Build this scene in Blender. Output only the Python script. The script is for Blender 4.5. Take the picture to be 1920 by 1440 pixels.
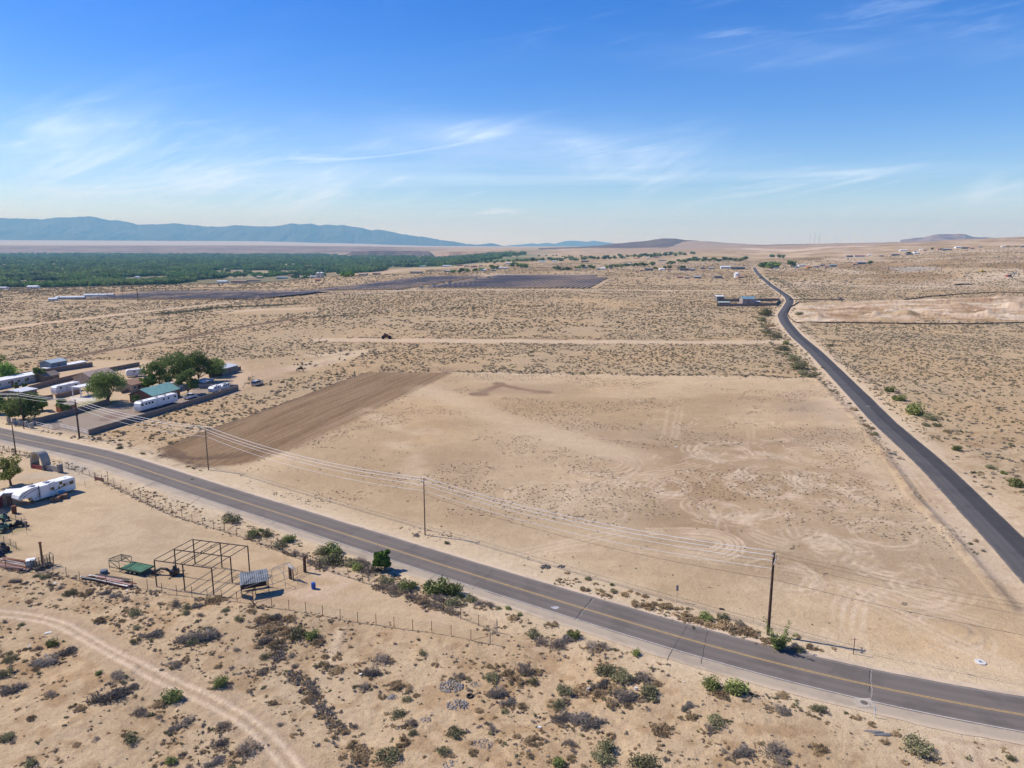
import bpy, math, random
import numpy as np

# ---------------------------------------------------------------- camera, sky, sun, exposure
for o in list(bpy.data.objects): bpy.data.objects.remove(o)
SC = bpy.context.scene
COL = SC.collection
FPX, CAMH, VH = 1333.0, 50.0, 462.0
PIT = math.atan((720 - VH) / FPX)
cd = bpy.data.cameras.new("camera"); cam = bpy.data.objects.new("camera", cd); COL.objects.link(cam)
cam.location = (0, 0, CAMH); cam.rotation_euler = (math.pi/2 - PIT, 0, 0)
cd.sensor_width = 36; cd.lens = 36 * FPX / 1920; cd.clip_start = 1; cd.clip_end = 200000
SC.camera = cam

SUN = np.array([-0.944*0.7071, 0.33*0.7071, 0.7071]); SUN /= np.linalg.norm(SUN)
sd = bpy.data.lights.new("sun", 'SUN'); so = bpy.data.objects.new("sun", sd); COL.objects.link(so)
sd.energy = 4.8; sd.angle = math.radians(0.5); sd.color = (1.0, 0.95, 0.86)
from mathutils import Vector
so.rotation_euler = Vector(SUN).to_track_quat('Z', 'Y').to_euler()
so.location = (0, 0, 200)

W = bpy.data.worlds.new("World"); SC.world = W; W.use_nodes = True
nt = W.node_tree; N = nt.nodes; L = nt.links; N.clear()
def nd(nt, t, **k):
    n = nt.nodes.new(t)
    for a, b in k.items():
        if a == 'ins':
            for i, v in b.items(): n.inputs[i].default_value = v
        else: setattr(n, a, b)
    return n
out = nd(nt, 'ShaderNodeOutputWorld'); bg = nd(nt, 'ShaderNodeBackground'); bg.inputs[1].default_value = 0.115
sky = nd(nt, 'ShaderNodeTexSky'); sky.sky_type = 'NISHITA'; sky.sun_disc = False
sky.sun_elevation = math.radians(45); sky.sun_rotation = math.radians(-70.7)
sky.air_density = 1.0; sky.dust_density = 0.35; sky.ozone_density = 3.0; sky.altitude = 1500
hsv = nd(nt, 'ShaderNodeHueSaturation', ins={'Saturation': 1.42, 'Value': 1.12, 'Hue': 0.522})
L.new(sky.outputs[0], hsv.inputs['Color'])
# thin cirrus: noise on the plane of the cloud layer, seen along the direction of view
tc = nd(nt, 'ShaderNodeTexCoord'); sep = nd(nt, 'ShaderNodeSeparateXYZ'); L.new(tc.outputs['Generated'], sep.inputs[0])
def M(op, a, b=None, c=None, nt=nt, clamp=False):
    m = nt.nodes.new('ShaderNodeMath'); m.operation = op; m.use_clamp = clamp
    for i, v in enumerate((a, b, c)):
        if v is None: continue
        if isinstance(v, (int, float)): m.inputs[i].default_value = v
        else: nt.links.new(v, m.inputs[i])
    return m.outputs[0]
zc = M('MAXIMUM', M('ADD', sep.outputs[2], 0.03), 0.015)
px = M('DIVIDE', sep.outputs[0], zc); py = M('DIVIDE', sep.outputs[1], zc)
cmb = nd(nt, 'ShaderNodeCombineXYZ'); L.new(px, cmb.inputs[0]); L.new(py, cmb.inputs[1])
def cloudnoise(rot, sc, nscale, detail, dist, lo, hi, loc=(0, 0, 0)):
    mp = nd(nt, 'ShaderNodeMapping'); mp.inputs['Rotation'].default_value = (0, 0, rot); mp.inputs['Scale'].default_value = sc
    mp.inputs['Location'].default_value = loc
    L.new(cmb.outputs[0], mp.inputs[0])
    nz = nd(nt, 'ShaderNodeTexNoise', ins={'Scale': nscale, 'Detail': detail, 'Roughness': 0.6, 'Distortion': dist}); L.new(mp.outputs[0], nz.inputs['Vector'])
    mr = nd(nt, 'ShaderNodeMapRange', ins={1: lo, 2: hi}); mr.interpolation_type = 'SMOOTHSTEP'; L.new(nz.outputs[0], mr.inputs[0])
    return mr.outputs[0]
c1 = cloudnoise(0.35, (0.42, 1.7, 1), 0.75, 9, 1.2, 0.52, 0.86, (3.1, 7.7, 0))      # streaks
def wisps(rot, along, across, loc, lo, hi, det=10, dist=.8):
    m_ = nd(nt, 'ShaderNodeCombineXYZ'); L.new(M('DIVIDE', sep.outputs[0], M('MAXIMUM', sep.outputs[1], .05)), m_.inputs[0]); L.new(M('DIVIDE', sep.outputs[2], M('MAXIMUM', sep.outputs[1], .05)), m_.inputs[1])
    mp0 = nd(nt, 'ShaderNodeMapping'); mp0.inputs['Rotation'].default_value = (0, 0, rot); L.new(m_.outputs[0], mp0.inputs[0])
    mp = nd(nt, 'ShaderNodeMapping'); mp.inputs['Scale'].default_value = (along, across, 1); mp.inputs['Location'].default_value = loc; L.new(mp0.outputs[0], mp.inputs[0])
    nz = nd(nt, 'ShaderNodeTexNoise', ins={'Scale': 1, 'Detail': det, 'Roughness': .62, 'Distortion': dist}); L.new(mp.outputs[0], nz.inputs['Vector'])
    mr = nd(nt, 'ShaderNodeMapRange', ins={1: lo, 2: hi}); mr.interpolation_type = 'SMOOTHSTEP'; L.new(nz.outputs[0], mr.inputs[0]); return mr.outputs[0]
c3 = wisps(-.30, 2.2, 12, (1.3, 4.1, 0), .50, .80); c4 = wisps(-.16, 3.0, 26, (7.3, 2.6, 0), .52, .78, 12, 1.2)
c2 = cloudnoise(0.1, (0.25, 0.35, 1), 0.6, 6, 0.6, 0.42, 0.75, (11.3, 2.2, 0))     # broad veil
# direction-space weights for where the veil thickens
def lobe(u, v, su, sv, amp):
    dx, dz = (u-960)/FPX, None
    dv = v - 720; y = FPX*math.cos(PIT)-dv*math.sin(PIT); z = -dv*math.cos(PIT)-FPX*math.sin(PIT)
    ax, az = (u-960)/y, z/y
    rx = M('DIVIDE', sep.outputs[0], sep.outputs[1]); rz = M('DIVIDE', sep.outputs[2], sep.outputs[1])
    a = M('POWER', M('DIVIDE', M('SUBTRACT', rx, ax), su), 2.0); b = M('POWER', M('DIVIDE', M('SUBTRACT', rz, az), sv), 2.0)
    e = M('EXPONENT', M('MULTIPLY', M('ADD', a, b), -1.0)); return M('MULTIPLY', e, amp)
wt = 0.0
for a in ((800, 330, 0.35, 0.06, 0.75), (450, 350, 0.26, 0.045, 0.9), (1080, 330, .14, .045, 0.8), (850, 255, 0.14, 0.022, 0.9), (1500, 25, 0.16, 0.05, 0.75), (1300, 90, 0.17, 0.022, .6),
          (1600, 335, 0.30, 0.018, 0.9), (1800, 365, .25, .022, 1.0), (150, 280, 0.25, 0.05, .6), (1040, 20, .05, .025, .6), (1860, 30, .08, .04, .6)):
    wt = M('ADD', lobe(*a), wt)
wt = M('ADD', lobe(60, 300, .2, .07, .5), wt); wt = M('ADD', lobe(700, 380, 1.0, .06, .42), wt); wt = M('ADD', wt, 0.05)
cirrus = M('MULTIPLY', M('ADD', M('ADD', M('MULTIPLY', c3, 1.0), M('MULTIPLY', c4, .55)), M('ADD', M('MULTIPLY', c1, .12), M('MULTIPLY', c2, 0.45))), wt, clamp=True)
# small flat puffs low on the horizon
def nzc(sx, sz, scale, lo, hi, z0, z1, loc):
    m_ = nd(nt, 'ShaderNodeCombineXYZ'); rx = M('DIVIDE', sep.outputs[0], sep.outputs[1]); rz = M('DIVIDE', sep.outputs[2], sep.outputs[1])
    L.new(M('MULTIPLY', rx, sx), m_.inputs[0]); L.new(M('MULTIPLY', rz, sz), m_.inputs[1]); m_.inputs[2].default_value = loc
    nz = nd(nt, 'ShaderNodeTexNoise', ins={'Scale': scale, 'Detail': 4, 'Roughness': 0.5}); L.new(m_.outputs[0], nz.inputs['Vector'])
    mr = nd(nt, 'ShaderNodeMapRange', ins={1: lo, 2: hi}); L.new(nz.outputs[0], mr.inputs[0])
    a = nd(nt, 'ShaderNodeMapRange', ins={1: z0, 2: z0+.008}); L.new(rz, a.inputs[0])
    b = nd(nt, 'ShaderNodeMapRange', ins={1: z1, 2: z1-.012}); L.new(rz, b.inputs[0])
    c = nd(nt, 'ShaderNodeMapRange', ins={1: 0.16, 2: 0.02}); L.new(rx, c.inputs[0])
    return M('MULTIPLY', M('MULTIPLY', mr.outputs[0], a.outputs[0]), M('MULTIPLY', b.outputs[0], c.outputs[0]))
puffs = nzc(14, 95, 1.0, 0.60, 0.70, 0.008, 0.062, 4.4)
puffs2 = nzc(5, 60, 1.0, 0.45, 0.75, 0.003, 0.04, 9.1)
cl = M('ADD', M('MULTIPLY', cirrus, 0.55), M('ADD', M('MULTIPLY', puffs, 0.5), M('MULTIPLY', puffs2, 0.35)), clamp=True)
mixc = nd(nt, 'ShaderNodeMixRGB'); mixc.inputs[2].default_value = (7.6, 9.0, 11.0, 1)
L.new(cl, mixc.inputs[0]); L.new(hsv.outputs[0], mixc.inputs[1])
L.new(mixc.outputs[0], bg.inputs[0]); L.new(bg.outputs[0], out.inputs[0])

SC.view_settings.view_transform = 'Standard'; SC.view_settings.look = 'None'
SC.view_settings.exposure = 0.38; SC.view_settings.gamma = 1
SC.render.engine = 'CYCLES'
SC.cycles.max_bounces = 6; SC.cycles.diffuse_bounces = 3; SC.cycles.volume_bounces = 0; SC.cycles.transparent_max_bounces = 8

# ---------------------------------------------------------------- helpers
rng = np.random.default_rng(7); R = random.Random(5)
def slope(v):
    dv = v - 720
    return (-dv*math.cos(PIT)-FPX*math.sin(PIT)) / (FPX*math.cos(PIT)-dv*math.sin(PIT))
def tag(o, label=None, cat=None, group=None, kind=None):
    if label: o['label'] = label
    if cat: o['category'] = cat
    if group: o['group'] = group
    if kind: o['kind'] = kind
    return o
def empty(name, loc, rz=0, **k):
    o = bpy.data.objects.new(name, None); COL.objects.link(o); o.location = loc; o.rotation_euler = (0, 0, rz)
    o.empty_display_size = 0.3
    return tag(o, **k)
def mesh_obj(name, verts, faces, mats, parent=None, smooth=False, midx=None, link=True):
    me = bpy.data.meshes.new(name)
    verts = np.asarray(verts, dtype=np.float32).reshape(-1, 3)
    if isinstance(faces, np.ndarray):
        nf, k = faces.shape
        me.vertices.add(len(verts)); me.vertices.foreach_set('co', verts.ravel())
        me.loops.add(nf*k); me.loops.foreach_set('vertex_index', faces.astype(np.int32).ravel())
        me.polygons.add(nf); me.polygons.foreach_set('loop_start', np.arange(0, nf*k, k, dtype=np.int32))
        me.polygons.foreach_set('loop_total', np.full(nf, k, dtype=np.int32)); me.update(calc_edges=True)
    else:
        me.from_pydata([tuple(map(float, v)) for v in verts], [], faces)
    if not isinstance(mats, (list, tuple)): mats = [mats]
    for m in mats: me.materials.append(m)
    if midx is not None: me.polygons.foreach_set('material_index', np.asarray(midx, dtype=np.int32))
    if smooth: me.polygons.foreach_set('use_smooth', np.ones(len(me.polygons), dtype=bool))
    o = bpy.data.objects.new(name, me)
    if link: COL.objects.link(o)
    if parent: o.parent = parent
    return o
class MB:
    def __init__(s): s.v = []; s.f = []; s.m = []; s.mats = []; s.cur = 0
    def use(s, m):
        if m not in s.mats: s.mats.append(m)
        s.cur = s.mats.index(m); return s
    def add(s, vs, fs):
        b = len(s.v); s.v += [tuple(v) for v in vs]; s.f += [tuple(i+b for i in f) for f in fs]; s.m += [s.cur]*len(fs); return s
    def box(s, x0, y0, z0, x1, y1, z1):
        return s.add([(x0,y0,z0),(x1,y0,z0),(x1,y1,z0),(x0,y1,z0),(x0,y0,z1),(x1,y0,z1),(x1,y1,z1),(x0,y1,z1)],
              [(0,3,2,1),(4,5,6,7),(0,1,5,4),(1,2,6,5),(2,3,7,6),(3,0,4,7)])
    def hexa(s, p):
        return s.add(p, [(0,3,2,1),(4,5,6,7),(0,1,5,4),(1,2,6,5),(2,3,7,6),(3,0,4,7)])
    def tube(s, pts, r, n=6, cap=True):
        pts = [Vector(p) for p in pts]; rs = r if isinstance(r, (list, tuple)) else [r]*len(pts)
        vs = []; fs = []
        for i, p in enumerate(pts):
            t = (pts[min(i+1, len(pts)-1)] - pts[max(i-1, 0)]).normalized()
            a = t.orthogonal().normalized() if abs(t.z) > .9 else t.cross(Vector((0, 0, 1))).normalized()
            b = t.cross(a)
            for k in range(n):
                q = 2*math.pi*k/n + math.pi/n
                vs.append(p + (a*math.cos(q) + b*math.sin(q))*rs[i])
        for i in range(len(pts)-1):
            for k in range(n):
                k2 = (k+1) % n; fs.append((i*n+k, i*n+k2, (i+1)*n+k2, (i+1)*n+k))
        if cap: fs.append(tuple(range(n))[::-1]); fs.append(tuple((len(pts)-1)*n+k for k in range(n)))
        return s.add(vs, fs)
    def disc(s, c, r, h, n=16, axis='z', r2=None):
        c = Vector(c); ax = {'z': Vector((0,0,1)), 'x': Vector((1,0,0)), 'y': Vector((0,1,0))}[axis]
        return s.tube([c, c+ax*h], [r, r if r2 is None else r2], n)
    def prism(s, poly, z0, z1):
        n = len(poly); vs = [(x, y, z0) for x, y in poly] + [(x, y, z1) for x, y in poly]
        return s.add(vs, [tuple(range(n))[::-1], tuple(range(n, 2*n))] + [(i, (i+1) % n, n+(i+1) % n, n+i) for i in range(n)])
    def extr(s, poly, y0, y1):   # poly in (x,z), extruded along y
        n = len(poly); vs = [(x, y0, z) for x, z in poly] + [(x, y1, z) for x, z in poly]
        return s.add(vs, [tuple(range(n)), tuple(range(n, 2*n))[::-1]] + [((i+1) % n, i, n+i, n+(i+1) % n) for i in range(n)])
    def build(s, name, mat=None, parent=None, smooth=False, link=True):
        mats = s.mats or [mat]
        return mesh_obj(name, s.v, s.f, mats, parent, smooth, s.m if s.mats else None, link)
MAT = {}
def mat(name, col, rough=0.8, var=0.12, scale=1.2, metal=0.0, spec=0.3, bump=0.0, col2=None, trans=0.0, obj=True):
    """procedural: base colour broken up by two noises (object space), weathering colour, bump"""
    if name in MAT: return MAT[name]
    m = bpy.data.materials.new(name); m.use_nodes = True; t = m.node_tree; b = t.nodes['Principled BSDF']
    b.inputs['Roughness'].default_value = rough; b.inputs['Metallic'].default_value = metal
    b.inputs['Specular IOR Level'].default_value = spec
    tc = nd(t, 'ShaderNodeTexCoord'); nz = nd(t, 'ShaderNodeTexNoise', ins={'Scale': scale, 'Detail': 5, 'Roughness': 0.65})
    t.links.new(tc.outputs['Object' if obj else 'Generated'], nz.inputs['Vector'])
    c2 = col2 or tuple(max(0, c*(1-2.2*var)) for c in col)
    c1 = tuple(min(1, c*(1+var)) for c in col)
    rp = nd(t, 'ShaderNodeMapRange', ins={1: 0.3, 2: 0.7}); t.links.new(nz.outputs[0], rp.inputs[0])
    mx = nd(t, 'ShaderNodeMixRGB'); mx.inputs[1].default_value = (*c1, 1); mx.inputs[2].default_value = (*c2, 1)
    t.links.new(rp.outputs[0], mx.inputs[0]); t.links.new(mx.outputs[0], b.inputs['Base Color'])
    if bump:
        bp = nd(t, 'ShaderNodeBump', ins={'Strength': bump, 'Distance': 0.05}); t.links.new(nz.outputs[0], bp.inputs['Height']); t.links.new(bp.outputs[0], b.inputs['Normal'])
    MAT[name] = m; return m

# value noise
_TR = np.random.default_rng(99).random((512, 512), dtype=np.float32).ravel()
def vnoise(x, y, seed=0):
    x = np.asarray(x)+seed*37.7; y = np.asarray(y)-seed*61.3
    xf = np.floor(x); yf = np.floor(y); fx = (x-xf).astype(np.float32); fy = (y-yf).astype(np.float32)
    fx = fx*fx*(3-2*fx); fy = fy*fy*(3-2*fy); xi = xf.astype(np.int32) & 511; yi = yf.astype(np.int32) & 511
    x1 = (xi+1) & 511; r0 = yi*512; r1 = ((yi+1) & 511)*512
    p = _TR[r0+xi]; q = _TR[r1+xi]; p = p+(_TR[r0+x1]-p)*fx; q = q+(_TR[r1+x1]-q)*fx
    return p+(q-p)*fy
def fbm(x, y, o=4, seed=0, g=0.5):
    r = 0; a = 1; s = 0
    for i in range(o): r = r + a*vnoise(x*2**i+i*17.3, y*2**i-i*9.1, seed+i); s += a; a *= g
    return r/s
def sstep(a, b, x):
    t = np.clip((x-a)/(b-a), 0, 1); return t*t*(3-2*t)

# ---------------------------------------------------------------- terrain
YN = np.array([0, 500, 700, 800, 1000, 1300, 1500, 1700, 2300, 3200, 4500, 6500, 8000, 9000, 11000, 14000, 20000, 42000], float)
PROF = {  # lateral column (as photo column) -> height at each forward distance
 -900: [0,0,0,-1,-9,-25,-36,-45,-46,-46,-46,-46,-45,-22, 60,110,225,300],
 0:    [0,0,0,-1,-9,-25,-36,-45,-46,-46,-46,-46,-45,-22, 60,110,225,300],
 480:  [0,0,0, 0,-3,-14,-26,-40,-46,-46,-46,-46,-45,-15, 60,105,200,260],
 640:  [0,0,0, 0, 0,-3,-9,-22,-42,-45,-46,-46,-40,  5, 52, 85,140,160],
 820:  [0,0,0, 0, 0,-1,-3,-8,-22,-34,-38,-30,  0, 15, 34, 50, 60,60],
 960:  [0,0,0, 0, 0, 0,-1,-2, -4,-8, -4, 12, 22, 28, 38, 45, 50,50],
 1150: [0,0,0, 0, 0, 0, 0, 0,  0, 0,  8, 40, 46, 46, 46, 46, 46,46],
 1400: [0,0,0, 0, 0, 0, 1, 2,  6,12, 30, 58, 65, 64, 60, 55, 50,50],
 1600: [0,0,0, 0, 1, 5, 8,12, 22,38, 59, 80, 78, 74, 66, 60, 50,50],
 1920: [0,0,2, 5,11,22,29,36, 55,83,109,124,112,105, 90, 80, 60,50],
 2900: [0,1,6,12,26,45,56,66, 90,120,150,165,155,140,110, 80, 60,50]}
LOGY = np.linspace(math.log(200), math.log(42000), 700)
AK = np.array([(u-960)/1333.0 for u in PROF]); TZ = np.array([np.interp(np.exp(LOGY), YN, PROF[u]) for u in PROF])
kk = np.exp(-0.5*(np.arange(-24, 25)/8.0)**2); kk /= kk.sum()
TZ = np.array([np.convolve(np.pad(r, 24, 'edge'), kk, 'valid') for r in TZ])
def base_z(X, Y):
    X = np.asarray(X, float); Y = np.asarray(Y, float)
    a = X/np.maximum(Y, 60); ly = np.clip((np.log(np.maximum(Y, 200))-LOGY[0])/(LOGY[1]-LOGY[0]), 0, 698.999)
    j = ly.astype(int); fj = ly-j; i = np.clip(np.searchsorted(AK, a)-1, 0, len(AK)-2)
    fi = np.clip((a-AK[i])/(AK[i+1]-AK[i]), 0, 1); fi = fi*fi*(3-2*fi)*0.5+fi*0.5
    z = (TZ[i, j]*(1-fj)+TZ[i, j+1]*fj)*(1-fi) + (TZ[i+1, j]*(1-fj)+TZ[i+1, j+1]*fj)*fi
    return np.where(Y > 250, z, 0)
def G0(u, v):   # photo point -> ground (flat near part)
    s = slope(v); Y = CAMH/-s; dv = v-720
    return (u-960)/(FPX*math.cos(PIT)-dv*math.sin(PIT))*Y, Y
def G(u, v):    # photo point -> terrain by marching
    dv = v-720; k = (u-960)/(FPX*math.cos(PIT)-dv*math.sin(PIT)); s = slope(v)
    Ys = np.exp(np.linspace(math.log(40), math.log(40000), 6000)); zt = base_z(k*Ys, Ys); zr = CAMH+s*Ys
    b = np.nonzero(zr <= zt)[0]
    Y = Ys[b[0]] if len(b) else 40000.
    if s < 0 and Y < 450 : Y = CAMH/-s
    return k*Y, Y
def Gp(pts): return np.array([G(*p) for p in pts])
def resample(P, step):
    P = np.asarray(P, float); d = np.r_[0, np.cumsum(np.hypot(*np.diff(P, axis=0).T))]
    n = max(2, int(d[-1]/step)+1); s = np.linspace(0, d[-1], n)
    return np.c_[np.interp(s, d, P[:, 0]), np.interp(s, d, P[:, 1])]
def smooth_line(P, step=1.0, w=6):
    Q = resample(P, step)
    if len(Q) > 3*w:
        k = np.ones(2*w+1)/(2*w+1); E = np.vstack([2*Q[0]-Q[w:0:-1], Q, 2*Q[-1]-Q[-2:-w-2:-1]])
        Q = np.c_[np.convolve(E[:, 0], k, 'valid'), np.convolve(E[:, 1], k, 'valid')]
        E = np.vstack([2*Q[0]-Q[w:0:-1], Q, 2*Q[-1]-Q[-2:-w-2:-1]])
        Q = np.c_[np.convolve(E[:, 0], k, 'valid'), np.convolve(E[:, 1], k, 'valid')]
    return Q
def normals(Q):
    T = np.gradient(Q, axis=0); T /= np.linalg.norm(T, axis=1)[:, None]; return np.c_[-T[:, 1], T[:, 0]]

MAINR = smooth_line([(-420, 330), (-300, 275), (-215, 229)] + [G0(*p) for p in [(0,814),(200,857),(399,923.5),(655,1004),(842,1064),(960,1100),(1093,1141),(1272,1195),(1400,1231.5),(1634,1289),(1920,1344)]] + [(75,63.5),(100,58.5),(140,54)], 1.0, 9)
_sr = [(502,1410.5,1417.6),(510,1414,1423),(522,1425,1435),(534.6,1439,1451),(549,1460,1472.5),(557.6,1471,1485),(565.5,1473,1490),(575,1467,1485),(591,1457.5,1475),(605,1463,1482.5),(630,1481,1505),(657,1509,1541),(676.5,1527,1562.5),(717,1562.5,1606),(755,1600,1644),(796,1636,1684),(831,1671,1734),(863,1705,1771),(912,1755,1823),(950,1787,1860),(1007,1841,1920),(1098,1918,2015)]
_sc = [G(( l+r)/2, v) for v, l, r in _sr][::-1]
_d = np.array(_sc[0])-np.array(_sc[1]); _d /= np.linalg.norm(_d)
SIDER = smooth_line([tuple(np.array(_sc[0])+_d*60), tuple(np.array(_sc[0])+_d*30)]+_sc, 2.0, 5)

# forward rows / lateral columns of the ground sheet
ys = [-150., -60., 0., 25., 40.]; y = 50.
while y < 42000:
    ys.append(y); y += min(max(1.6*(y*y+1500)/66650, 0.05), 0.011*y)
ys = np.array(ys + [42000.])
am = np.arange(-0.79, 0.7901, 1.45/1360)
aa = np.r_[-3.0, -2.2, -1.7, -1.35, -1.1, -1.0, -.93, -.88, -.84, -.81, am, .81, .84, .88, .93, 1.0, 1.1, 1.35, 1.7, 2.2, 3.0]
NY, NX = len(ys), len(aa); print('terrain grid', NY, NX)
GY, GA = np.meshgrid(ys, aa, indexing='ij'); GX = (GA*np.maximum(GY, 60)); GX = np.clip(GX, -60000, 60000)
X = GX.ravel(); Y = GY.ravel()
def near_idx(PX, PY, lo, hi):
    """indices of points inside a box; fast path for the ground grid"""
    if PX is not X: return np.nonzero((PX > lo[0]) & (PX < hi[0]) & (PY > lo[1]) & (PY < hi[1]))[0]
    j0, j1 = np.searchsorted(ys, lo[1]), np.searchsorted(ys, hi[1])
    if j1 <= j0: return np.zeros(0, int)
    ym = max(lo[1], 60), max(hi[1], 60); c = [lo[0]/ym[0], lo[0]/ym[1], hi[0]/ym[0], hi[0]/ym[1]]
    i0, i1 = np.searchsorted(aa, min(c)), np.searchsorted(aa, max(c))
    s = (np.arange(j0, j1)[:, None]*NX+np.arange(i0, i1)[None, :]).ravel()
    x = X[s]; return s[(x > lo[0]) & (x < hi[0])]
def pdist(PX, PY, P, pad, sub=None):
    """distance of the points to polyline P, 1e9 where further than pad from its bounding boxes"""
    P = np.asarray(P, float); D = np.full(PX.shape, 1e9, np.float32)
    for k0 in range(0, len(P)-1, 10):
        q = P[k0:k0+11]; s = near_idx(PX, PY, q.min(0)-pad, q.max(0)+pad)
        if sub is not None: sub.append(s)
        if not len(s): continue
        x = PX[s]; y = PY[s]; d = D[s]
        for a, b in zip(q[:-1], q[1:]):
            e = b-a; l2 = max(e@e, 1e-9); t = np.clip(((x-a[0])*e[0]+(y-a[1])*e[1])/l2, 0, 1)
            d = np.minimum(d, np.hypot(x-a[0]-t*e[0], y-a[1]-t*e[1]))
        D[s] = d
    return D
def inpoly(PX, PY, P):
    P = np.asarray(P, float); r = np.zeros(PX.shape, bool)
    s = near_idx(PX, PY, P.min(0)-1e-6, P.max(0)+1e-6); x = PX[s]; y = PY[s]; c = np.zeros(len(s), bool)
    for i in range(len(P)):
        x1, y1 = P[i]; x2, y2 = P[i-1]
        if y1 == y2: continue
        c ^= ((y1 > y) != (y2 > y)) & (x < (x2-x1)*(y-y1)/(y2-y1)+x1)
    r[s] = c; return r
def softpoly(X, Y, P, w):   # soft-edged polygon
    P = np.asarray(P, float); i = inpoly(X, Y, P)
    d = pdist(X, Y, np.vstack([P, P[:1]]), w*1.2); return np.where(i, 0.5+0.5*np.clip(d/w, 0, 1), 0.5-0.5*np.clip(d/w, 0, 1))

Z = base_z(X, Y)
field_px = [(848,699),(1100,703),(1528,710),(1590,760),(1640,830),(1700,895),(1800,1010),(1925,1150),(1990,1220),(1990,1300),(1740,1256),(1634,1240),(1400,1187),(1119,1107),(752,997),(430,905),(300,850),(694,697)]
FIELD = Gp(field_px)
PLOW = Gp([(694,697),(850,699),(690,775),(560,840),(470,868),(430,874),(385,876),(340,868),(310,856),(298,843),(420,798),(560,746)])
dm = pdist(X, Y, MAINR, 30); ds = pdist(X, Y, SIDER, 20)
fld = softpoly(X, Y, FIELD, 3.0)
YARD1 = Gp([(-60,838),(57,861),(110,880),(180,905),(320,966),(513,1031),(700,1100),(932,1186),(919,1207),(740,1176),(574,1151),(445,1131),(304,1112),(200,1094),(100,1075),(-60,1062)])
COMP = Gp([(-80,735),(21,700),(174,676),(262,676),(440,676),(470,700),(450,735),(300,778),(166,820),(60,803),(-80,775)])
yard = softpoly(X, Y, YARD1, 1.5); comp = softpoly(X, Y, COMP, 2.0)
near = (Y < 1500)
rough = np.where(near, (1-0.85*fld)*(1-0.8*yard)*(1-0.9*comp), 1)*np.clip((np.minimum(dm, ds)-6)/8, 0, 1)
h = (fbm(X/17, Y/17, 3, 11)-.5)*0.9 + (fbm(X/4.1, Y/4.1, 3, 5, .45)-.5)*0.42 + np.where(Y < 200, (fbm(X/.8, Y/.8, 2, 6)-.5)*.10, 0)
Z = Z + np.where(near, rough*h, 0)*np.clip(1.2-Y/1500, 0, 1)
far = np.clip((Y-700)/900, 0, 1)*np.clip((X/np.maximum(Y, 60)+0.05)/0.25, 0, 1)*(1-np.clip((12-ds)/8, 0, 1))
Z = Z + far*((fbm(X/180, Y/180, 5, 21)-.5)*16*np.clip(Y/3000, .15, 1))
Z = Z + fld*((fbm(X/25, Y/25, 3, 3)-.5)*0.25+(fbm(X/2.2, Y/2.2, 2, 4)-.5)*0.08)*np.clip((np.minimum(dm, ds)-6)/5, 0, 1)
# plough ridge along the left edge of the tilled strip and furrows
PL = Gp([(298,843),(420,798),(560,746),(694,697)])
dpl = pdist(X, Y, PL, 4); Z += np.where(dpl < 1.2, 0.35*(1-dpl/1.2), 0)
plow = softpoly(X, Y, PLOW, 1.0); plow = np.clip(plow*(1-1.1*(plow < .95)*np.clip(fbm(X/1.6, Y/1.6, 3, 16)-.35, 0, 1)), 0, 1)
pdir = PL[-1]-PL[0]; pdir /= np.linalg.norm(pdir); pn = np.array([-pdir[1], pdir[0]])
pw = X*pn[0]+Y*pn[1]; pl_ = X*pdir[0]+Y*pdir[1]
Z += plow*(fbm(X/.9, Y/.9, 2, 14)-.5)*.14; Z += plow*0.09*np.sin(pw*2*math.pi/0.9+1.5*fbm(X/9, Y/9, 2, 2)*3)
# spoil heaps and dug pits on the right
def bump(u, v, w, hgt, el=1.0, p=1.4):
    cx, cy = G(u, v); r = w/1333*cy/2; s = near_idx(X, Y, (cx-r, cy-r*el), (cx+r, cy+r*el)); d = np.hypot((X[s]-cx), (Y[s]-cy)/el)/r
    Z[s] += hgt*np.clip(1-d, 0, 1)**p*(0.85+0.3*fbm(X[s]/(r*.3), Y[s]/(r*.3), 2, 31))
HEAPS = [(1533,598,50,5.0),(1575,568,14,2.4),(1640,592,40,3.5),(1700,590,60,4.5),(1670,583,50,3),(1745,588,40,3.5),(1780,600,50,2.5),(1600,590,24,2),(1660,600,60,1.5),(1720,601,60,1.5),(1808,518,42,7),(1700,506,50,3),(1850,590,60,4),(1900,575,60,5),(1880,560,50,4),(1800,575,80,3),(1830,604,50,2)]
for a in HEAPS: bump(*a)
pit = softpoly(X, Y, Gp([(1498,569),(1580,565),(1925,556),(1925,604),(1700,603),(1500,606),(1486,592)]), 8)
Z += pit*((fbm(X/30, Y/14, 5, 77, .6)-.45)*4.0+np.abs(fbm(X/12, Y/40, 4, 78, .6)-.5)*4.5)
# berm left of side road and around fields
for P, hh, w in ((Gp([(1530,712),(1590,768),(1660,850),(1712,930),(1790,1010),(1850,1080),(1900,1140)]), .5, 1.6), (Gp([(850,697),(1200,702),(1528,708)]), .35, 1.2)):
    d = pdist(X, Y, P, 4); s_ = np.nonzero(d < w)[0]; Z[s_] += hh*(1-d[s_]/w)*(.6+.8*fbm(X[s_]/2, Y[s_]/2, 2, 8))
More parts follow.
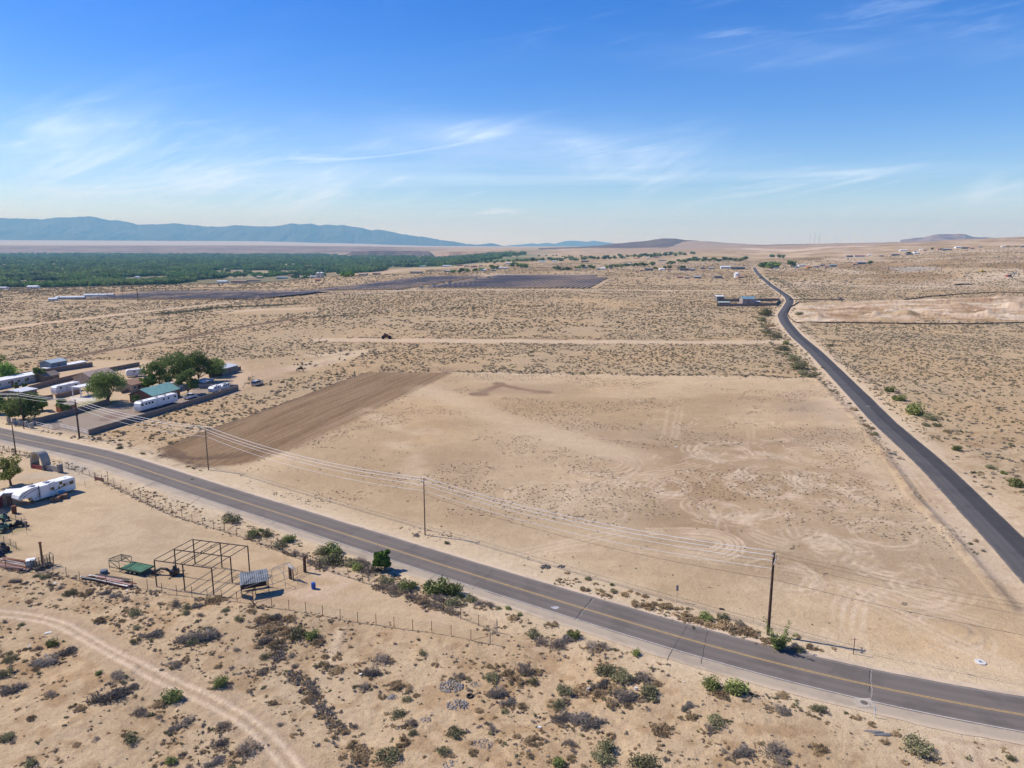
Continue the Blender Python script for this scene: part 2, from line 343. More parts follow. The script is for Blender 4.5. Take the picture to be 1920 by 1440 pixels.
# flatten to the roads
def road_z(x, y): return base_z(x, y)
k = np.clip((np.minimum(dm, ds)-5.5)/4, 0, 1); Z = Z*k + (base_z(X, Y)-0.02*np.ones_like(X))*(1-k)
ZG = Z.reshape(NY, NX)
def gz(x, y):
    x = np.atleast_1d(np.asarray(x, float)); y = np.atleast_1d(np.asarray(y, float))
    j = np.clip(np.searchsorted(ys, y)-1, 0, NY-2); fy = np.clip((y-ys[j])/(ys[j+1]-ys[j]), 0, 1)
    a = x/np.maximum(y, 60); i = np.clip(np.searchsorted(aa, a)-1, 0, NX-2); fx = np.clip((a-aa[i])/(aa[i+1]-aa[i]), 0, 1)
    return (ZG[j, i]*(1-fx)+ZG[j, i+1]*fx)*(1-fy)+(ZG[j+1, i]*(1-fx)+ZG[j+1, i+1]*fx)*fy
def P3(u, v, dz=0):
    x, y = G(u, v); return Vector((x, y, float(gz(x, y)[0])+dz))
# ---------------------------------------------------------------- ground colours (world-space marks: bare sand, tracks, tilled soil, gravel)
def lin(r, g, b): return np.array([((c/255+.055)/1.055)**2.4 if c > 10 else c/255/12.92 for c in (r, g, b)])
n1 = fbm(X/60, Y/60, 4, 41); n2 = fbm(X/9, Y/9, 3, 42); n3 = fbm(X/2.3, Y/2.3, 3, 43)
SAND = np.array([.497, .372, .228])
C = SAND[None, :]*(0.86+0.16*n1+0.10*n2+0.10*n3)[:, None]
C = C*(1+np.array([.05, -.0, -.07])[None, :]*((fbm(X/35, Y/35, 3, 44)-.5)*2)[:, None])
def fm(m, fx, fy, o, seed, lo, hi):
    s = np.nonzero(np.asarray(m) > .002)[0]; r = np.zeros(len(X), np.float32); r[s] = sstep(lo, hi, fbm(fx[s], fy[s], o, seed)); return m*r
def blend(m, col, a=1.0):
    global C
    m = np.clip(m*a, 0, 1).astype(np.float32); s = np.nonzero(m > 0.002)[0]
    mm = m[s][:, None]; C[s] = C[s]*(1-mm)+np.asarray(col, float)[None, :]*mm
def mult(m, f):
    global C
    s = np.nonzero(np.abs(m) > 0.002)[0]; mm = m[s][:, None]; C[s] *= (1-mm)+np.asarray(f)[None, :]*mm
out_f = (1-fld)*(1-yard)*(1-comp)
# scrub land is a little greyer and patchier than the bare sand
scr = out_f*sstep(8, 16, np.minimum(dm, ds))*sstep(110, 190, Y+X*0.0)
mult(scr*(0.45+0.55*n2), (.80, .78, .74))
mult(out_f*(Y < 190)*sstep(.42, .72, n2), (.84, .81, .78)); mult(out_f*(Y < 190)*sstep(.50, .72, n3), (.80, .75, .70)); mult(out_f*(Y < 190)*sstep(.55, .8, fbm(X/14, Y/14, 3, 49)), (1.12, 1.13, 1.14))
inner = np.clip(softpoly(X, Y, Gp([(700,760),(850,712),(1100,712),(1490,722),(1560,830),(1600,940),(1680,1060),(1780,1160),(1700,1200),(1400,1130),(1100,1070),(800,970),(560,900)]), 14), 0, 1)*fld
mult(inner, (.92, .905, .89)); mult(fm(inner, X/16, Y/10, 4, 54, .35, .6)*sstep(.16, .22, X/np.maximum(Y, 60))*sstep(95, 110, Y)*(1-sstep(170, 190, Y)), (.88, .86, .84))
# field: pinkish-beige, wide smooth tonal drifts
mult(fm(fld, X/34, Y/22, 3, 51, .38, .66), (.86, .84, .82))
mult(fm(fld, X/12, Y/8, 3, 52, .55, .8)*.7, (1.10, 1.11, 1.12))
mult(fm(fld, X/3.5, Y/2.5, 2, 53, .6, .85)*.6, (1.09, 1.10, 1.11))
def line(pts, w, col, a=1.0, soft=None, px=True, brk=0.0, sm=0):
    P = Gp(pts) if px else np.asarray(pts, float)
    if sm: P = smooth_line(P, sm, 3)
    soft = soft or w*0.6
    acc = []
    for k0 in range(0, len(P)-1, 10):
        q = P[k0:k0+11]; s = near_idx(X, Y, q.min(0)-w-soft, q.max(0)+w+soft)
        if not len(s): continue
        d = pdist(X[s], Y[s], q, w+soft+50); m = np.clip(1-(d-w/2)/soft, 0, 1); k = np.nonzero(m > .003)[0]
        TMP[s[k]] = np.maximum(TMP[s[k]], m[k]); acc.append(s[k])
    if not acc: return
    s = np.unique(np.concatenate(acc)); m = TMP[s]*a; TMP[s] = 0
    if brk and len(s): m = m*np.clip((fbm(X[s]/brk, Y[s]/brk, 3, 61)-.30)*3.2, 0, 1)
    m = m[:, None]; C[s] = C[s]*(1-m)+np.asarray(col, float)[None, :]*m
TMP = np.zeros(len(X), np.float32)
LIGHT = (.60, .47, .315); PALE = (.66, .53, .375); DK = (.30, .205, .13); TRK = (.54, .405, .275)
# pale wash along both roads
nd_ = fbm(X/6, Y/6, 3, 62)
blend(np.clip(1-(dm-5)/(5+6*nd_), 0, 1)*(dm < 30), (.66, .545, .375), .62)
blend(np.clip(1-(ds-3)/(3+4*nd_), 0, 1)*(ds < 20), PALE, .55)
# tilled strip
blend(plow, (.285, .198, .118)); fur = fbm(pw/.55, pl_/26, 3, 71); mult(plow*sstep(.35, .7, fur), (.74, .70, .66)); mult(fm(plow, pw/3, pl_/60, 2, 72, .5, .8), (1.16, 1.18, 1.2))
mult(plow*sstep(.45, .8, n2)*.5, (.9, .88, .86))
for k in range(7):   # headland turns
    c = G(378+k*5, 851-k*1.5); t = np.linspace(1.7, 4.9, 18); r = 3+k*1.0
    a0 = math.atan2(pdir[1], pdir[0])
    P = [(c[0]+r*math.cos(a0+q)*1.3, c[1]+r*math.sin(a0+q)) for q in t]; line(P, .5, (.15, .10, .065), .8, px=False)
line([(298,843),(420,798),(560,746),(694,697)], .7, (.15, .10, .07), .8)
bl = softpoly(X, Y, Gp([(285,856),(318,838),(345,856),(400,880),(330,872)]), 2); blend(bl*sstep(.35, .6, n3), (.17, .115, .08), .8)
blend(softpoly(X, Y, Gp([(690,697),(730,684),(790,688),(850,690),(890,697),(850,700)]), 3)*sstep(.35, .6, fbm(X/5, Y/2, 3, 73)), (.27, .19, .12), .7)
# dark scraped loops near the far edge of the field
for P in ([(890,739),(905,736),(925,727),(945,719),(935,716),(925,719),(940,722)], [(890,739),(900,743),(915,740),(905,735),(890,738)], [(940,722),(975,729),(1005,734),(1035,734),(1030,737),(1005,735)]):
    line(P, 2.2, (.24, .16, .10), .9, soft=1.5, sm=1)
line([(830,728),(890,735),(940,732),(1000,734)], 3, (.36, .26, .18), .3, soft=4)
# wide pale drift across the field
line([(800,728),(870,757),(940,785),(1010,806),(1100,835),(1200,858)], 5, LIGHT, .38, soft=7, sm=2)
for P in ([(745,830),(770,850),(765,880),(790,905)], [(1560,745),(1570,790),(1590,840),(1650,900),(1700,960)], [(1075,905),(1080,930),(1068,950)], [(690,770),(740,800),(800,810)]):
    line(P, 3, LIGHT, .5, soft=4, sm=2, brk=6)
line([(1500,740),(1540,752),(1525,775),(1510,800),(1535,830)], 9, (.33, .25, .18), .5, soft=8, sm=2, brk=20)
line([(1200,745),(1290,750),(1330,760)], .5, LIGHT, .1)
for u0 in (1275, 1285, 1395, 1405, 1258):
    line([(u0,745),(u0-9,785),(u0-14,815),(u0-26,835)] if u0 < 1300 else [(u0,760),(u0+6,795),(u0+10,835)], .5, LIGHT, .30, soft=.5, brk=8)
# wheel spins (rings) and drives in the field
def rings(u, v, r, n, col=(.64, .505, .35), a=.55, el=1.0):
    cx, cy = G(u, v); n = int(n*1.8)
    for k in range(n):
        ph = R.uniform(0, 6.28); sp = R.uniform(2.2, 6.0); rr = r*R.uniform(.45, 1.15); ox, oy = R.uniform(-.3, .3)*r, R.uniform(-.3, .3)*r
        t = np.linspace(ph, ph+sp, 22); g = 1+R.uniform(-.25, .25)*np.linspace(0, 1, 22)
        P = np.c_[cx+ox+rr*g*np.cos(t)*el, cy+oy+rr*g*np.sin(t)]
        for off in (0, 1.5):
            line(P+normals(P)*off, .30, col if k % 4 else (.33, .25, .175), a*R.uniform(.4, 1), soft=.28, px=False, brk=3)
for u, v, r, n in ((1370,845,10,7),(1420,905,8,7),(1455,890,9,8),(1310,870,9,5),(1345,955,7,6),(1240,905,9,5),(1180,915,8,4),(1490,920,9,7),(1385,960,8,6),(1560,905,10,5),(1500,840,10,4),(1520,1000,6,5),(1600,950,8,5),
                   (1420,790,9,3),(1345,850,7,4),(1265,915,6,4),(1560,1030,6,5),(1640,1005,7,6),(1660,1060,6,5),(1700,1100,7,4),(1590,1120,5,4),(1100,895,7,3),(1035,925,7,3),(1125,870,8,3),(1460,990,8,5),(1700,960,6,3),(1540,860,8,4),
                   (1210,745,9,2),(1240,790,9,2),(1340,700,8,1),(1120,960,7,3),(1780,1180,5,3),(1480,1080,5,3)):
    rings(u, v, r, n)
loop = [(986,1036),(1040,1026),(1120,1023),(1220,1028),(1300,1038),(1340,1044),(1366,1036),(1378,1022),(1364,1008),(1335,1000),(1280,998),(1220,1000)]
LP = smooth_line(Gp(loop), .5, 3)
for o_ in (-1.9, -.9, 0, .7, 1.8, 2.6): line(LP+normals(LP)*o_, .36, (.64, .50, .345), .65, soft=.25, px=False, brk=8)
for P, n in (([(975,1036),(1080,1012),(1200,990),(1240,995)], 3), ([(1320,1045),(1440,1060),(1560,1080),(1700,1120),(1900,1180)], 3), ([(1550,1210),(1590,1180),(1578,1140),(1590,1110),(1650,1085),(1760,1100)], 4), ([(1600,1230),(1585,1150),(1610,1110),(1700,1160),(1900,1250)], 3),
             ([(1130,905),(1220,890),(1330,862),(1390,855),(1500,850)], 4), ([(1000,945),(1080,920),(1180,895)], 3), ([(1700,880),(1760,960),(1850,1080)], 3), ([(1590,1100),(1760,1180),(1920,1260)], 2)):
    Q = smooth_line(Gp(P), 1, 4)
    for k in range(n): line(Q+normals(Q)*(k*1.3-n*.6), .3, (.62, .49, .34), .45, soft=.35, px=False, brk=5)
# field boundary towards the scrub: pale scraped line and dark berm weeds
line([(850,699),(1100,703),(1528,710)], 1.2, LIGHT, .8, soft=1.0)
line([(1530,714),(1600,780),(1660,855),(1712,930),(1790,1010),(1850,1080),(1900,1140)], .9, (.27, .20, .14), .75, soft=1, brk=2.5)
line([(1545,714),(1615,780),(1675,850),(1730,930),(1800,1000),(1870,1080)], 1.6, (.55, .43, .31), .6, soft=1.5, brk=6)
# dirt track, bottom left
RU = [(-60,1143),(0,1145),(30,1145),(62,1149),(100,1159),(125,1167),(150,1179),(175,1195),(200,1211),(237,1230),(275,1247),(325,1270),(375,1292),(425,1315),(462,1340),(494,1360),(535,1395),(570,1439),(600,1500)]
RL = [(-60,1156),(0,1157),(37,1157),(70,1162),(100,1170),(130,1185),(162,1202),(200,1225),(237,1247),(275,1267),(325,1290),(375,1312),(425,1340),(454,1358),(481,1379),(508,1406),(540,1439),(565,1500)]
QU = smooth_line(Gp(RU), .6, 4); QL = smooth_line(Gp(RL), .6, 4)
n_ = min(len(QU), len(QL)); QM = (resample(QU, .6)[:n_]+resample(QL, .6)[:n_])/2
d = pdist(X, Y, QM, 6); blend(np.clip(1-(d-1.9)/1.2, 0, 1)*(d < 1e8), (.45, .335, .212), .8)
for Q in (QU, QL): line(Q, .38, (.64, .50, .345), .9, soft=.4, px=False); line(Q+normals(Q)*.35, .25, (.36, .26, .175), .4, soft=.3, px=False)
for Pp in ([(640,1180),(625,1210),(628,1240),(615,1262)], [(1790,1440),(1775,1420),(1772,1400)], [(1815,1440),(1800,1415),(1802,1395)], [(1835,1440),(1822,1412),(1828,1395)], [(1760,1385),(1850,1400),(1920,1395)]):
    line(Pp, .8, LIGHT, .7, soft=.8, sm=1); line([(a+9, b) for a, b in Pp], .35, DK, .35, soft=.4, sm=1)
# dirt roads further off
line([(610,637),(700,637),(860,639),(1100,641),(1300,642),(1460,641)], 11, (.56, .43, .285), .95, soft=5)
line([(640,632),(860,634),(1100,636),(1300,638),(1455,638)], 2.2, (.26, .18, .12), .6, soft=1.5, brk=14); line([(600,643),(860,646),(1200,647.5),(1460,646)], 2.0, (.28, .19, .12), .6, soft=1.2, brk=14)
line([(-60,622),(0,616),(110,603),(230,589)], 7, (.60, .44, .29), .85, soft=2.5); line([(230,589),(330,577),(420,569),(520,556),(580,550)], 4.5, (.56, .43, .29), .75, soft=4)
line([(100,676),(220,654),(350,632),(460,612),(560,597)], 5.0, (.16, .105, .066), .95, soft=2.2); line([(100,679),(220,657),(350,635),(460,615),(560,600)], 1.4, (.52, .38, .25), .7, soft=1.4)
line([(560,597),(700,585),(900,576),(1120,571)], 3, (.25, .21, .13), .5, soft=3, brk=20)
line([(300,590),(400,578),(520,572)], 9, (.24, .22, .13), .6, soft=7, brk=25)
line([(420,585),(500,580),(560,579)], 10, (.62, .48, .33), .6, soft=8)
line([(600,665),(660,662),(700,655),(620,675),(560,690)], 7, LIGHT, .7, soft=6, sm=3)
for a, b, w in ((545, 1420, 9), (549, 1400, 3)): line([(560,a+1),(800,a-1),(1000,a-2),(1200,a),(1420,a+1)], w, (.60, .46, .31), .75, soft=6)
line([(1170,543),(1300,541),(1410,540)], 3, (.60, .46, .31), .7, soft=5); line([(1170,528),(1300,530),(1400,527)], 5, (.30, .24, .16), .35, soft=6, brk=30)
line([(1090,538),(1150,525),(1175,522)], 6, (.48, .40, .31), .6, soft=5)
line([(560,552),(700,549),(780,543),(870,528),(940,516)], 9, (.55, .44, .32), .8, soft=6); line([(430,566),(520,556),(590,550),(700,540)], 6, (.56, .43, .29), .6, soft=5)
line([(1500,549),(1700,541),(1800,538),(1920,530)], 5, (.58, .45, .31), .5, soft=8); line([(1480,590),(1500,606),(1700,606),(1925,604)], 2, (.55, .41, .28), .3)
line([(470,700),(500,712),(560,697),(620,678)], 2.4, (.33, .23, .15), .5, soft=2, brk=5); line([(450,735),(500,718),(560,698),(600,690)], 1.8, (.33, .23, .15), .4, soft=1.5, brk=5)
line([(1500,606),(1540,640),(1600,690),(1655,735)], 2.2, (.28, .2, .14), .6, soft=2, brk=4)
# yards
blend(comp*.6, (.50, .375, .255), .5)
blend(softpoly(X, Y, Gp([(100,806),(166,818),(300,778),(450,735),(440,722),(376,728),(330,742),(255,764),(205,756),(62,796)]), 1.0), (.27, .225, .185), .85)
blend(softpoly(X, Y, Gp([(175,788),(205,776),(250,768),(240,778),(200,790)]), .8)*sstep(.3, .5, n3), (.20, .135, .10), .7)
blend(softpoly(X, Y, Gp([(330,680),(450,700),(520,690),(560,690),(470,725),(380,722)]), 3), (.50, .37, .25), .6)
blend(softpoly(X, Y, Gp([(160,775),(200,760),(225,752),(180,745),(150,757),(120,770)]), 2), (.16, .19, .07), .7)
blend(softpoly(X, Y, Gp([(130,742),(180,742),(178,752),(135,753)]), .8), (.62, .58, .50), .8)
mult(fm(yard, X/5, Y/3, 3, 81, .45, .7), (.90, .88, .86))
blend(softpoly(X, Y, Gp([(-50,985),(0,972),(12,968),(40,985),(52,993),(0,1008),(-50,1018)]), .6), (.26, .235, .11), .55)
blend(softpoly(X, Y, Gp([(-50,1030),(0,1012),(25,1020),(35,1028),(0,1040),(-40,1050)]), .6), (.26, .235, .11), .5)
blend(softpoly(X, Y, Gp([(430,1120),(500,1105),(570,1090),(640,1110),(560,1140),(450,1130)]), 2), (.40, .27, .17), .45)
for k in range(6):
    line([(560-k*6,1120-k*2),(640+k*4,1110-k*3),(668+k*4,1100-k*5),(640,1085-k*3),(590,1078-k*3)], .5, TRK, .5, soft=.5, sm=1)
line([(580,1115),(640,1118),(700,1128),(760,1135),(830,1160)], 1.5, (.57,.43,.30), .5, soft=2, brk=2.5, sm=1)
line([(300,905),(340,935),(400,950)], 2, (.50, .42, .32), .5)
blend(softpoly(X, Y, Gp([(118,865),(150,860),(180,880),(150,885),(118,882)]), 1.2), (.42, .38, .33), .7)
line([(65,893),(120,885),(160,893)], 3.2, (.44, .38, .30), .5, soft=2.5)
# cleared quarry ground at the right, forest floor, far mesas
blend(fm(pit, X/22, Y/16, 4, 91, .3, .65), (.60, .455, .32), .75); mult(fm(pit, X/45, Y/6, 4, 92, .46, .6), (.76, .69, .62)); mult(fm(pit, X/8, Y/30, 3, 87, .5, .62), (.86, .82, .77)); blend(fm(pit, X/25, Y/10, 4, 86, .56, .64), (.66, .56, .42), .7)
rgt = np.clip((X/np.maximum(Y, 60)-.30)/.12, 0, 1)*sstep(700, 900, Y)
blend(fm(rgt, X/90, Y/160, 4, 93, .46, .62), (.60, .47, .34), .6); mult(fm(rgt, X/140, Y/260, 4, 94, .45, .6), (.76, .70, .62))
blend(softpoly(X, Y, Gp([(1660,500),(1740,500),(1760,506),(1690,512)]), 12), (.46, .42, .37), .7)
blend(softpoly(X, Y, Gp([(1770,530),(1830,512),(1925,510),(1925,545),(1860,533)]), 15), (.62, .5, .35), .6)
mid = sstep(900, 1300, Y)*(Y < 9000)
mult(fm(mid, X/70, Y/230, 4, 95, .42, .62), (.78, .76, .70)); blend(fm(mid, X/120, Y/330, 3, 96, .55, .7), (.56, .43, .30), .5)
au = X/np.maximum(Y, 60)*1333+960
valley = sstep(1450, 1800, Y)*(1-sstep(7600, 8200, Y))*(1-sstep(560, 700, au)) + sstep(2600, 3000, Y)*(1-sstep(6000, 6800, Y))*sstep(560, 700, au)*(1-sstep(960, 1060, au))
blend(np.clip(valley, 0, 1), (.17, .16, .08), .85); blend(fm(np.clip(valley, 0, 1), X/260, Y/420, 4, 98, .5, .62), (.38, .30, .19), .8); blend(fm(np.clip(valley, 0, 1), X/200, Y/300, 3, 88, .62, .66), (.13, .19, .06), .8)
mesa = sstep(7700, 8400, Y)*(1-sstep(700, 900, au)); blend(mesa*(1-sstep(10800, 11800, Y)), (.26, .19, .15), .9)
mult(mesa*(1-sstep(10800, 11800, Y))*sstep(.42, .65, fbm(X/260, Y/130, 4, 97)), (.70, .66, .66))
blend(sstep(11200, 12500, Y)*(1-sstep(1000, 1200, au)), (.46, .43, .39), .9)
blend(sstep(3500, 5000, Y)*sstep(1050, 1200, au), (.36, .26, .18), .7)
mult(sstep(5600, 6500, Y)*sstep(1330, 1420, au), (.62, .58, .55))
line([(1330,467),(1400,466),(1450,468),(1500,470),(1560,462),(1620,463)], 60, (.62, .50, .38), .7, soft=60)
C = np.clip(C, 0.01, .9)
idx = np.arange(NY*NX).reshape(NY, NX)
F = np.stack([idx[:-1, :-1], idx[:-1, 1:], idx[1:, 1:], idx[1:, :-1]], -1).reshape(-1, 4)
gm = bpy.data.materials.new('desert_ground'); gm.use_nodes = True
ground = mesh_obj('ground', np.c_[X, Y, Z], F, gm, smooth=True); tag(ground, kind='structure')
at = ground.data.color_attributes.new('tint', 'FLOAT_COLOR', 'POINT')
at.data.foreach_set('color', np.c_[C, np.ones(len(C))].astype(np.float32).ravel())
at = ground.data.attributes.new('loose', 'FLOAT', 'POINT'); at.data.foreach_set('value', np.clip(scr+.45*fld+.35*yard+.8*(Y < 190)*out_f, 0, 1).astype(np.float32))
t = gm.node_tree; b = t.nodes['Principled BSDF']; b.inputs['Roughness'].default_value = 0.95; b.inputs['Specular IOR Level'].default_value = 0.08
va = nd(t, 'ShaderNodeVertexColor'); va.layer_name = 'tint'; at_ = nd(t, 'ShaderNodeAttribute'); at_.attribute_name = 'loose'
geo = nd(t, 'ShaderNodeNewGeometry')
def gnoise(scale, detail, lo, hi, rough=.6, stretch=None):
    v = geo.outputs['Position']
    if stretch:
        mp = nd(t, 'ShaderNodeMapping'); mp.inputs['Scale'].default_value = stretch; t.links.new(v, mp.inputs[0]); v = mp.outputs[0]
    nz = nd(t, 'ShaderNodeTexNoise', ins={'Scale': scale, 'Detail': detail, 'Roughness': rough}); t.links.new(v, nz.inputs['Vector'])
    mr = nd(t, 'ShaderNodeMapRange', ins={1: lo, 2: hi}); t.links.new(nz.outputs[0], mr.inputs[0]); return mr.outputs[0], nz.outputs[0]
def mulc(c, fac, col):
    mx = nd(t, 'ShaderNodeMixRGB'); mx.blend_type = 'MULTIPLY'; mx.inputs[2].default_value = (*col, 1)
    t.links.new(fac, mx.inputs[0]); t.links.new(c, mx.inputs[1]); return mx.outputs[0]
fine, fr = gnoise(5.5, 6, .38, .66, .7); c = mulc(va.outputs[0], M('MULTIPLY', fine, .75, nt=t), (.70, .67, .64))
med, _ = gnoise(.9, 5, .46, .68); c = mulc(c, M('MULTIPLY', M('MULTIPLY', med, at_.outputs['Fac'], nt=t), .6, nt=t), (.74, .70, .66))
grit, _ = gnoise(14, 3, .64, .72); c = mulc(c, M('MULTIPLY', grit, .9, nt=t), (.50, .44, .39))
crust, _ = gnoise(2.4, 7, .54, .63, .72); c = mulc(c, M('MULTIPLY', M('MULTIPLY', crust, at_.outputs['Fac'], nt=t), .55, nt=t), (.66, .60, .54))
wash, _ = gnoise(.55, 8, .55, .70, .7, (1, .45, 1)); c = mulc(c, M('MULTIPLY', wash, .7, nt=t), (1.16, 1.17, 1.18))
pale, _ = gnoise(.35, 5, .50, .75); c = mulc(c, M('MULTIPLY', pale, .8, nt=t), (1.10, 1.11, 1.12))
t.links.new(c, b.inputs['Base Color'])
bp = nd(t, 'ShaderNodeBump', ins={'Strength': .8, 'Distance': .14}); t.links.new(fr, bp.inputs['Height'])
bp2 = nd(t, 'ShaderNodeBump', ins={'Strength': .4, 'Distance': .35}); t.links.new(gnoise(1.1, 4, 0, 1)[1], bp2.inputs['Height']); t.links.new(bp.outputs[0], bp2.inputs['Normal']); t.links.new(bp2.outputs[0], b.inputs['Normal'])

# ---------------------------------------------------------------- roads
def ribbon(name, Q, o0, o1, dz, m, cross=2, jag=None):
    n = normals(Q); s = np.linspace(0, 1, cross); V = []; n_ = len(Q)
    for k in s:
        off = o0+(o1-o0)*k + np.zeros(n_)
        if jag and k in (0, 1): off = off + jag*(fbm(np.arange(n_)*.35, np.full(n_, 3.3+k*9), 3, 15)-.5)*2
        P = Q+n*off[:, None]; V.append(np.c_[P, base_z(P[:, 0], P[:, 1])+dz])
    V = np.concatenate(V); F = []
    for c_ in range(cross-1):
        a = c_*n_+np.arange(n_-1); F.append(np.c_[a, a+1, a+1+n_, a+n_])
    F = np.concatenate(F)[:, ::-1]; o = mesh_obj(name, V, F, m)
    if o.data.polygons[0].normal.z < 0: o.data.flip_normals()
    lat = np.concatenate([np.full(n_, o0+(o1-o0)*k) for k in s]).astype(np.float32)
    L_ = np.r_[0, np.cumsum(np.hypot(*np.diff(Q, axis=0).T))]; lon = np.tile(L_, cross).astype(np.float32)
    for nm, dd in (('lat', lat), ('lon', lon)):
        at = o.data.attributes.new(nm, 'FLOAT', 'POINT'); at.data.foreach_set('value', dd)
    return tag(o, kind='structure')
def asphalt(name, col, dark, lanes, dusty, dcol=(.42, .34, .26), two=False):
    m = bpy.data.materials.new(name); m.use_nodes = True; t = m.node_tree; b = t.nodes['Principled BSDF']
    b.inputs['Roughness'].default_value = .85; b.inputs['Specular IOR Level'].default_value = .25
    la = nd(t, 'ShaderNodeAttribute'); la.attribute_name = 'lat'; lo = nd(t, 'ShaderNodeAttribute'); lo.attribute_name = 'lon'
    cb = nd(t, 'ShaderNodeCombineXYZ'); t.links.new(M('MULTIPLY', lo.outputs['Fac'], .035, nt=t), cb.inputs[0]); t.links.new(M('MULTIPLY', la.outputs['Fac'], 1.1, nt=t), cb.inputs[1])
    st = nd(t, 'ShaderNodeTexNoise', ins={'Scale': 1.3, 'Detail': 6, 'Roughness': .6}); t.links.new(cb.outputs[0], st.inputs['Vector'])
    gg = nd(t, 'ShaderNodeNewGeometry'); gr = nd(t, 'ShaderNodeTexNoise', ins={'Scale': 9, 'Detail': 5, 'Roughness': .7}); t.links.new(gg.outputs['Position'], gr.inputs['Vector'])
    mx = nd(t, 'ShaderNodeMixRGB'); mx.inputs[1].default_value = (*dark, 1); mx.inputs[2].default_value = (*col, 1)
    f = M('ADD', M('MULTIPLY', st.outputs[0], .9, nt=t), M('MULTIPLY', M('SUBTRACT', gr.outputs[0], .5, nt=t), .5, nt=t), nt=t, clamp=True)
    w = 0.0
    for c0 in lanes:   # polished wheel paths
        g = M('EXPONENT', M('MULTIPLY', M('POWER', M('DIVIDE', M('SUBTRACT', la.outputs['Fac'], c0, nt=t), .42, nt=t), 2.0, nt=t), -1.0, nt=t), nt=t); w = M('ADD', g, w, nt=t)
    f = M('SUBTRACT', f, M('MULTIPLY', w, .28, nt=t), nt=t, clamp=True); t.links.new(f, mx.inputs[0])
    dn = nd(t, 'ShaderNodeTexNoise', ins={'Scale': .5, 'Detail': 6, 'Roughness': .7}); t.links.new(gg.outputs['Position'], dn.inputs['Vector'])
    ed = nd(t, 'ShaderNodeMapRange', ins={1: dusty[0], 2: dusty[1]}); t.links.new(M('ADD', M('ABSOLUTE', M('SUBTRACT', la.outputs['Fac'], dusty[2], nt=t), nt=t), M('MULTIPLY', M('SUBTRACT', dn.outputs[0], .5, nt=t), 1.6, nt=t), nt=t), ed.inputs[0])
    m2 = nd(t, 'ShaderNodeMixRGB'); m2.inputs[2].default_value = (*dcol, 1); t.links.new(M('MULTIPLY', ed.outputs[0], .8, nt=t), m2.inputs[0]); t.links.new(mx.outputs[0], m2.inputs[1])
    res = m2.outputs[0]
    if two:   # newer, darker surfacing on one lane
        tw = nd(t, 'ShaderNodeMapRange', ins={1: .15, 2: -.15}); t.links.new(M('ADD', la.outputs['Fac'], M('MULTIPLY', M('SUBTRACT', dn.outputs[0], .5, nt=t), .5, nt=t), nt=t), tw.inputs[0])
        m3 = nd(t, 'ShaderNodeMixRGB'); m3.blend_type = 'MULTIPLY'; m3.inputs[2].default_value = (.60, .60, .63, 1); t.links.new(tw.outputs[0], m3.inputs[0]); t.links.new(m2.outputs[0], m3.inputs[1]); res = m3.outputs[0]
    # patches and stains
    pn = nd(t, 'ShaderNodeTexNoise', ins={'Scale': .16, 'Detail': 7, 'Roughness': .7}); t.links.new(gg.outputs['Position'], pn.inputs['Vector']); pm = nd(t, 'ShaderNodeMapRange', ins={1: .50, 2: .60}); t.links.new(pn.outputs[0], pm.inputs[0])
    m4 = nd(t, 'ShaderNodeMixRGB'); m4.blend_type = 'MULTIPLY'; m4.inputs[2].default_value = (.84, .84, .85, 1); t.links.new(pm.outputs[0], m4.inputs[0]); t.links.new(res, m4.inputs[1])
    t.links.new(m4.outputs[0], b.inputs['Base Color'])
    bp = nd(t, 'ShaderNodeBump', ins={'Strength': .2, 'Distance': .02}); t.links.new(gr.outputs[0], bp.inputs['Height']); t.links.new(bp.outputs[0], b.inputs['Normal'])
    return m
am1 = asphalt('worn_asphalt', (.190, .160, .134), (.122, .104, .090), (-2.5, -1.0, 1.0, 2.5), (3.3, 4.3, .2))
am2 = asphalt('new_asphalt', (.115, .105, .098), (.078, .072, .068), (-2.4, -.9, .9, 2.4), (3.1, 3.9, 0), two=True)
ams = asphalt('shoulder_asphalt', (.42, .345, .25), (.31, .255, .19), (), (.6, 1.5, -4.2), (.56, .43, .30))
shoulder_s = ribbon('road_shoulder', MAINR, -5.6, -3.30, .020, ams, 4, .35)
shoulder_n = ribbon('road_shoulder', MAINR, 3.6, 4.6, .018, ams, 3, .25)
road_m = ribbon('main_road', MAINR, -3.42, 3.75, .040, am1, 9, .07)
road_s = ribbon('side_road', SIDER, -3.45, 3.45, .045, am2, 7, .12)
def paint(name, col, wear):
    m = bpy.data.materials.new(name); m.use_nodes = True; t = m.node_tree; b = t.nodes['Principled BSDF']; b.inputs['Roughness'].default_value = .7
    gg = nd(t, 'ShaderNodeNewGeometry'); nz = nd(t, 'ShaderNodeTexNoise', ins={'Scale': 3.5, 'Detail': 6, 'Roughness': .75}); t.links.new(gg.outputs['Position'], nz.inputs['Vector'])
    mr = nd(t, 'ShaderNodeMapRange', ins={1: .5-wear/2, 2: .5+wear/2}); t.links.new(nz.outputs[0], mr.inputs[0])
    mx = nd(t, 'ShaderNodeMixRGB'); mx.inputs[1].default_value = (*col, 1); mx.inputs[2].default_value = (.17, .15, .13, 1); t.links.new(M('MULTIPLY', mr.outputs[0], .8, nt=t), mx.inputs[0]); t.links.new(mx.outputs[0], b.inputs['Base Color'])
    return m
yl = paint('yellow_paint', (.60, .37, .08), .35); wp = paint('white_paint', (.66, .62, .55), .45)
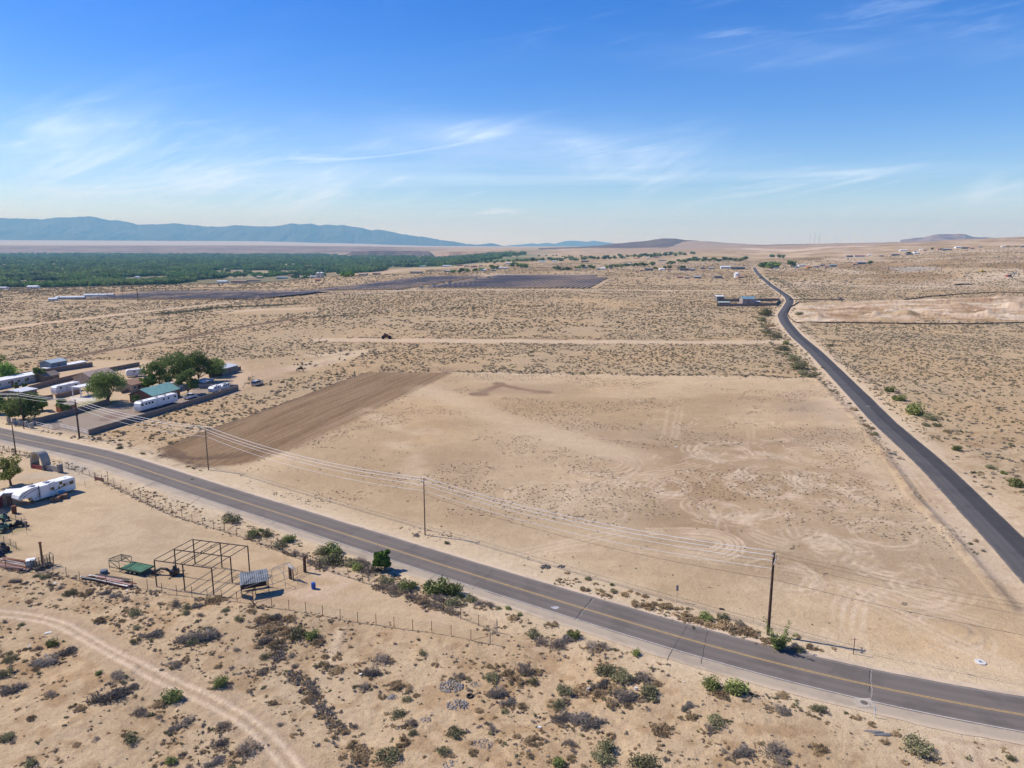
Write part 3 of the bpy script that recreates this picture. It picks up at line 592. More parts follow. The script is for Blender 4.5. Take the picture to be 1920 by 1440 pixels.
# double yellow centre line and white edge lines, one sheet each of painted marking
tag(ribbon('centre_line', MAINR, .06, .17, .046, yl), kind='structure'); tag(ribbon('centre_line', MAINR, -.17, -.06, .046, yl), kind='structure')
ribbon('edge_line', MAINR, -3.26, -3.14, .046, wp); ribbon('edge_line', MAINR, 3.42, 3.50, .046, paint('faded_white', (.34, .32, .28), .4))
def cut(Q, x0, x1): s = (Q[:, 0] > x0) & (Q[:, 0] < x1); return Q[s]
# two-tone resurfacing of the side road and crack seals across the main road
tar = mat('crack_sealer', (.05, .045, .042), .6, .2, 3); tarp = mat('pale_sealer', (.30, .27, .23), .7, .2, 3)
def crack(p, q, w=.10, m=tar, jit=.15, name='crack'):
    a = np.array(G(*p)); b_ = np.array(G(*q)); n = 26; tt = np.linspace(0, 1, n)[:, None]; P = a+(b_-a)*tt
    nn = normals(P); P = P+nn*((fbm(np.arange(n)*.35+a[0], np.full(n, 1.7), 3, 3)-.5)*2*jit)[:, None]
    w *= .85; V = np.concatenate([np.c_[P+nn*w/2, np.full(n, .0435)], np.c_[P-nn*w/2, np.full(n, .0435)]]); i = np.arange(n-1)
    o = mesh_obj('road_crack', V, np.c_[i, i+1, i+1+n, i+n], m); tag(o, kind='structure')
crack((1112,1120), (1078,1163), .14); crack((1116,1119), (1082,1163), .07, tarp); crack((1288,1173), (1250,1238), .07); crack((1326,1184), (1315,1245), .08); crack((1634,1257), (1634,1328), .13, tarp, .25); crack((1631,1257), (1631,1300), .09)
crack((682,989), (618,1020), .10); crack((783,1021), (737,1050), .07); crack((924,1070), (885,1105), .08); crack((884,1105), (862,1095), .04); crack((330,890), (225,930), .10); crack((410,912), (340,955), .08); crack((560,955), (505,985), .06)
crack((1748,863), (1745,885), .12); crack((860,1048), (800,1090), .05); crack((250,868), (150,892), .05)
m_ = MB()
for u, v in ((1505,651.5),(1541,660),(1628,762),(1652,764),(1757,917)):
    x, y = G(u, v); m_.box(x-.7, y-.12, .050, x+.7, y+.12, .054)
tag(m_.build('road_marking', wp), kind='structure')
x, y = G(1041, 1140); m_ = MB().prism([(x+.55*math.cos(a)*(1+.3*math.sin(3*a)), y+.4*math.sin(a)*(1+.2*math.cos(5*a))) for a in np.linspace(0, 6.0, 18)], .046, .050); tag(m_.build('paint_spill', mat('spill', (.45, .43, .45), .7, .3, 6)), kind='structure')
# far mountains and hills
def massif(name, sky, y0, y1, y2, ztail, m, step=40, seed=1, rough=1.0, amp=.5):
    us = np.linspace(sky[0][0], sky[-1][0], int((sky[-1][0]-sky[0][0])*1.2)+2); vs = np.interp(us, [p[0] for p in sky], [p[1] for p in sky])
    vs = vs+(fbm(us/7, us*0+seed, 4, seed)-.5)*(2.6 if seed == 3 else 1.0)*np.clip((463-vs)/10, 0, 1); top = np.array([CAMH+slope(v)*y1 for v in vs]); a = (us-960)/1363.0
    yy = np.unique(np.r_[np.linspace(y0, y1, 60), np.linspace(y1, y2, 18)]); A, YY = np.meshgrid(a, yy); T = np.broadcast_to(top, A.shape); XX = A*YY
    # keep the ridge at the same lateral place
    zb = np.minimum(base_z(XX, YY)-15, ztail); t = np.where(YY <= y1, (YY-y0)/(y1-y0), 1-(YY-y1)/(y2-y1))
    L_ = (y1-y0)*.35; n = fbm(XX/L_+seed, YY/L_, 6, seed*7, .55); rid = 1-np.abs(2*fbm(XX/(L_*.55), YY/(L_*2.0), 5, seed*5)-1)
    prof = t**1.25*(1-amp*(1-t)*rid*2.0*rough)+(n-.5)*.30*rough*t*(1-t)*2; prof = np.where(t >= .999, 1, prof)
    ZZ = zb+(T-zb)*np.clip(prof, -.02, 1.0)
    ny, nx = A.shape; i = np.arange(ny*nx).reshape(ny, nx); F = np.stack([i[:-1, :-1], i[:-1, 1:], i[1:, 1:], i[1:, :-1]], -1).reshape(-1, 4)
    return tag(mesh_obj(name, np.c_[XX.ravel(), YY.ravel(), ZZ.ravel()], F, m, smooth=True), kind='structure')
def rockmat(name, c1, c2, sc):
    m = bpy.data.materials.new(name); m.use_nodes = True; t = m.node_tree; b = t.nodes['Principled BSDF']; b.inputs['Roughness'].default_value = .95; b.inputs['Specular IOR Level'].default_value = .05
    gg = nd(t, 'ShaderNodeNewGeometry'); nz = nd(t, 'ShaderNodeTexNoise', ins={'Scale': sc, 'Detail': 8, 'Roughness': .65}); t.links.new(gg.outputs['Position'], nz.inputs['Vector'])
    mr = nd(t, 'ShaderNodeMapRange', ins={1: .38, 2: .62}); t.links.new(nz.outputs[0], mr.inputs[0])
    mx = nd(t, 'ShaderNodeMixRGB'); mx.inputs[1].default_value = (*c1, 1); mx.inputs[2].default_value = (*c2, 1); t.links.new(mr.outputs[0], mx.inputs[0]); t.links.new(mx.outputs[0], b.inputs['Base Color']); return m
mr1 = rockmat('mountain_rock', (.10, .10, .075), (.055, .065, .05), .0012); mr2 = rockmat('hill_scrub', (.16, .115, .085), (.095, .072, .058), .006); mr3 = rockmat('hill_sand', (.36, .27, .19), (.27, .20, .145), .004)
SKYM = [(-520,425),(-300,405),(-120,409),(0,408.5),(40,410),(85,411),(105,408.5),(140,407),(170,405.5),(182,407),(198,412),(230,414),(245,417),(260,421),(290,420.5),(310,420),(325,418.5),(345,420),(380,424),(420,425),(440,422),(458,423),(480,424),(510,424.5),(530,422),(545,418.5),(560,421),(582,419),(600,423),(615,421),(625,422.5),(645,422),(660,425),(680,427),(695,431),(712,431),(730,433.5),(745,437),(768,441),(785,443),(800,444.5),(825,450),(850,453),(870,456),(890,459),(905,457.5),(920,455.5),(930,458),(945,461.5),(960,465)]
massif('mountain_range', SKYM, 20500, 25000, 30000, 225, mr1, seed=3, rough=2.0)
massif('distant_hills', [(930,463),(955,460),(985,457.5),(998,456),(1008,457.5),(1025,455),(1040,457),(1062,451.5),(1078,451),(1100,453),(1115,451.5),(1130,453.5),(1160,457),(1190,461),(1215,463)], 30000, 34000, 37000, 40, mr1, seed=5)
massif('dark_hill', [(1010,465),(1080,463),(1120,461),(1150,457),(1185,454),(1215,451.5),(1230,448.5),(1246,447),(1264,447),(1280,449.5),(1310,451.5),(1345,455),(1380,459),(1400,463)], 5600, 7300, 9500, 28, mr2, seed=8, rough=.5)
massif('sand_hill', [(1200,462),(1260,455.5),(1300,452),(1330,452.5),(1360,455),(1400,457.5),(1450,459.5),(1520,461)], 5200, 7000, 9500, 35, mr3, seed=9, rough=.4)
massif('table_mesa', [(1690,450),(1712,447),(1735,444.5),(1752,440),(1765,439),(1785,439),(1800,438),(1812,439.5),(1822,443.5),(1838,445.5),(1850,444.5),(1865,446),(1900,447),(1990,449)], 8200, 9000, 10500, 100, rockmat('mesa_rock', (.30, .23, .19), (.12, .09, .09), .004), seed=11, rough=.5)
massif('mesa_cliff', [(648,477),(658,471.5),(700,470.5),(760,470.5),(803,471.5),(812,477)], 6150, 6300, 7600, -30, rockmat('cliff_dark', (.22, .15, .12), (.10, .075, .065), .006), seed=13, rough=.6)
massif('mesa_cliff', [(812,480),(826,474),(842,471.5),(900,471),(960,471.5),(1005,472),(1028,474.5),(1045,479)], 4950, 5150, 6300, -12, rockmat('cliff_tan_lit', (.42, .29, .20), (.26, .175, .125), .006), seed=14, rough=.6)  # tan of the sunlit cliff face put into its rock colour
# air: even thin haze between the camera and the far mountains
hz = MB().box(-62000, -400, -90, 62000, 42500, 1500).build('haze'); tag(hz, kind='stuff')
hm = bpy.data.materials.new('haze_air'); hm.use_nodes = True; t = hm.node_tree; t.nodes.remove(t.nodes['Principled BSDF'])
pv = nd(t, 'ShaderNodeVolumePrincipled'); pv.inputs['Density'].default_value = 5.4e-5; pv.inputs['Color'].default_value = (.26, .65, 1.0, 1); pv.inputs['Absorption Color'].default_value = (.68, .87, 1, 1); pv.inputs['Anisotropy'].default_value = 0.0
t.links.new(pv.outputs[0], [n for n in t.nodes if n.type == 'OUTPUT_MATERIAL'][0].inputs['Volume']); hz.data.materials.clear(); hz.data.materials.append(hm)
# ---------------------------------------------------------------- vegetation
def leafmat(name, c1, c2, rough=.85, vary=.35, transl=.12):
    m = bpy.data.materials.new(name); m.use_nodes = True; t = m.node_tree; b = t.nodes['Principled BSDF']
    b.inputs['Roughness'].default_value = rough; b.inputs['Specular IOR Level'].default_value = .15
    a = nd(t, 'ShaderNodeAttribute'); a.attribute_name = 'rnd'; mx = nd(t, 'ShaderNodeMixRGB'); mx.inputs[1].default_value = (*c1, 1); mx.inputs[2].default_value = (*c2, 1)
    t.links.new(a.outputs['Fac'], mx.inputs[0]); oi = nd(t, 'ShaderNodeObjectInfo'); mr = nd(t, 'ShaderNodeMapRange', ins={1: 0, 2: 1, 3: 1-vary, 4: 1+vary}); t.links.new(oi.outputs['Random'], mr.inputs[0])
    hs = nd(t, 'ShaderNodeHueSaturation'); t.links.new(mr.outputs[0], hs.inputs['Value']); t.links.new(mx.outputs[0], hs.inputs['Color']); t.links.new(hs.outputs[0], b.inputs['Base Color'])
    tr = nd(t, 'ShaderNodeBsdfTranslucent'); t.links.new(hs.outputs[0], tr.inputs[0]); ms = nd(t, 'ShaderNodeMixShader'); ms.inputs[0].default_value = transl
    t.links.new(b.outputs[0], ms.inputs[1]); t.links.new(tr.outputs[0], ms.inputs[2]); t.links.new(ms.outputs[0], [n for n in t.nodes if n.type == 'OUTPUT_MATERIAL'][0].inputs[0]); return m
LG = leafmat('leaf_bright_green', (.17, .205, .06), (.29, .31, .11)); LO = leafmat('leaf_olive', (.17, .165, .085), (.30, .28, .15)); LY = leafmat('twig_grey', (.20, .165, .135), (.36, .30, .235))
LR = leafmat('weed_rust', (.30, .21, .115), (.45, .335, .19)); LD = leafmat('brush_dark_grey', (.19, .165, .14), (.36, .31, .25)); LT = leafmat('leaf_tree', (.13, .185, .05), (.28, .33, .10), transl=.3); LTY = leafmat('leaf_tree_yellow', (.17, .19, .04), (.27, .26, .08), transl=.25)
LTD = leafmat('leaf_tree_dark', (.095, .14, .04), (.21, .255, .08), transl=.26); LPK = leafmat('leaf_fresh', (.10, .19, .035), (.21, .32, .07), transl=.25)
BARK = mat('bark', (.16, .11, .075), .95, .25, 4)
def quads(c, size, asp=.6, up=None, rg=rng, d=None):
    n = len(c); v = rg.normal(size=(n, 3)) if d is None else d; v /= np.linalg.norm(v, axis=1)[:, None]+1e-9
    w = rg.normal(size=(n, 3)); w -= (w*v).sum(1)[:, None]*v; w /= np.linalg.norm(w, axis=1)[:, None]+1e-9
    s = size*(rg.uniform(.6, 1.4, n))[:, None]; a = v*s; b = w*s*asp
    V = np.stack([c-a-b*.4, c-a*.1-b, c+a, c-a*.1+b], 1).reshape(-1, 3)
    return V, np.arange(4*n).reshape(n, 4)
def fol_obj(name, V, F, m, parent=None, link=True, rnd=None, extra=None):
    """leaf quads plus optional woody MB"""
    nq = len(F); r = np.repeat(rng.random(nq) if rnd is None else rnd, 4).astype(np.float32)
    if extra:
        b = len(V); ev = np.array(extra.v); ef = [f for f in extra.f]; q = []
        for f in ef: q.append(tuple(i+b for i in (f if len(f) == 4 else (f[0], f[1], f[2], f[2]))) if len(f) == 4 else None)
        q = [x for x in q if x]; V = np.vstack([V, ev]); F = np.vstack([F, np.array(q)]); r = np.r_[r, np.full(len(ev), .5, np.float32)]
        mi = np.r_[np.zeros(nq), np.ones(len(q))]
        o = mesh_obj(name, V, F, [m, BARK], parent, midx=mi, link=link)
    else: o = mesh_obj(name, V, F, m, parent, link=link)
    at = o.data.attributes.new('rnd', 'FLOAT', 'POINT'); at.data.foreach_set('value', r.astype(np.float32)); return o
def dome(n, k, flat=.75, rg=rng, hollow=.55, rr=.42):
    """points on a clumpy dome of unit radius"""
    a = rg.uniform(0, 6.283, k); r = np.sqrt(rg.random(k))*.66; cc = np.c_[r*np.cos(a), r*np.sin(a), rg.uniform(.12, .62, k)*flat]; cr = rg.uniform(.6, 1.15, k)*rr
    i = rg.integers(0, k, n); d = rg.normal(size=(n, 3)); d /= np.linalg.norm(d, axis=1)[:, None]
    p = cc[i]+d*(cr[i]*rg.uniform(hollow, 1.05, n))[:, None]*np.array([1, 1, .85]); p[:, 2] = np.abs(p[:, 2]); return p, d, rg.random(k)[i]
SH = {}
def make_shrubs():
    for key, m, n, k, flat, sz, asp, nv in (('G', LG, 1100, 11, .85, .075, .6, 3), ('O', LO, 1000, 12, .75, .07, .5, 3), ('Y', LY, 1000, 9, .62, .10, .16, 3), ('R', LR, 1100, 9, .38, .10, .28, 3), ('D', LD, 1300, 11, .32, .12, .17, 3)):
        L_ = []
        for q in range(nv):
            p, d, cr = dome(n, k, flat, rr=.46)
            if key == 'D': p[:, 0] *= 1.25; p[:, 1] *= .75
            dd = None
            if key in 'YD': dd = d*.8+rng.normal(size=d.shape)*.4; dd[:, 2] = np.abs(dd[:, 2])
            V, F = quads(p, sz, asp, d=dd); V[:, 2] = np.maximum(V[:, 2], -.03)
            o = fol_obj('shrub', V, F, m, link=False, rnd=np.clip(.5*cr+.6*rng.random(n)-.05, 0, 1)); L_.append(o.data)
        SH[key] = L_
make_shrubs()
SHR = '''252,1157,24,O 281,1166,12,Y 256,1181,13,O 345,1156,17,O 375,1160,17,Y 369,1169,10,O 422,1150,15,O 472,1152,20,R 449,1170,14,O 284,1198,34,D 254,1208,19,O 357,1204,42,D 389,1200,46,D 362,1208,22,O 441,1222,17,Y
98,1210,24,G 70,1220,20,Y 122,1228,34,D 88,1246,40,D 66,1256,18,R 16,1225,14,O 20,1239,23,O 12,1268,27,O 20,1300,40,D 185,1269,13,G 217,1280,32,Y 205,1316,56,D 243,1294,25,D 178,1318,12,O 95,1308,22,Y 148,1332,22,R 58,1350,18,R
325,1315,35,G 300,1322,26,R 268,1340,35,Y 300,1347,18,Y 350,1357,30,Y 326,1370,24,D 420,1368,28,Y 412,1288,26,G 430,1291,16,Y 326,1251,28,Y 409,1253,16,R 348,1240,15,R 11,1385,26,O 24,1392,14,Y 144,1398,16,R 178,1389,16,Y 250,1389,28,O
233,1380,14,R 55,1436,22,O 323,1430,20,G 412,1402,34,Y 467,1408,42,Y 400,1432,32,D 357,1438,17,Y 7,1170,15,Y 38,1174,13,O 230,1168,15,R 190,1167,22,R 132,1115,23,O 114,1106,20,Y 92,1101,20,Y 84,1085,18,O 69,1080,12,O 160,1117,28,R
195,1116,20,D 215,1121,22,D 237,1126,18,Y 54,1130,15,R 31,1092,20,D 46,1095,14,D 326,1139,30,Y 301,1133,12,Y 346,1144,18,O 368,1142,22,D 400,1133,38,R 111,1125,10,Y 513,1165,28,D 494,1168,30,R 505,1188,30,R 494,1209,26,D 520,1214,30,R 543,1168,26,R
555,1197,38,O 582,1198,30,G 596,1208,24,R 530,1190,28,R 497,1235,18,O 492,1262,28,Y 448,1167,14,O 545,1230,18,Y 556,1248,16,Y 578,1275,10,R 594,1300,30,Y 578,1313,22,R 608,1318,16,Y 606,1253,24,R 630,1264,32,R 608,1232,16,R 631,1236,20,R
711,1243,34,Y 698,1265,32,D 671,1262,16,R 680,1292,26,Y 746,1346,30,O 741,1288,28,R 760,1292,24,R 716,1306,18,R 770,1362,26,Y 774,1379,18,O 755,1398,24,R 727,1425,40,O 854,1382,28,O 920,1371,24,Y 898,1335,18,R 833,1415,22,O 888,1417,20,R
631,1360,22,R 662,1366,18,Y 645,1374,20,R 673,1414,34,R 665,1398,24,R 676,1430,28,R 528,1360,16,Y 551,1380,14,R 510,1321,18,R 795,1228,18,O 815,1249,16,R 860,1273,24,Y 925,1252,22,R 762,1314,16,O 781,1305,16,R
999,1196,24,O 1017,1206,30,Y 1040,1218,38,Y 1056,1205,32,D 1073,1196,24,G 1108,1222,36,Y 1132,1219,28,Y 1120,1223,20,R 1192,1229,18,G 1137,1264,38,O 1166,1280,40,O 1194,1281,26,D 1212,1282,40,Y 1232,1287,20,R 1126,1292,36,D 1093,1300,38,R 1060,1302,30,O
1160,1320,44,Y 1181,1315,36,D 1220,1311,38,O 1124,1306,30,R 1150,1299,34,R 1147,1325,24,R 1179,1330,18,R 1051,1329,28,O 1056,1349,36,D 1082,1355,40,D 1106,1364,40,D 921,1277,26,O 983,1261,40,Y 1004,1263,24,R 934,1305,36,D 952,1321,28,D 997,1282,22,O
966,1282,30,R 950,1267,26,R 979,1327,20,R 946,1337,14,O 999,1356,14,Y 1001,1397,32,R 968,1384,18,R 1134,1430,40,O 1131,1410,36,O 1048,1438,22,G 1072,1427,20,R 992,1423,18,R 1238,1376,40,R 1144,1384,20,R 1070,1402,22,Y 1208,1438,46,O
1288,1330,24,D 1297,1350,24,R 1328,1371,24,Y 1341,1363,30,O 1332,1293,34,G 1377,1302,40,G 1353,1309,28,R 1395,1298,20,O 1036,1173,22,R 1361,1416,18,Y 1394,1418,36,D 974,1155,10,G 962,1162,22,R 916,1139,24,Y 936,1142,12,O 953,1143,10,G
1536,1333,26,O 1462,1336,32,Y 1586,1339,10,O 1605,1347,18,R 1636,1361,16,R 1467,1307,24,R 1679,1379,18,R 1722,1415,52,O 1740,1424,26,Y 1450,1425,56,Y 1401,1419,32,Y 1462,1441,30,Y 1539,1410,26,R 1533,1419,18,R 1658,1394,16,R 1696,1432,14,R 1893,1423,18,O
1388,1174,20,R 1410,1192,32,R 1438,1204,26,R 1493,1196,16,R 1523,1217,24,R 1485,1219,30,D 1498,1222,24,O 1563,1217,10,R 1540,1221,12,R 434,982,36,O 474,1010,26,G 491,997,10,G 505,1007,28,O 540,1018,26,G 525,1029,26,O 552,1039,20,Y 567,1045,20,Y
599,1043,30,O 627,1043,36,G 611,1057,28,O 630,1060,42,O 658,1062,26,O 674,1055,30,Y 683,1060,24,Y 671,1072,24,G 692,1080,44,Y 708,1074,26,Y 727,1093,30,O 740,1104,22,Y 766,1107,34,G 814,1115,48,G 852,1114,38,G 820,1131,36,Y 848,1134,30,O 863,1121,14,G
792,1130,30,R 880,1129,26,O 899,1136,24,Y 780,1005,12,Y 839,1020,12,O 1063,1076,12,R 1080,1087,8,R 1102,1088,12,O 1117,1097,11,R 1097,1108,20,R 1151,1112,14,O 1147,1098,8,G 1172,1118,20,R 1181,1110,12,R 1196,1115,12,R 1210,1121,16,R 1196,1137,30,R
1216,1143,28,R 1226,1133,14,R 1249,1141,26,R 1236,1126,10,R 1275,1142,14,R 1289,1143,9,O 1327,1165,26,G 1353,1164,26,O 1288,1163,30,R 1309,1168,26,R 1358,1180,38,R 1387,1175,26,Y 1332,1177,26,R 1400,1188,28,R 1378,1186,26,R 1667,737,20,G 1684,741,18,Y
1683,754,24,G 1716,782,42,G 1745,789,26,O 1757,800,18,O 1737,800,16,O 1794,846,18,G 1860,881,20,O 1883,892,12,G 1901,915,26,G 1778,812,18,R 1519,709,22,O 1500,695,32,O 1492,679,26,O 1466,660,26,O 1474,647,14,G 1455,636,22,O 1443,614,22,R 1430,595,30,O
1640,817,14,O 1600,771,18,R 1622,801,16,R 1556,651,12,O 1497,595,18,O 1634,806,16,R 268,852,10,O 225,842,13,O 360,900,6,O 1425,605,22,O 1440,627,18,O 1505,703,20,O 1478,668,18,O 1890,905,12,O'''
WN = {'G': ('bright green leafy bush', 'bush'), 'O': ('olive green rounded shrub', 'shrub'), 'Y': ('grey dried out twiggy bush', 'bush'), 'R': ('rusty brown dry weed clump', 'weed clump'), 'D': ('low dark grey spread of dead brush', 'brush')}
ORD = 'first second third fourth fifth sixth seventh eighth ninth tenth eleventh twelfth thirteenth fourteenth fifteenth sixteenth seventeenth eighteenth nineteenth twentieth'.split()
def region(u, v):
    x, y = G(u, v)
    if v < 830 and u > 1380: return 'beside the far side road' if v < 720 else 'right of the side road' if u > 1655 else 'on the left verge of the side road'
    d = np.hypot(*(MAINR-np.array([x, y])).T); k = int(d.argmin()); side = (normals(MAINR)[k]@(np.array([x, y])-MAINR[k])) > 0
    if side: return 'on the field side verge of the main road' if v > 1000 else 'at the field edge near the tilled strip' if v < 930 else 'beside the pole by the main road'
    if u < 920 and v < 1145 and v > 970 and u > 420: return 'between the roadside fence and the main road'
    tr = np.interp(u, [p[0] for p in RU], [p[1] for p in RU])
    if u < 575 and v > tr: return 'below the curving dirt track'
    if u < 480: return 'between the dirt track and the wire fence'
    if u < 700: return 'below the long wire fence, left of centre'
    if u < 960: return 'on the sand below the pointed fence corner'
    if u < 1250: return 'near the bottom between fence corner and main road'
    return 'below the main road towards the bottom right'
LST = []
for w in SHR.split():
    a = w.split(','); LST.append((float(a[0]), float(a[1]), float(a[2]), a[3]))
grp = {}
for s_ in LST: grp.setdefault((s_[3], region(s_[0], s_[1])), []).append(s_)
for (ty, rg_), L_ in grp.items():
    L_.sort()
    for i, (u, v, w, _) in enumerate(L_):
        x, y = G(u, v-w*.12); sc = w/2/1363*math.hypot(y, CAMH)*(1.28 if _ in 'GO' else 1.08); o = bpy.data.objects.new('shrub' if ty in 'GOY' else 'weed_clump' if ty == 'R' else 'dead_brush', R.choice(SH[ty])); COL.objects.link(o)
        z = float(gz(x, y)[0]); o.location = (x, y, z-.02); o.rotation_euler = (0, 0, R.uniform(0, 6.28) if ty != 'D' else R.uniform(.1, .6))
        h = {'G': 1.0, 'O': .95, 'Y': .9, 'R': .95, 'D': 1.0}[ty]; o.scale = (sc*R.uniform(.95, 1.1), sc*R.uniform(.8, 1.0), sc*h*R.uniform(.85, 1.1))
        nm, cat = WN[ty]; n = len(L_)
        if n == 1: lb = f'{nm} {rg_}'
        elif i == n-1 and n > 3: lb = f'{nm}, rightmost of those {rg_}'
        elif i < 20: lb = f'{nm}, {ORD[i]} from left {rg_}'
        else: lb = f'{nm}, {ORD[min(19, n-1-i)]} from right {rg_}'
        if i >= 20 and n-1-i > 19: lb = f'{nm} {rg_}'
        tag(o, ' '.join(lb.split()[:16]), cat, f'{cat}s {rg_}')
# ---- ground cover too small and too many to count: instanced tufts
def instancer(name, pts, scl, rot, idx, templates, zs=None):
    pts = np.asarray(pts, np.float32); me = bpy.data.meshes.new(name); me.vertices.add(len(pts)); me.vertices.foreach_set('co', pts.ravel())
    for nm, d, ty in (('scl', scl, 'FLOAT'), ('rot', rot, 'FLOAT'), ('idx', idx, 'INT')):
        at = me.attributes.new(nm, ty, 'POINT'); at.data.foreach_set('value', np.asarray(d, np.int32 if ty == 'INT' else np.float32))
    o = bpy.data.objects.new(name, me); COL.objects.link(o); tag(o, kind='stuff')
    tc_ = bpy.data.collections.new(name+'_templates')
    for i, tm in enumerate(templates):
        ob = bpy.data.objects.new(f'{name}_{i:02d}', tm); tc_.objects.link(ob)
    ng = bpy.data.node_groups.new(name, 'GeometryNodeTree'); ng.interface.new_socket('Geometry', in_out='INPUT', socket_type='NodeSocketGeometry'); ng.interface.new_socket('Geometry', in_out='OUTPUT', socket_type='NodeSocketGeometry')
    gi = ng.nodes.new('NodeGroupInput'); go = ng.nodes.new('NodeGroupOutput'); ip = ng.nodes.new('GeometryNodeInstanceOnPoints'); ci = ng.nodes.new('GeometryNodeCollectionInfo')
    ci.inputs[0].default_value = tc_; ci.inputs[1].default_value = True; ci.inputs[2].default_value = True; ip.inputs['Pick Instance'].default_value = True
    def na(nm, dt):
        n = ng.nodes.new('GeometryNodeInputNamedAttribute'); n.data_type = dt; n.inputs[0].default_value = nm; return n.outputs[0]
    cx = ng.nodes.new('ShaderNodeCombineXYZ'); ng.links.new(na('rot', 'FLOAT'), cx.inputs[2]); sx = ng.nodes.new('ShaderNodeCombineXYZ'); s_ = na('scl', 'FLOAT')
    for k in range(3): ng.links.new(s_, sx.inputs[k])
    ng.links.new(gi.outputs[0], ip.inputs['Points']); ng.links.new(ci.outputs[0], ip.inputs['Instance']); ng.links.new(na('idx', 'INT'), ip.inputs['Instance Index']); ng.links.new(cx.outputs[0], ip.inputs['Rotation']); ng.links.new(sx.outputs[0], ip.inputs['Scale'])
    ng.links.new(ip.outputs[0], go.inputs[0]); md = o.modifiers.new('scatter', 'NODES'); md.node_group = ng
    return o
def tuft(m, n, sz, asp, flat, k=5):
    p, d, cr = dome(n, k, flat, rr=.4); dd = d*.6+rng.normal(size=d.shape)*.4; dd[:, 2] = np.abs(dd[:, 2]); V, F = quads(p, sz, asp, d=dd); return fol_obj('tuft', V, F, m, link=False).data
TU = [tuft(LO, 90, .24, .4, .6), tuft(LO, 80, .24, .4, .5), tuft(LR, 70, .26, .3, .45), tuft(LY, 80, .26, .25, .5), tuft(LD, 80, .26, .25, .5), tuft(LD, 70, .3, .3, .4)]
def rand_pts(n, ymin, ymax, pw=1.0, amax=.76):
    yy = (rng.random(n)*(ymax**(pw+1)-ymin**(pw+1))+ymin**(pw+1))**(1/(pw+1)); return yy*rng.uniform(-amax, amax, n), yy
def masks(x, y):
    return inpoly(x, y, FIELD), inpoly(x, y, PLOW), inpoly(x, y, YARD1), inpoly(x, y, COMP), pdist(x, y, MAINR, 12), pdist(x, y, SIDER, 10)
PITP = Gp([(1498,569),(1580,565),(1925,556),(1925,604),(1700,603),(1500,606),(1486,592)])
SOL = [Gp([(785,542),(905,516),(945,514),(1112,514),(1150,521),(1118,541)]), Gp([(560,548),(700,530),(890,516),(775,543)]), Gp([(100,566),(185,551),(250,547),(560,546),(400,562)])]
BARE = [Gp([(470,700),(440,676),(560,668),(620,662),(700,652),(640,690),(560,706),(500,716)]), Gp([(400,590),(480,578),(590,576),(600,584),(520,590)])]
ROADL = [Gp([(590,637),(860,639),(1460,641)]), Gp([(-60,622),(0,616),(230,589),(420,569)]), Gp([(100,676),(350,632),(560,597)]), Gp([(560,547),(1000,543),(1420,546)])]
def keep(x, y, extra=()):
    f, p, a, c, m_, s_ = masks(x, y); k = ~(f | p | a | c) & (m_ > 6.5) & (s_ > 5)
    for P in [PITP]+SOL+BARE: k &= ~inpoly(x, y, P)
    for P, q_ in zip(ROADL, (9, 6, 3, 8)): k &= pdist(x, y, P, q_+1) > q_
    return k
pts = []; scl = []; idx = []
# mid-ground scrub
for (n, y0, y1, sA, sB) in ((60000, 110, 420, .26, .85), (80000, 420, 950, .45, 1.15), (36000, 950, 2300, 1.0, 2.2)):
    x, y = rand_pts(n, y0, y1, .6 if y0 > 400 else .9); k = keep(x, y); south = pdist(x, y, MAINR, 400)
    dn = fbm(x/40, y/40, 3, 101)*.6+fbm(x/7, y/7, 2, 102)*.6
    k &= dn > .47
    sd_ = np.cross(np.c_[np.diff(MAINR[:2], axis=0).repeat(len(x), 0)], np.c_[x-MAINR[0, 0], y-MAINR[0, 1]]) if 0 else None
    k &= fbm(x/90, y/130, 3, 103)+.25*rng.random(len(x)) > .40
    # nothing of this kind south of the main road
    k &= ~((y < 165) & (y < np.interp(x, MAINR[:, 0], MAINR[:, 1])+6))
    k &= ~((y < 260) & (x > np.interp(y, SIDER[::-1][np.argsort(SIDER[::-1][:, 1])][:, 1], SIDER[::-1][np.argsort(SIDER[::-1][:, 1])][:, 0])) & (rng.random(len(x)) < .35))
    k &= ~((y > 1500) & (x < -.12*y))
    x, y = x[k], y[k]; pts.append(np.c_[x, y, gz(x, y)-.03]); q = rng.random(len(x)); scl.append(sA+(sB-sA)*q**2.2)
    idx.append(rng.choice(6, len(x), p=[.18, .16, .24, .18, .13, .11]))
pts = np.vstack(pts); scl = np.concatenate(scl); idx = np.concatenate(idx); print('scrub', len(pts))
instancer('scrub', pts, scl, rng.uniform(0, 6.28, len(pts)), idx, TU)
# dry tufts on the near sand
x, y = rand_pts(110000, 56, 230, .8, .8); f, p, a, c, m_, s_ = masks(x, y)
below = y < np.interp(x, MAINR[:, 0], MAINR[:, 1]); k = ~(f | p | a | c) & (m_ > 6.6) & (s_ > 5) & below
dt = pdist(x, y, QM, 4); k &= dt > 2.6
dn = fbm(x/9, y/9, 3, 111)*.7+fbm(x/2.2, y/2.2, 2, 112)*.5; k &= (dn > .62+.0*x) | (rng.random(len(x)) < .14)
x, y = x[k], y[k]; q = rng.random(len(x)); s1 = .08+.34*q**2.6; P1 = np.c_[x, y, gz(x, y)-.01]; i1 = rng.choice(6, len(x), p=[.08, .06, .50, .20, .08, .08])
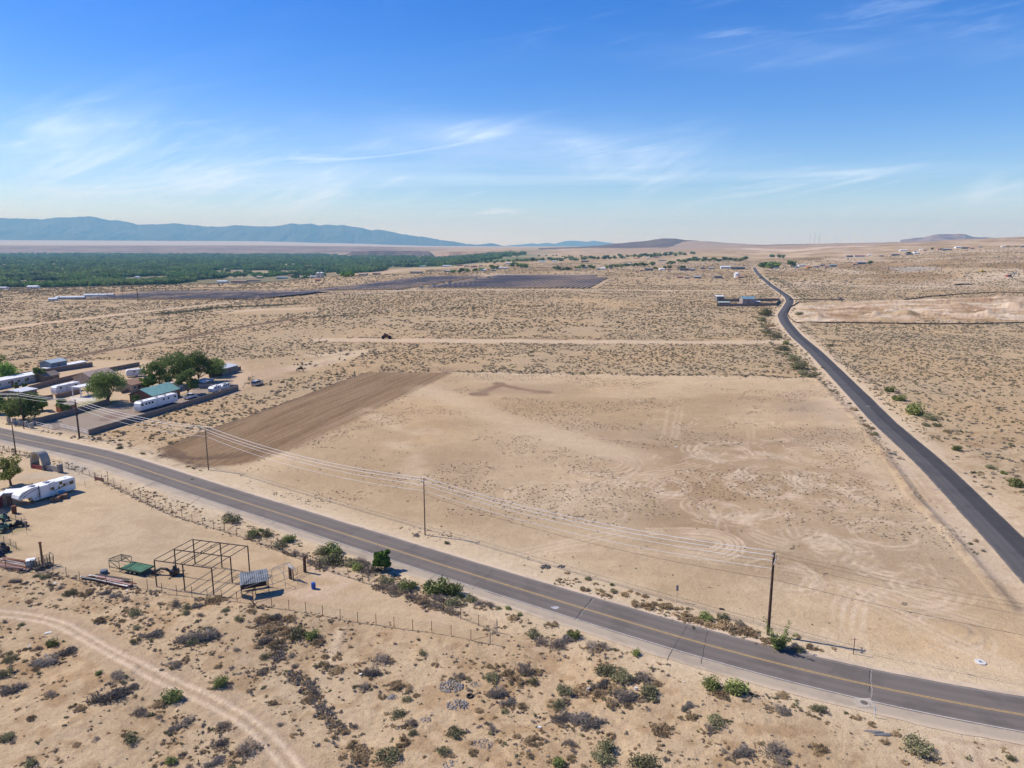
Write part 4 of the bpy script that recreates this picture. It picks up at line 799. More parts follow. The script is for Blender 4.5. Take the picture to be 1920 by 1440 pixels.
# tiny tufts in the graded field
x, y = rand_pts(110000, 70, 330, .8, .7); f, p, a, c, m_, s_ = masks(x, y); dn = fbm(x/28, y/18, 3, 121)*.75+fbm(x/5, y/5, 2, 122)*.35; k = f & ~p & (((dn > .60) & (y > 112)) | (rng.random(len(x)) < .035))
dl = pdist(x, y, Gp([(800,728),(870,757),(940,785),(1010,806),(1100,835),(1200,858)]), 8); k &= dl > 6
x, y = x[k], y[k]; q = rng.random(len(x)); s2 = .10+.20*q**2.4; P2 = np.c_[x, y, gz(x, y)-.01]; i2 = rng.choice(6, len(x), p=[.05, .05, .25, .10, .30, .25])
print('tufts', len(P1), len(P2))
instancer('dry_tufts', np.vstack([P1, P2]), np.r_[s1, s2], rng.uniform(0, 6.28, len(P1)+len(P2)), np.r_[i1, i2], TU)
# weeds along fences, verges and berms
FEN1 = Gp([(-40,836),(0,842),(57,860)]); FEN1b = Gp([(117,876),(172,895),(192,904)]); FEN1c = Gp([(192,904),(277,947),(317,965),(367,982),(430,1002),(463,1012),(513,1031),(574,1054),(617,1073),(639,1079),(710,1103),(760,1120),(786,1129),(841,1150),(871,1162),(900,1173),(932,1186)])
FEN2 = Gp([(-40,1064),(12,1067),(50,1071),(100,1076),(125,1082),(150,1090),(200,1095),(250,1102),(277,1106),(304,1112),(332,1115),(360,1119),(389,1124),(416,1127),(445,1131),(510,1142),(542,1146),(574,1151),(605,1157),(638,1162),(671,1167),(705,1171),(739,1176),(774,1181),(810,1187),(846,1193),(883,1201),(919,1207)])
W_ = []
def along(P, n, spread, s0, s1, cols, off=0.0, brk=0):
    Q = resample(P, .3); i = rng.integers(0, len(Q), n); nn = normals(Q); o = rng.normal(size=n)*spread+off; p = Q[i]+nn[i]*o[:, None]+rng.normal(size=(n, 2))*.2
    if brk: p = p[fbm(p[:, 0]/brk, p[:, 1]/brk, 2, 7) > .48]
    W_.append((p, rng.uniform(s0, s1, len(p)), rng.choice(cols, len(p))))
along(FEN1c[6:], 1000, .35, .18, .5, [2, 2, 3, 4], .3, 4); along(FEN1c[:7], 160, .3, .15, .35, [2, 3], .2); along(FEN2[:16], 420, .35, .15, .42, [2, 3, 4], -.3, 3); along(np.vstack([PLOW, PLOW[:1]]), 500, .8, .08, .28, [2, 3, 4], 0, 3); along(FEN2[15:], 60, .3, .1, .25, [2, 3])
along(Gp([(1050,1085),(1150,1120),(1220,1140),(1290,1160),(1340,1175),(1400,1192),(1440,1205),(1480,1218)]), 420, .9, .12, .45, [2, 2, 2, 3, 0], 0, 4)
along(Gp([(620,1060),(700,1085),(790,1130),(870,1140)]), 260, 1.0, .2, .5, [2, 3, 4], 0, 4)
along(Gp([(515,1220),(540,1250),(555,1270),(580,1290),(600,1325),(640,1380),(670,1440)]), 420, .45, .15, .55, [2, 3, 4, 4], 0, 2.5)
along(Gp([(500,1165),(520,1190),(515,1215)]), 160, 1.2, .2, .5, [2, 2, 4]); along(Gp([(1545,714),(1600,775),(1660,850),(1712,925),(1790,1005)]), 300, 1.2, .12, .4, [2, 3], 0, 5)
along(Gp([(1500,606),(1540,640),(1600,690),(1655,735)]), 300, .5, .2, .5, [2, 3, 4], 0, 4); along(Gp([(300,590),(400,578),(520,572),(560,570)]), 420, 4, .8, 1.6, [0, 1, 4]); along(Gp([(1400,585),(1435,590),(1420,600),(1440,620),(1470,655),(1500,695),(1520,706)]), 420, 4, .4, 1.2, [0, 1, 0, 3], 0, 12)
along(Gp([(870,698),(1100,701),(1525,708)]), 500, 1.0, .3, .7, [4, 0, 3], 1.2, 6); along(Gp([(1130,571),(900,576),(560,597)]), 420, 5, .6, 1.3, [0, 1, 4], 0, 14); along(Gp([(1480,535),(1450,520),(1500,550),(1520,562)]), 160, 5, .8, 1.6, [0, 1])
along(Gp([(640,633),(860,635),(1455,638)]), 420, .8, .3, .7, [4, 3, 0], 0, 12); along(Gp([(540,640),(620,650),(600,690)]), 260, 9, .4, 1.1, [0, 4, 3], 0, 14)
for u, v, w, ty in LST:
    if v > 960 and w >= 22:
        cx, cy = G(u, v-w*.1); r = w/2/1363*math.hypot(cy, CAMH); n = int(6+r*8) if ty in 'RDY' else 8; a = rng.uniform(0, 6.28, n); d = r*rng.uniform(.5, 1.75, n)
        pp = np.c_[cx+d*np.cos(a), cy+d*np.sin(a)*.8]; dmm = pdist(pp[:, 0], pp[:, 1], MAINR, 12); pp = pp[dmm > 6.2]; W_.append((pp, rng.uniform(.10, .45, len(pp)), rng.choice([2, 2, 3, 4, 0], len(pp))))
P_ = np.vstack([w[0] for w in W_]); instancer('dry_weeds', np.c_[P_, gz(P_[:, 0], P_[:, 1])-.02], np.concatenate([w[1] for w in W_]), rng.uniform(0, 6.28, len(P_)), np.concatenate([w[2] for w in W_]), TU)

# ---- trees
def crown_pts(n, k, w, h, z0, rg=rng):
    a = rg.uniform(0, 6.283, k); r = np.sqrt(rg.random(k))*w*.37; cz = z0+h*(.12+.66*rg.random(k)); f = 1-.65*np.abs((cz-z0)/h-.40); cc = np.c_[r*f*1.15*np.cos(a), r*f*1.15*np.sin(a), cz]
    cr = rg.uniform(.6, 1.15, k)*w*.21; i = rg.integers(0, k, n); d = rg.normal(size=(n, 3)); d /= np.linalg.norm(d, axis=1)[:, None]; d[:, 2] = np.where(d[:, 2] < -.2, d[:, 2]*.5, d[:, 2])
    return cc[i]+d*(cr[i]*rg.uniform(.5, 1.08, n))[:, None], rg.random(k)[i], cc
def tree_parts(w, h, m, n=2600, k=16, sz=.26, trunk=.28, clear=.14, root=None):
    p, cr, cc = crown_pts(n, k, w, h*(1-clear), h*clear); p[:, 2] = np.maximum(p[:, 2], h*clear*.7); V, F = quads(p, sz, .65)
    c = fol_obj('crown', V, F, m, root, rnd=np.clip(cr*.6+.5*rng.random(n)-.05, 0, 1))
    tb = MB(); top = (R.uniform(-.3, .3), R.uniform(-.3, .3), h*.42); tb.tube([(0, 0, -.2), (R.uniform(-.1, .1), R.uniform(-.1, .1), h*clear*.6), top], [trunk, trunk*.75, trunk*.5], 7)
    for q in cc[:9]:
        b0 = (top[0]*.6, top[1]*.6, h*clear*.75); mid = (b0[0]*.4+q[0]*.6, b0[1]*.4+q[1]*.6, (b0[2]+q[2])/2+.2); tb.tube([b0, mid, tuple(q)], [trunk*.45, trunk*.28, trunk*.1], 5)
    tb.build('trunk', BARK, root); return root
def tree(u, v, wpx, hpx, m, label, group=None, **k):
    p = P3(u, v); D = math.hypot(p.y, CAMH); w = wpx/1363*D; h = hpx/1363*D*1.12; k['n'] = int(k.get('n', 2600)*1.5)
    r = empty('tree', p, R.uniform(0, 6), label=label, cat='tree', group=group); return tree_parts(w, h, m, root=r, **k)
tree(21,910,54,52, LTY, 'yellow green tree with open crown beside the long white camper', k=14, n=1500, clear=.24, sz=.22)
tree(721,1070,38,38, LPK, 'fresh green round bushy tree on the near verge of the main road', k=14, n=2200, clear=.10, sz=.18, trunk=.14)
tree(204,755,78,60, LT, 'big round green tree in the walled yard left of the green roofed house', k=22, n=4200, clear=.12, trunk=.4)
G1 = 'dark trees clustered behind the green roofed house'
tree(300,727,60,48, LT, 'mid green tree at the left end of the dark tree cluster', G1, k=16, n=3000); tree(335,722,70,60, LTD, 'tallest dark tree in the cluster behind the green roofed house', G1, k=20, n=4200)
tree(372,716,70,56, LTD, 'broad dark tree at the middle right of the tree cluster', G1, k=20, n=4000); tree(400,706,44,34, LT, 'lower tree at the right end of the cluster by the long shed', G1, k=14, n=2400)
tree(353,740,44,44, LTD, 'separate dark tree with visible trunk standing in the gravel yard', k=14, n=2800, clear=.18); tree(278,730,36,26, LPK, 'light green leafy tree beside the green roofed house', k=12, n=2000)
tree(45,788,72,48, LT, 'wide green tree behind the white rail fence by the road', k=20, n=3800, clear=.10); tree(-2,775,36,34, LPK, 'bright green tree cut by the left edge above the road', k=14, n=2200); tree(80,770,30,26, LPK, 'small light green tree under the pale metal roof', k=12, n=1800)
tree(118,776,24,30, LT, 'narrow green tree beside the little orange shed', k=12, n=1800, clear=.1); tree(8,718,50,36, LPK, 'bright green tree beyond the long white mobile home', k=16, n=2600, clear=.10); tree(-6,700,40,34, LT, 'dark tree at the left edge beyond the yards', k=14, n=2200)
tree(76,716,22,28, LTD, 'small dark tree beside the blue shed and block wall', k=12, n=1600, clear=.14); tree(48,729,12,18, LTD, 'small bushy tree at the end of the long white mobile home', k=8, n=700, clear=.1); tree(30,731,11,15, LTD, 'upright shrub tree against the side of the white mobile home', k=8, n=700, clear=.05)
tree(257,764,18,26, LTD, 'dark juniper at the left corner of the green roofed house', k=9, n=1200, clear=.04); tree(277,755,12,17, LTD, 'left of two dark conical evergreens in front of the green roof', k=7, n=800, clear=.03); tree(286,755,13,18, LTD, 'right of two dark conical evergreens in front of the green roof', k=7, n=800, clear=.03)
# tall straggly bush at the foot of the near pole
pb = P3(1458, 1216); V_, c_ = [], []
for k in range(44):
    a = R.uniform(0, 6.28); l = R.uniform(1.2, 3.9) if k < 14 else R.uniform(1.0, 2.0); tip = np.array([math.cos(a)*l*R.uniform(.15, .9), math.sin(a)*l*.45, l*(.9 if k < 30 else .45)]); 
    tt = rng.uniform(.1, 1, 120)[:, None]; V_.append(tip*tt+rng.normal(size=(120, 3))*.12)
p = np.vstack(V_); V, F = quads(p, .11, .6); V[:, 2] = np.maximum(V[:, 2], -.05); o = fol_obj('bush', V, F, LG); o.location = pb; tag(o, 'tall straggly green bush at the foot of the thick near power pole', 'bush')
# small far trees: prototypes then copies
FT = []
for m in (LTD, LTD, LT, LT, LPK):
    p, cr, cc = crown_pts(260, 9, 8.0, 6.2, .6); V, F = quads(p, .85, .7); ex = MB().tube([(0, 0, -.5), (0, 0, 3)], [.35, .2], 4, cap=False); FT.append(fol_obj('tree', V, F, m, link=False, extra=ex, rnd=np.clip(cr*.6+.5*rng.random(260), 0, 1)).data)
def fartree(u, v, hpx, label, group, ty=None, wf=1.0):
    p = P3(u, v); D = math.hypot(p.y, 50); h = hpx/1363*D; o = bpy.data.objects.new('tree', FT[R.randrange(4) if ty is None else ty]); COL.objects.link(o); s = h/7.0; o.location = p; o.scale = (s*wf*R.uniform(.95, 1.25), s*wf*R.uniform(.95, 1.25), s); o.rotation_euler = (0, 0, R.uniform(0, 6.28)); tag(o, label, 'tree', group)
for q, (u, v, h, t_) in zip(ORD, ((1428,500,9,1),(1436,502,13,2),(1443,502,15,4),(1451,503,14,2),(1457,502,10,1))): fartree(u, v, h, f'green tree, {q} from left in the clump right of the side road end', 'clump right of the side road end', t_, 1.3)
fartree(1483,501,14,'lone rounded dark tree right of the far clump by the road', None, 0, 1.2); fartree(1632,496,8,'small dark tree beside the grey roofed house far right', None, 0)
for q, u in zip(('left', 'middle', 'right'), (1447,1460,1468)): fartree(u, 484, 8, q+' dark tree of a small trio beyond the side road', 'trio of trees beyond the side road', 0)
for lb, u, v, h in ((f'tiny dark tree among far right hillside houses, {q}', *w_) for q, w_ in zip(('left of a pair at the white roof','right of a pair at the white roof','near the grey sheds','right of the grey sheds','just below the pair','at the right edge','above the grey gravel heap','left of all, alone'), ((1702,477,6),(1706,476,5),(1748,470,5),(1766,469.5,5),(1716,474,4),(1890,464,3),(1796,503,3),(1590,487,3)))): fartree(u, v, h, lb, 'trees among the hillside houses', 0)
def rowtrees(P, n, h0, h1, label, group, jit=1.2, types=None):
    P = np.array(P, float); d = np.r_[0, np.cumsum(np.hypot(*np.diff(P, axis=0).T))]
    for k in range(n):
        s = d[-1]*(k+R.uniform(.1, .9))/n; fartree(np.interp(s, d, P[:, 0]), np.interp(s, d, P[:, 1])+R.uniform(-jit, jit), R.uniform(h0, h1), label+(f', {ORD[k]} from left' if k < 20 and k < n-1 else ', rightmost' if k == n-1 else f', {ORD[n-1-k]} from right' if n-1-k < 20 else ', middle'), group, types and R.choice(types), 1.25)
rowtrees([(985,490),(1060,488),(1140,485),(1200,483),(1262,480),(1300,478)], 40, 5, 8.5, 'dark green tree in the long row across the far plain', 'long tree row across the far plain')
rowtrees([(900,494),(960,492),(1000,491)], 14, 5, 8, 'dark green tree where the tree row leaves the wooded valley', 'trees at the end of the valley wood')
rowtrees([(1250,497),(1270,494),(1300,491),(1340,490),(1400,488)], 26, 4.5, 9, 'green tree beside the houses left of the side road', 'trees around houses left of the side road', types=[0, 0, 2, 4])
rowtrees([(1034,506),(1062,507),(1080,506),(1100,502),(1118,503)], 9, 6, 9, 'green tree among the houses behind the solar field', 'trees behind the solar field', types=[0, 1, 4])
rowtrees([(1136,502),(1156,501),(1180,500),(1192,499),(1230,498)], 12, 5, 8, 'tree beside the roofs right of the solar field', 'trees right of the solar field', types=[0, 1, 2])
rowtrees([(960,500),(975,500),(985,500)], 4, 8, 10, 'light green tree behind the right half of the solar field', 'light trees behind solar field', types=[4, 2]); rowtrees([(918,505),(932,504)], 3, 6, 8, 'green tree beside the white sheds above the solar field', 'trees at white sheds', types=[0, 4])
rowtrees([(842,512),(868,510),(905,509)], 6, 6, 9, 'bright tree beside the ranch buildings left of centre', 'trees at the ranch buildings', types=[4, 2, 0]); rowtrees([(643,518),(652,518),(662,518)], 4, 8, 10, 'bright green tree in the clump above the middle solar field', 'clump above middle solar field', types=[4])
rowtrees([(540,524),(555,523),(615,518)], 5, 7, 10, 'tree beside the farm buildings at the valley edge', 'trees at valley edge farm', types=[0, 4]); rowtrees([(1225,506),(1236,506),(1290,505)], 5, 6, 9, 'round dark tree beside the dark roofed sheds', 'trees at dark sheds', types=[0])
rowtrees([(400,523),(420,521),(440,521),(480,519)], 5, 7, 10, 'dark tree beside the white barn at the valley edge', 'trees at the white barn', types=[0, 2, 4]); rowtrees([(1008,480),(1040,481),(1090,481)], 8, 2.5, 4, 'tiny tree on the plain beyond the tree row', 'tiny trees beyond the row')
# the wooded valley reads as one mass
n = 90000; yy = np.exp(rng.uniform(math.log(1450), math.log(8200), n)); a = rng.uniform(-.80, .02, n); xx = a*yy; uu = a*1363+960
thr = np.interp(uu, [0, 250, 330, 480, 520, 640, 760, 900, 990], [1480, 1600, 1900, 2250, 2050, 2500, 2600, 3200, 4300])
k = (yy > thr*(.93+.16*vnoise(xx/120, yy/120, 3))) & (uu < 985) & (yy < np.interp(uu, [0, 600, 700, 990], [8200, 7600, 6000, 5200]))
cl_ = fbm(xx/130, yy/200, 3, 131); k &= (cl_ > .27+.17*(yy < thr*1.5)); k &= (fbm(xx/260, yy/420, 4, 98) < .57) | (rng.random(n) < .12) 
k &= np.abs(uu-(817+ (yy-4000)*-.002)) > 2.0
HC = [(210,515),(150,512),(300,506),(345,500),(385,507),(432,500),(470,497),(505,503),(545,500),(590,500),(640,497),(690,494),(250,503),(95,520),(740,493),(120,495),(560,489),(650,486),(400,488)]
for hu, hv in HC:
    hx, hy = G(hu, hv); k &= ~((np.abs(xx-hx) < 26) & (yy < hy+20) & (yy > hy-190*(hy/2500)))
xx, yy = xx[k], yy[k]; s = (.9+.7*rng.random(len(xx)))*np.interp(yy, [1500, 3000, 8000], [1.15, 1.5, 2.6])
print('wood', len(xx)); instancer('wooded_valley', np.c_[xx, yy, gz(xx, yy)], s*1.0, rng.uniform(0, 6.28, len(xx)), np.clip(((fbm(xx/60, yy/140, 3, 141)-.34)*13+1.8+rng.normal(size=len(xx))*1.3).astype(int), 0, 4), FT)
# ---------------------------------------------------------------- built things
WHITE = mat('white_panel', (.72, .72, .70), .45, .05, .8); WROOF = mat('white_roof', (.80, .80, .78), .4, .06, .6); GLASS = mat('dark_glass', (.03, .035, .04), .12, .1, 1, spec=.6); RUB = mat('rubber', (.025, .025, .025), .9, .2, 5)
METD = mat('dark_steel', (.07, .055, .048), .6, .25, 3, metal=.3); STEEL = mat('grey_steel', (.38, .38, .38), .4, .15, 2, metal=.6); GALV = mat('galvanised_sheet', (.17, .19, .21), .55, .25, 1.2, metal=.3); ALU = mat('bright_aluminium_wire', (.85, .83, .80), .35, .03, 1, metal=.3)
WOODP = mat('creosoted_wood', (.095, .055, .038), .9, .3, 2.5, bump=.3); WOODL = mat('weathered_wood', (.24, .165, .11), .9, .25, 2.5); BLOCK = mat('concrete_block', (.235, .18, .145), .95, .12, 1.5, bump=.3); BLOCKG = mat('grey_block', (.38, .34, .29), .95, .12, 1.5)
BRICK = mat('red_brick', (.30, .13, .08), .9, .2, 2); STUC = mat('tan_stucco', (.46, .35, .25), .95, .1, 1); PINKR = mat('pinkish_shingle', (.46, .34, .28), .9, .12, 2); GREENR = mat('green_metal_roof', (.22, .40, .34), .45, .10, .8); CONC = mat('concrete', (.36, .33, .28), .9, .15, 1.5, bump=.3)
CONC2 = mat('dark_concrete', (.20, .185, .17), .9, .15, 1.5); REDW = mat('faded_red_paint', (.30, .07, .07), .8, .25, 1.5); GREENP = mat('green_painted_deck', (.055, .16, .085), .7, .25, 1.2); BLUEP = mat('blue_plastic', (.03, .10, .36), .4, .1, 2); TEAL = mat('blue_tarp', (.05, .32, .50), .5, .1, 2)
BROWNW = mat('brown_crate_wood', (.26, .14, .09), .9, .25, 4); RUST = mat('rusty_iron', (.20, .085, .045), .9, .3, 3); PINKP = mat('pink_boards', (.42, .27, .24), .9, .2, 2.5); MATW = mat('white_boards', (.62, .60, .56), .8, .15, 2); FIBW = mat('tan_shed_wall', (.45, .32, .21), .9, .1, 1); BLUEM = mat('blue_grey_metal', (.16, .22, .27), .5, .15, 1)
SILV = mat('silver_paint', (.50, .52, .55), .3, .05, 1, metal=.5, spec=.5); BLK = mat('black_paint', (.02, .02, .022), .35, .1, 2); HORSE = mat('bay_horse_hide', (.055, .024, .014), .7, .2, 3); STONE = mat('field_stone', (.33, .30, .27), .95, .25, 2); LIDT = mat('translucent_tank', (.55, .66, .58), .4, .08, 2)
BLUER = mat('blue_metal_roof', (.17, .28, .33), .45, .12, .6); CREAM = mat('cream_gable', (.66, .60, .52), .8, .08, 1); ORNG = mat('orange_brick', (.50, .22, .11), .9, .12, 2); STR = mat('grey_decal', (.13, .13, .14), .5, .1, 2); PANEL = mat('solar_glass', (.095, .082, .098), .6, .15, .6, spec=.12)
def FR(a, b): # frame along two photo ground points: origin, angle, length
    p, q = P3(*a), P3(*b); return p, math.atan2(q.y-p.y, q.x-p.x), math.hypot(q.x-p.x, q.y-p.y)
def child(mb, name, m, root, label=None): o = mb.build(name, m, root); return tag(o, label) if label else o
# --- utility poles and lines
def pole(u, v, h, label, r=.15, arms=(), extra=None, m=WOODP):
    p = P3(u, v); e = empty('utility_pole', p, 0, label=label, cat='utility pole', group='wooden utility poles along the main road'); child(MB().tube([(0, 0, -.5), (0, 0, h*.5), (0, 0, h)], [r, r*.85, r*.66], 10), 'post', m, e)
    for z, dx, dy in arms:
        child(MB().box(-.05, -.05, z-.05, .05, .05, z+.06).tube([(-dx, -dy, z), (dx, dy, z)], .055, 6), 'crossarm', WOODP, e)
        for s in (-1, 1): child(MB().disc((s*dx*.93, s*dy*.93, z+.04), .05, .18, 8, r2=.03), 'insulator', MATW, e)
    return e, p
MD = Vector((.90, -.44, 0)); ND = Vector((.44, .90, 0))
HP = {}
for key, u, v, h, r, lb, m in (('A', 391, 881, 10.1, .14, 'thin brown wooden pole at the near end of the tilled strip', WOODL), ('B', 797, 1003, 10.4, .13, 'thin brown wooden pole in the middle of the field verge', WOODL), ('C', 1440, 1190, 11.5, .21, 'thick dark wooden pole on the right with white bracket, nearest one', WOODP), ('D', 149, 821, 10.4, .24, 'thick dark wooden pole in front of the gravel yard corner', WOODP), ('E', 45, 804, 10.0, .13, 'slim wooden pole beside the stone pillared white fence', WOODP)):
    e, p = pole(u, v, h, lb, r, m=m, arms=[(h-.35, ND.x*.75, ND.y*.75)] if key in 'ABC' else []); HP[key] = (Vector(p), h, e)
    child(MB().disc((r*.9, 0, h-1.15), .05, .16, 8), 'insulator', MATW, e)
e = HP['C'][2]; child(MB().tube([(.30, -.1, 11.05), (.14, -.22, 10.5), (.02, -.20, 9.95)], .065, 6), 'bracket', MATW, e); child(MB().tube([(-.55, -.35, 11.3), (-.2, -.2, 11.45), (.35, .3, 11.4)], .05, 6), 'bracket', STEEL, e)
e, p = pole(30, 852, 7.5, 'short dark guy pole on the yard side of the road, far left', .15); HP['F'] = (Vector(p), 7.5, e)
tail = {'L': Vector((-235, 262, 0)), 'R': Vector((95, 58, 0))}
def wire(pts, r, label, m=ALU, sag=.9, name='power_line', group=None):
    mb = MB()
    for a, b in zip(pts[:-1], pts[1:]):
        n = 22; mb.tube([a.lerp(b, i/n)-Vector((0, 0, sag*4*(i/n)*(1-i/n)*((b-a).length/45)**1.5)) for i in range(n+1)], r, 5)
    return tag(mb.build(name, m), label, 'power line', group)
def chain(off, dz): return [tail['L']+off+Vector((0, 0, 10.2+dz))]+[HP[k][0]+off+Vector((0, 0, HP[k][1]+dz)) for k in 'EDABC']
gp = 'power lines strung along the main road'
wire(chain(ND*-.68, -.10), .040, 'upper bright wire on the near side of the pole tops', group=gp); wire(chain(ND*.68, -.10), .040, 'upper bright wire on the far side of the pole tops', group=gp)
wire(chain(Vector((.15, 0, 0)), -1.15), .030, 'third thin bright wire a little below the pole tops', group=gp)
wire([q for q in chain(Vector((.15, 0, 0)), -2.2)][2:6], .026, 'lowest thin bright wire between the field poles', group=gp, sag=1.0)
for dz, o_, lb in ((-.1, ND*.6, 'far dark wire running right from the near pole top'), (-.1, ND*-.6, 'near dark wire running right from the near pole top'), (-1.2, Vector((.1, 0, 0)), 'lower dark wire running right from the near pole')):
    wire([HP['C'][0]+o_+Vector((0, 0, 11.5+dz)), tail['R']+o_+Vector((0, 0, 11.8+dz))], .014, lb, METD, group=gp)
c = HP['C'][0]; w0 = [HP['B'][0]+Vector((.1, .1, 7.5)), c+Vector((-.2, -.2, 8.0)), tail['R']+Vector((0, 0, 8.2))]
wire(w0, .020, 'dark telephone cable hanging lower than the power lines', METD, .9, 'telephone_cable', gp)
q = w0[1].lerp(w0[2], .225)-Vector((0, 0, .30)); tm = MB(); tm.tube([q+Vector((.30*math.cos(a), .30*math.cos(a)*-.45, .17*math.sin(a))) for a in np.linspace(0, 6.283, 15)], .03, 5); tm.tube([q+Vector((.18*math.cos(a), .18*math.cos(a)*-.45, .10*math.sin(a))) for a in np.linspace(0, 6.283, 15)], .025, 5); tag(tm.build('cable_slack_loop', BLK), 'dark coiled slack loop hanging on the telephone cable', 'cable loop')
# --- wire fences
def fence(P, h, label, m=RUST, group=None, pr=.045, mesh=True, step=None, name='wire_fence'):
    P = resample(P, step) if step else np.asarray(P, float); z = gz(P[:, 0], P[:, 1]); e = empty(name, (P[0, 0], P[0, 1], z[0]), 0, label=label, cat='fence', group=group); o = np.array([P[0, 0], P[0, 1], z[0]]); Q = [Vector((a-o[0], b-o[1], c-o[2])) for a, b, c in zip(P[:, 0], P[:, 1], z)]
    for q in Q: child(MB().tube([q-Vector((0, 0, .3)), q+Vector((R.uniform(-.04, .04), 0, h*R.uniform(.95, 1.06)))], pr, 5), 'post', m, e)
    if mesh:
        mb = MB()
        for k in ((.05, .2, .35, .5, .65, .8, .95) if h > 1.2 else (.3, .6, .9)): mb.tube([q+Vector((0, 0, h*k)) for q in Q], .009, 3, cap=False)
        for a, b in zip(Q[:-1], Q[1:]):
            n = max(2, int((b-a).length/.30))
            for i in range(1, n): p_ = a.lerp(b, i/n); mb.tube([p_+Vector((0, 0, .03)), p_+Vector((0, 0, h*.95))], .006, 3, cap=False)
        child(mb, 'wire_mesh', STEEL if mesh == 1 else m, e)
    return e
gf = 'rusty wire mesh fences round the sandy yard'
fence(FEN1, 1.4, 'wire fence from the left edge to the stone arch', group=gf, step=2.6); fence(FEN1b, 1.4, 'short wire fence between stone arch and open gate gap', group=gf, step=3.0)
fence(resample(FEN1c, 3.1), 1.6, 'long wire fence running beside the road to the pointed corner', group=gf); fence(FEN2, 1.6, 'long wire fence along the lower side of the sandy yard', group=gf)
e = fence(Gp([(919,1207),(932,1186)]), 1.9, 'short chain link end panel with brace at the pointed fence corner', m=STEEL, group=gf, pr=.05, name='fence_corner'); child(MB().tube([(-2.3, .55, .2), (0, 0, 1.15)], .03, 6), 'brace', RUST, e)
x, y = G(178, 900); e = empty('leaning_gate', (x, y, 0), math.radians(-25), label='low dark leaning fence panel with two posts beside the roadside fence', cat='gate'); child(MB().tube([(0, 0, 0), (0, 0, 1.9)], .06, 6).tube([(2.7, 1.2, 0), (2.4, 1.3, 2.0)], .06, 6), 'post', RUST, e); child(MB().box(0, -.03, .1, 3.0, .03, .8), 'panel', BROWNW, e)
for u, v, h, lb in ((160,914,1.7,'single thin metal stake beside the long white camper'), (1269,1128,2.6,'thin metal sign post standing on the field verge'), (1600,1226,2.2,'dark wooden stake casting a shadow right of the near pole'), (51,1003,3.8,'thin leaning metal pole outside the small pens')):
    e = empty('stake', P3(u, v), 0, label=lb, cat='post'); child(MB().tube([(0, 0, -.3), (-.1 if u == 51 else 0, 0, h)], .05 if u == 1600 else .03, 6), 'post', WOODP if u == 1600 else STEEL, e)
    if u == 1269: child(MB().box(-.15, -.02, 1.7, .15, .02, 2.5), 'sign_plate', BLUEM, e)
    if u == 1600: child(MB().tube([(-.8, -.3, 2.1), (.5, .1, 1.95)], .02, 5), 'wire', METD, e)
# --- block walls
def wall(P, h, label, m=BLOCK, t=.2, group='concrete block walls round the yards'):
    P = Gp(P) if not isinstance(P, np.ndarray) else P; z = gz(P[:, 0], P[:, 1]); mb = MB()
    for i in range(len(P)-1):
        a, b = P[i], P[i+1]; d = (b-a)/np.linalg.norm(b-a); n = np.array([-d[1], d[0]])*t/2; b_ = b-d*(.001 if i < len(P)-2 else 0); zz = min(z[i], z[i+1])
        mb.hexa([(*(a-n), zz-.5), (*(b_-n), zz-.5), (*(b_+n), zz-.5), (*(a+n), zz-.5), (*(a-n), z[i]+h), (*(b_-n), z[i+1]+h), (*(b_+n), z[i+1]+h), (*(a+n), z[i]+h)])
    return tag(mb.build('block_wall', m), label, 'wall', group)
wall([(167,816),(230,797),(300,777),(380,752),(447,731)], 1.55, 'long tan block wall on the right side of the gravel yard'); wall([(447,728),(373,727)], 1.4, 'pale block wall closing the gravel yard at its back', BLOCKG)
wall([(62,797),(130,779),(205,757)], 1.7, 'dark shaded block wall left of the gravel yard'); wall([(54,733),(110,718),(163,705)], 1.8, 'block wall right of the long white mobile home'); wall([(-60,752),(0,745),(49,735)], 1.8, 'block wall in front of the long white mobile home')
wall([(20,711),(100,698),(174,687)], 1.9, 'dark block wall behind the small dark tree'); wall([(188,700),(262,686)], 1.7, 'block wall behind the white box trailer far back'); wall([(-40,771),(0,761),(100,748)], 1.5, 'block wall under the trees at the left edge'); wall([(392,708),(420,699),(452,694)], 1.6, 'dark wall running to the grey roofed long shed')
wall([(105,748),(150,737)], 1.5, 'low tan wall below the second white trailer'); wall([(228,738),(262,731)], 1.2, 'low wall left of the tree cluster')
# white rail fence with stone pillars
P_ = Gp([(17,792),(60,803)]); e = empty('rail_fence', (P_[0, 0], P_[0, 1], 0), 0, label='white rail fence between stone pillars facing the road', cat='fence'); d_ = P_[1]-P_[0]
for k in range(5): c_ = d_*k/4; child(MB().box(c_[0]-.35, c_[1]-.35, 0, c_[0]+.35, c_[1]+.35, 1.5).box(c_[0]-.42, c_[1]-.42, 1.5, c_[0]+.42, c_[1]+.42, 1.6), 'stone_pillar', BLOCKG, e)
for k in range(4):
    for z in (.35, .75, 1.15): a_ = d_*(k+.06)/4; b_ = d_*(k+.94)/4; child(MB().tube([(*a_, z), (*b_, z)], .06, 4), 'rail', WHITE, e)
for A_, B_, lb in (((62,797), (99,806), 'thin white rail fence left of the yard gateway'), ((112,802), (165,815), 'thin white rail fence right of the yard gateway')):
    P_ = Gp([A_, B_]); e = empty('rail_fence', (P_[0, 0], P_[0, 1], 0), 0, label=lb, cat='fence'); d_ = P_[1]-P_[0]
    for k in range(6): c_ = d_*k/5; child(MB().tube([(*c_, 0), (*c_, 1.25)], .045, 5), 'post', WHITE, e)
    for z in (.6, 1.15): child(MB().tube([(0, 0, z), (*d_, z)], .04, 5), 'rail', WHITE, e)
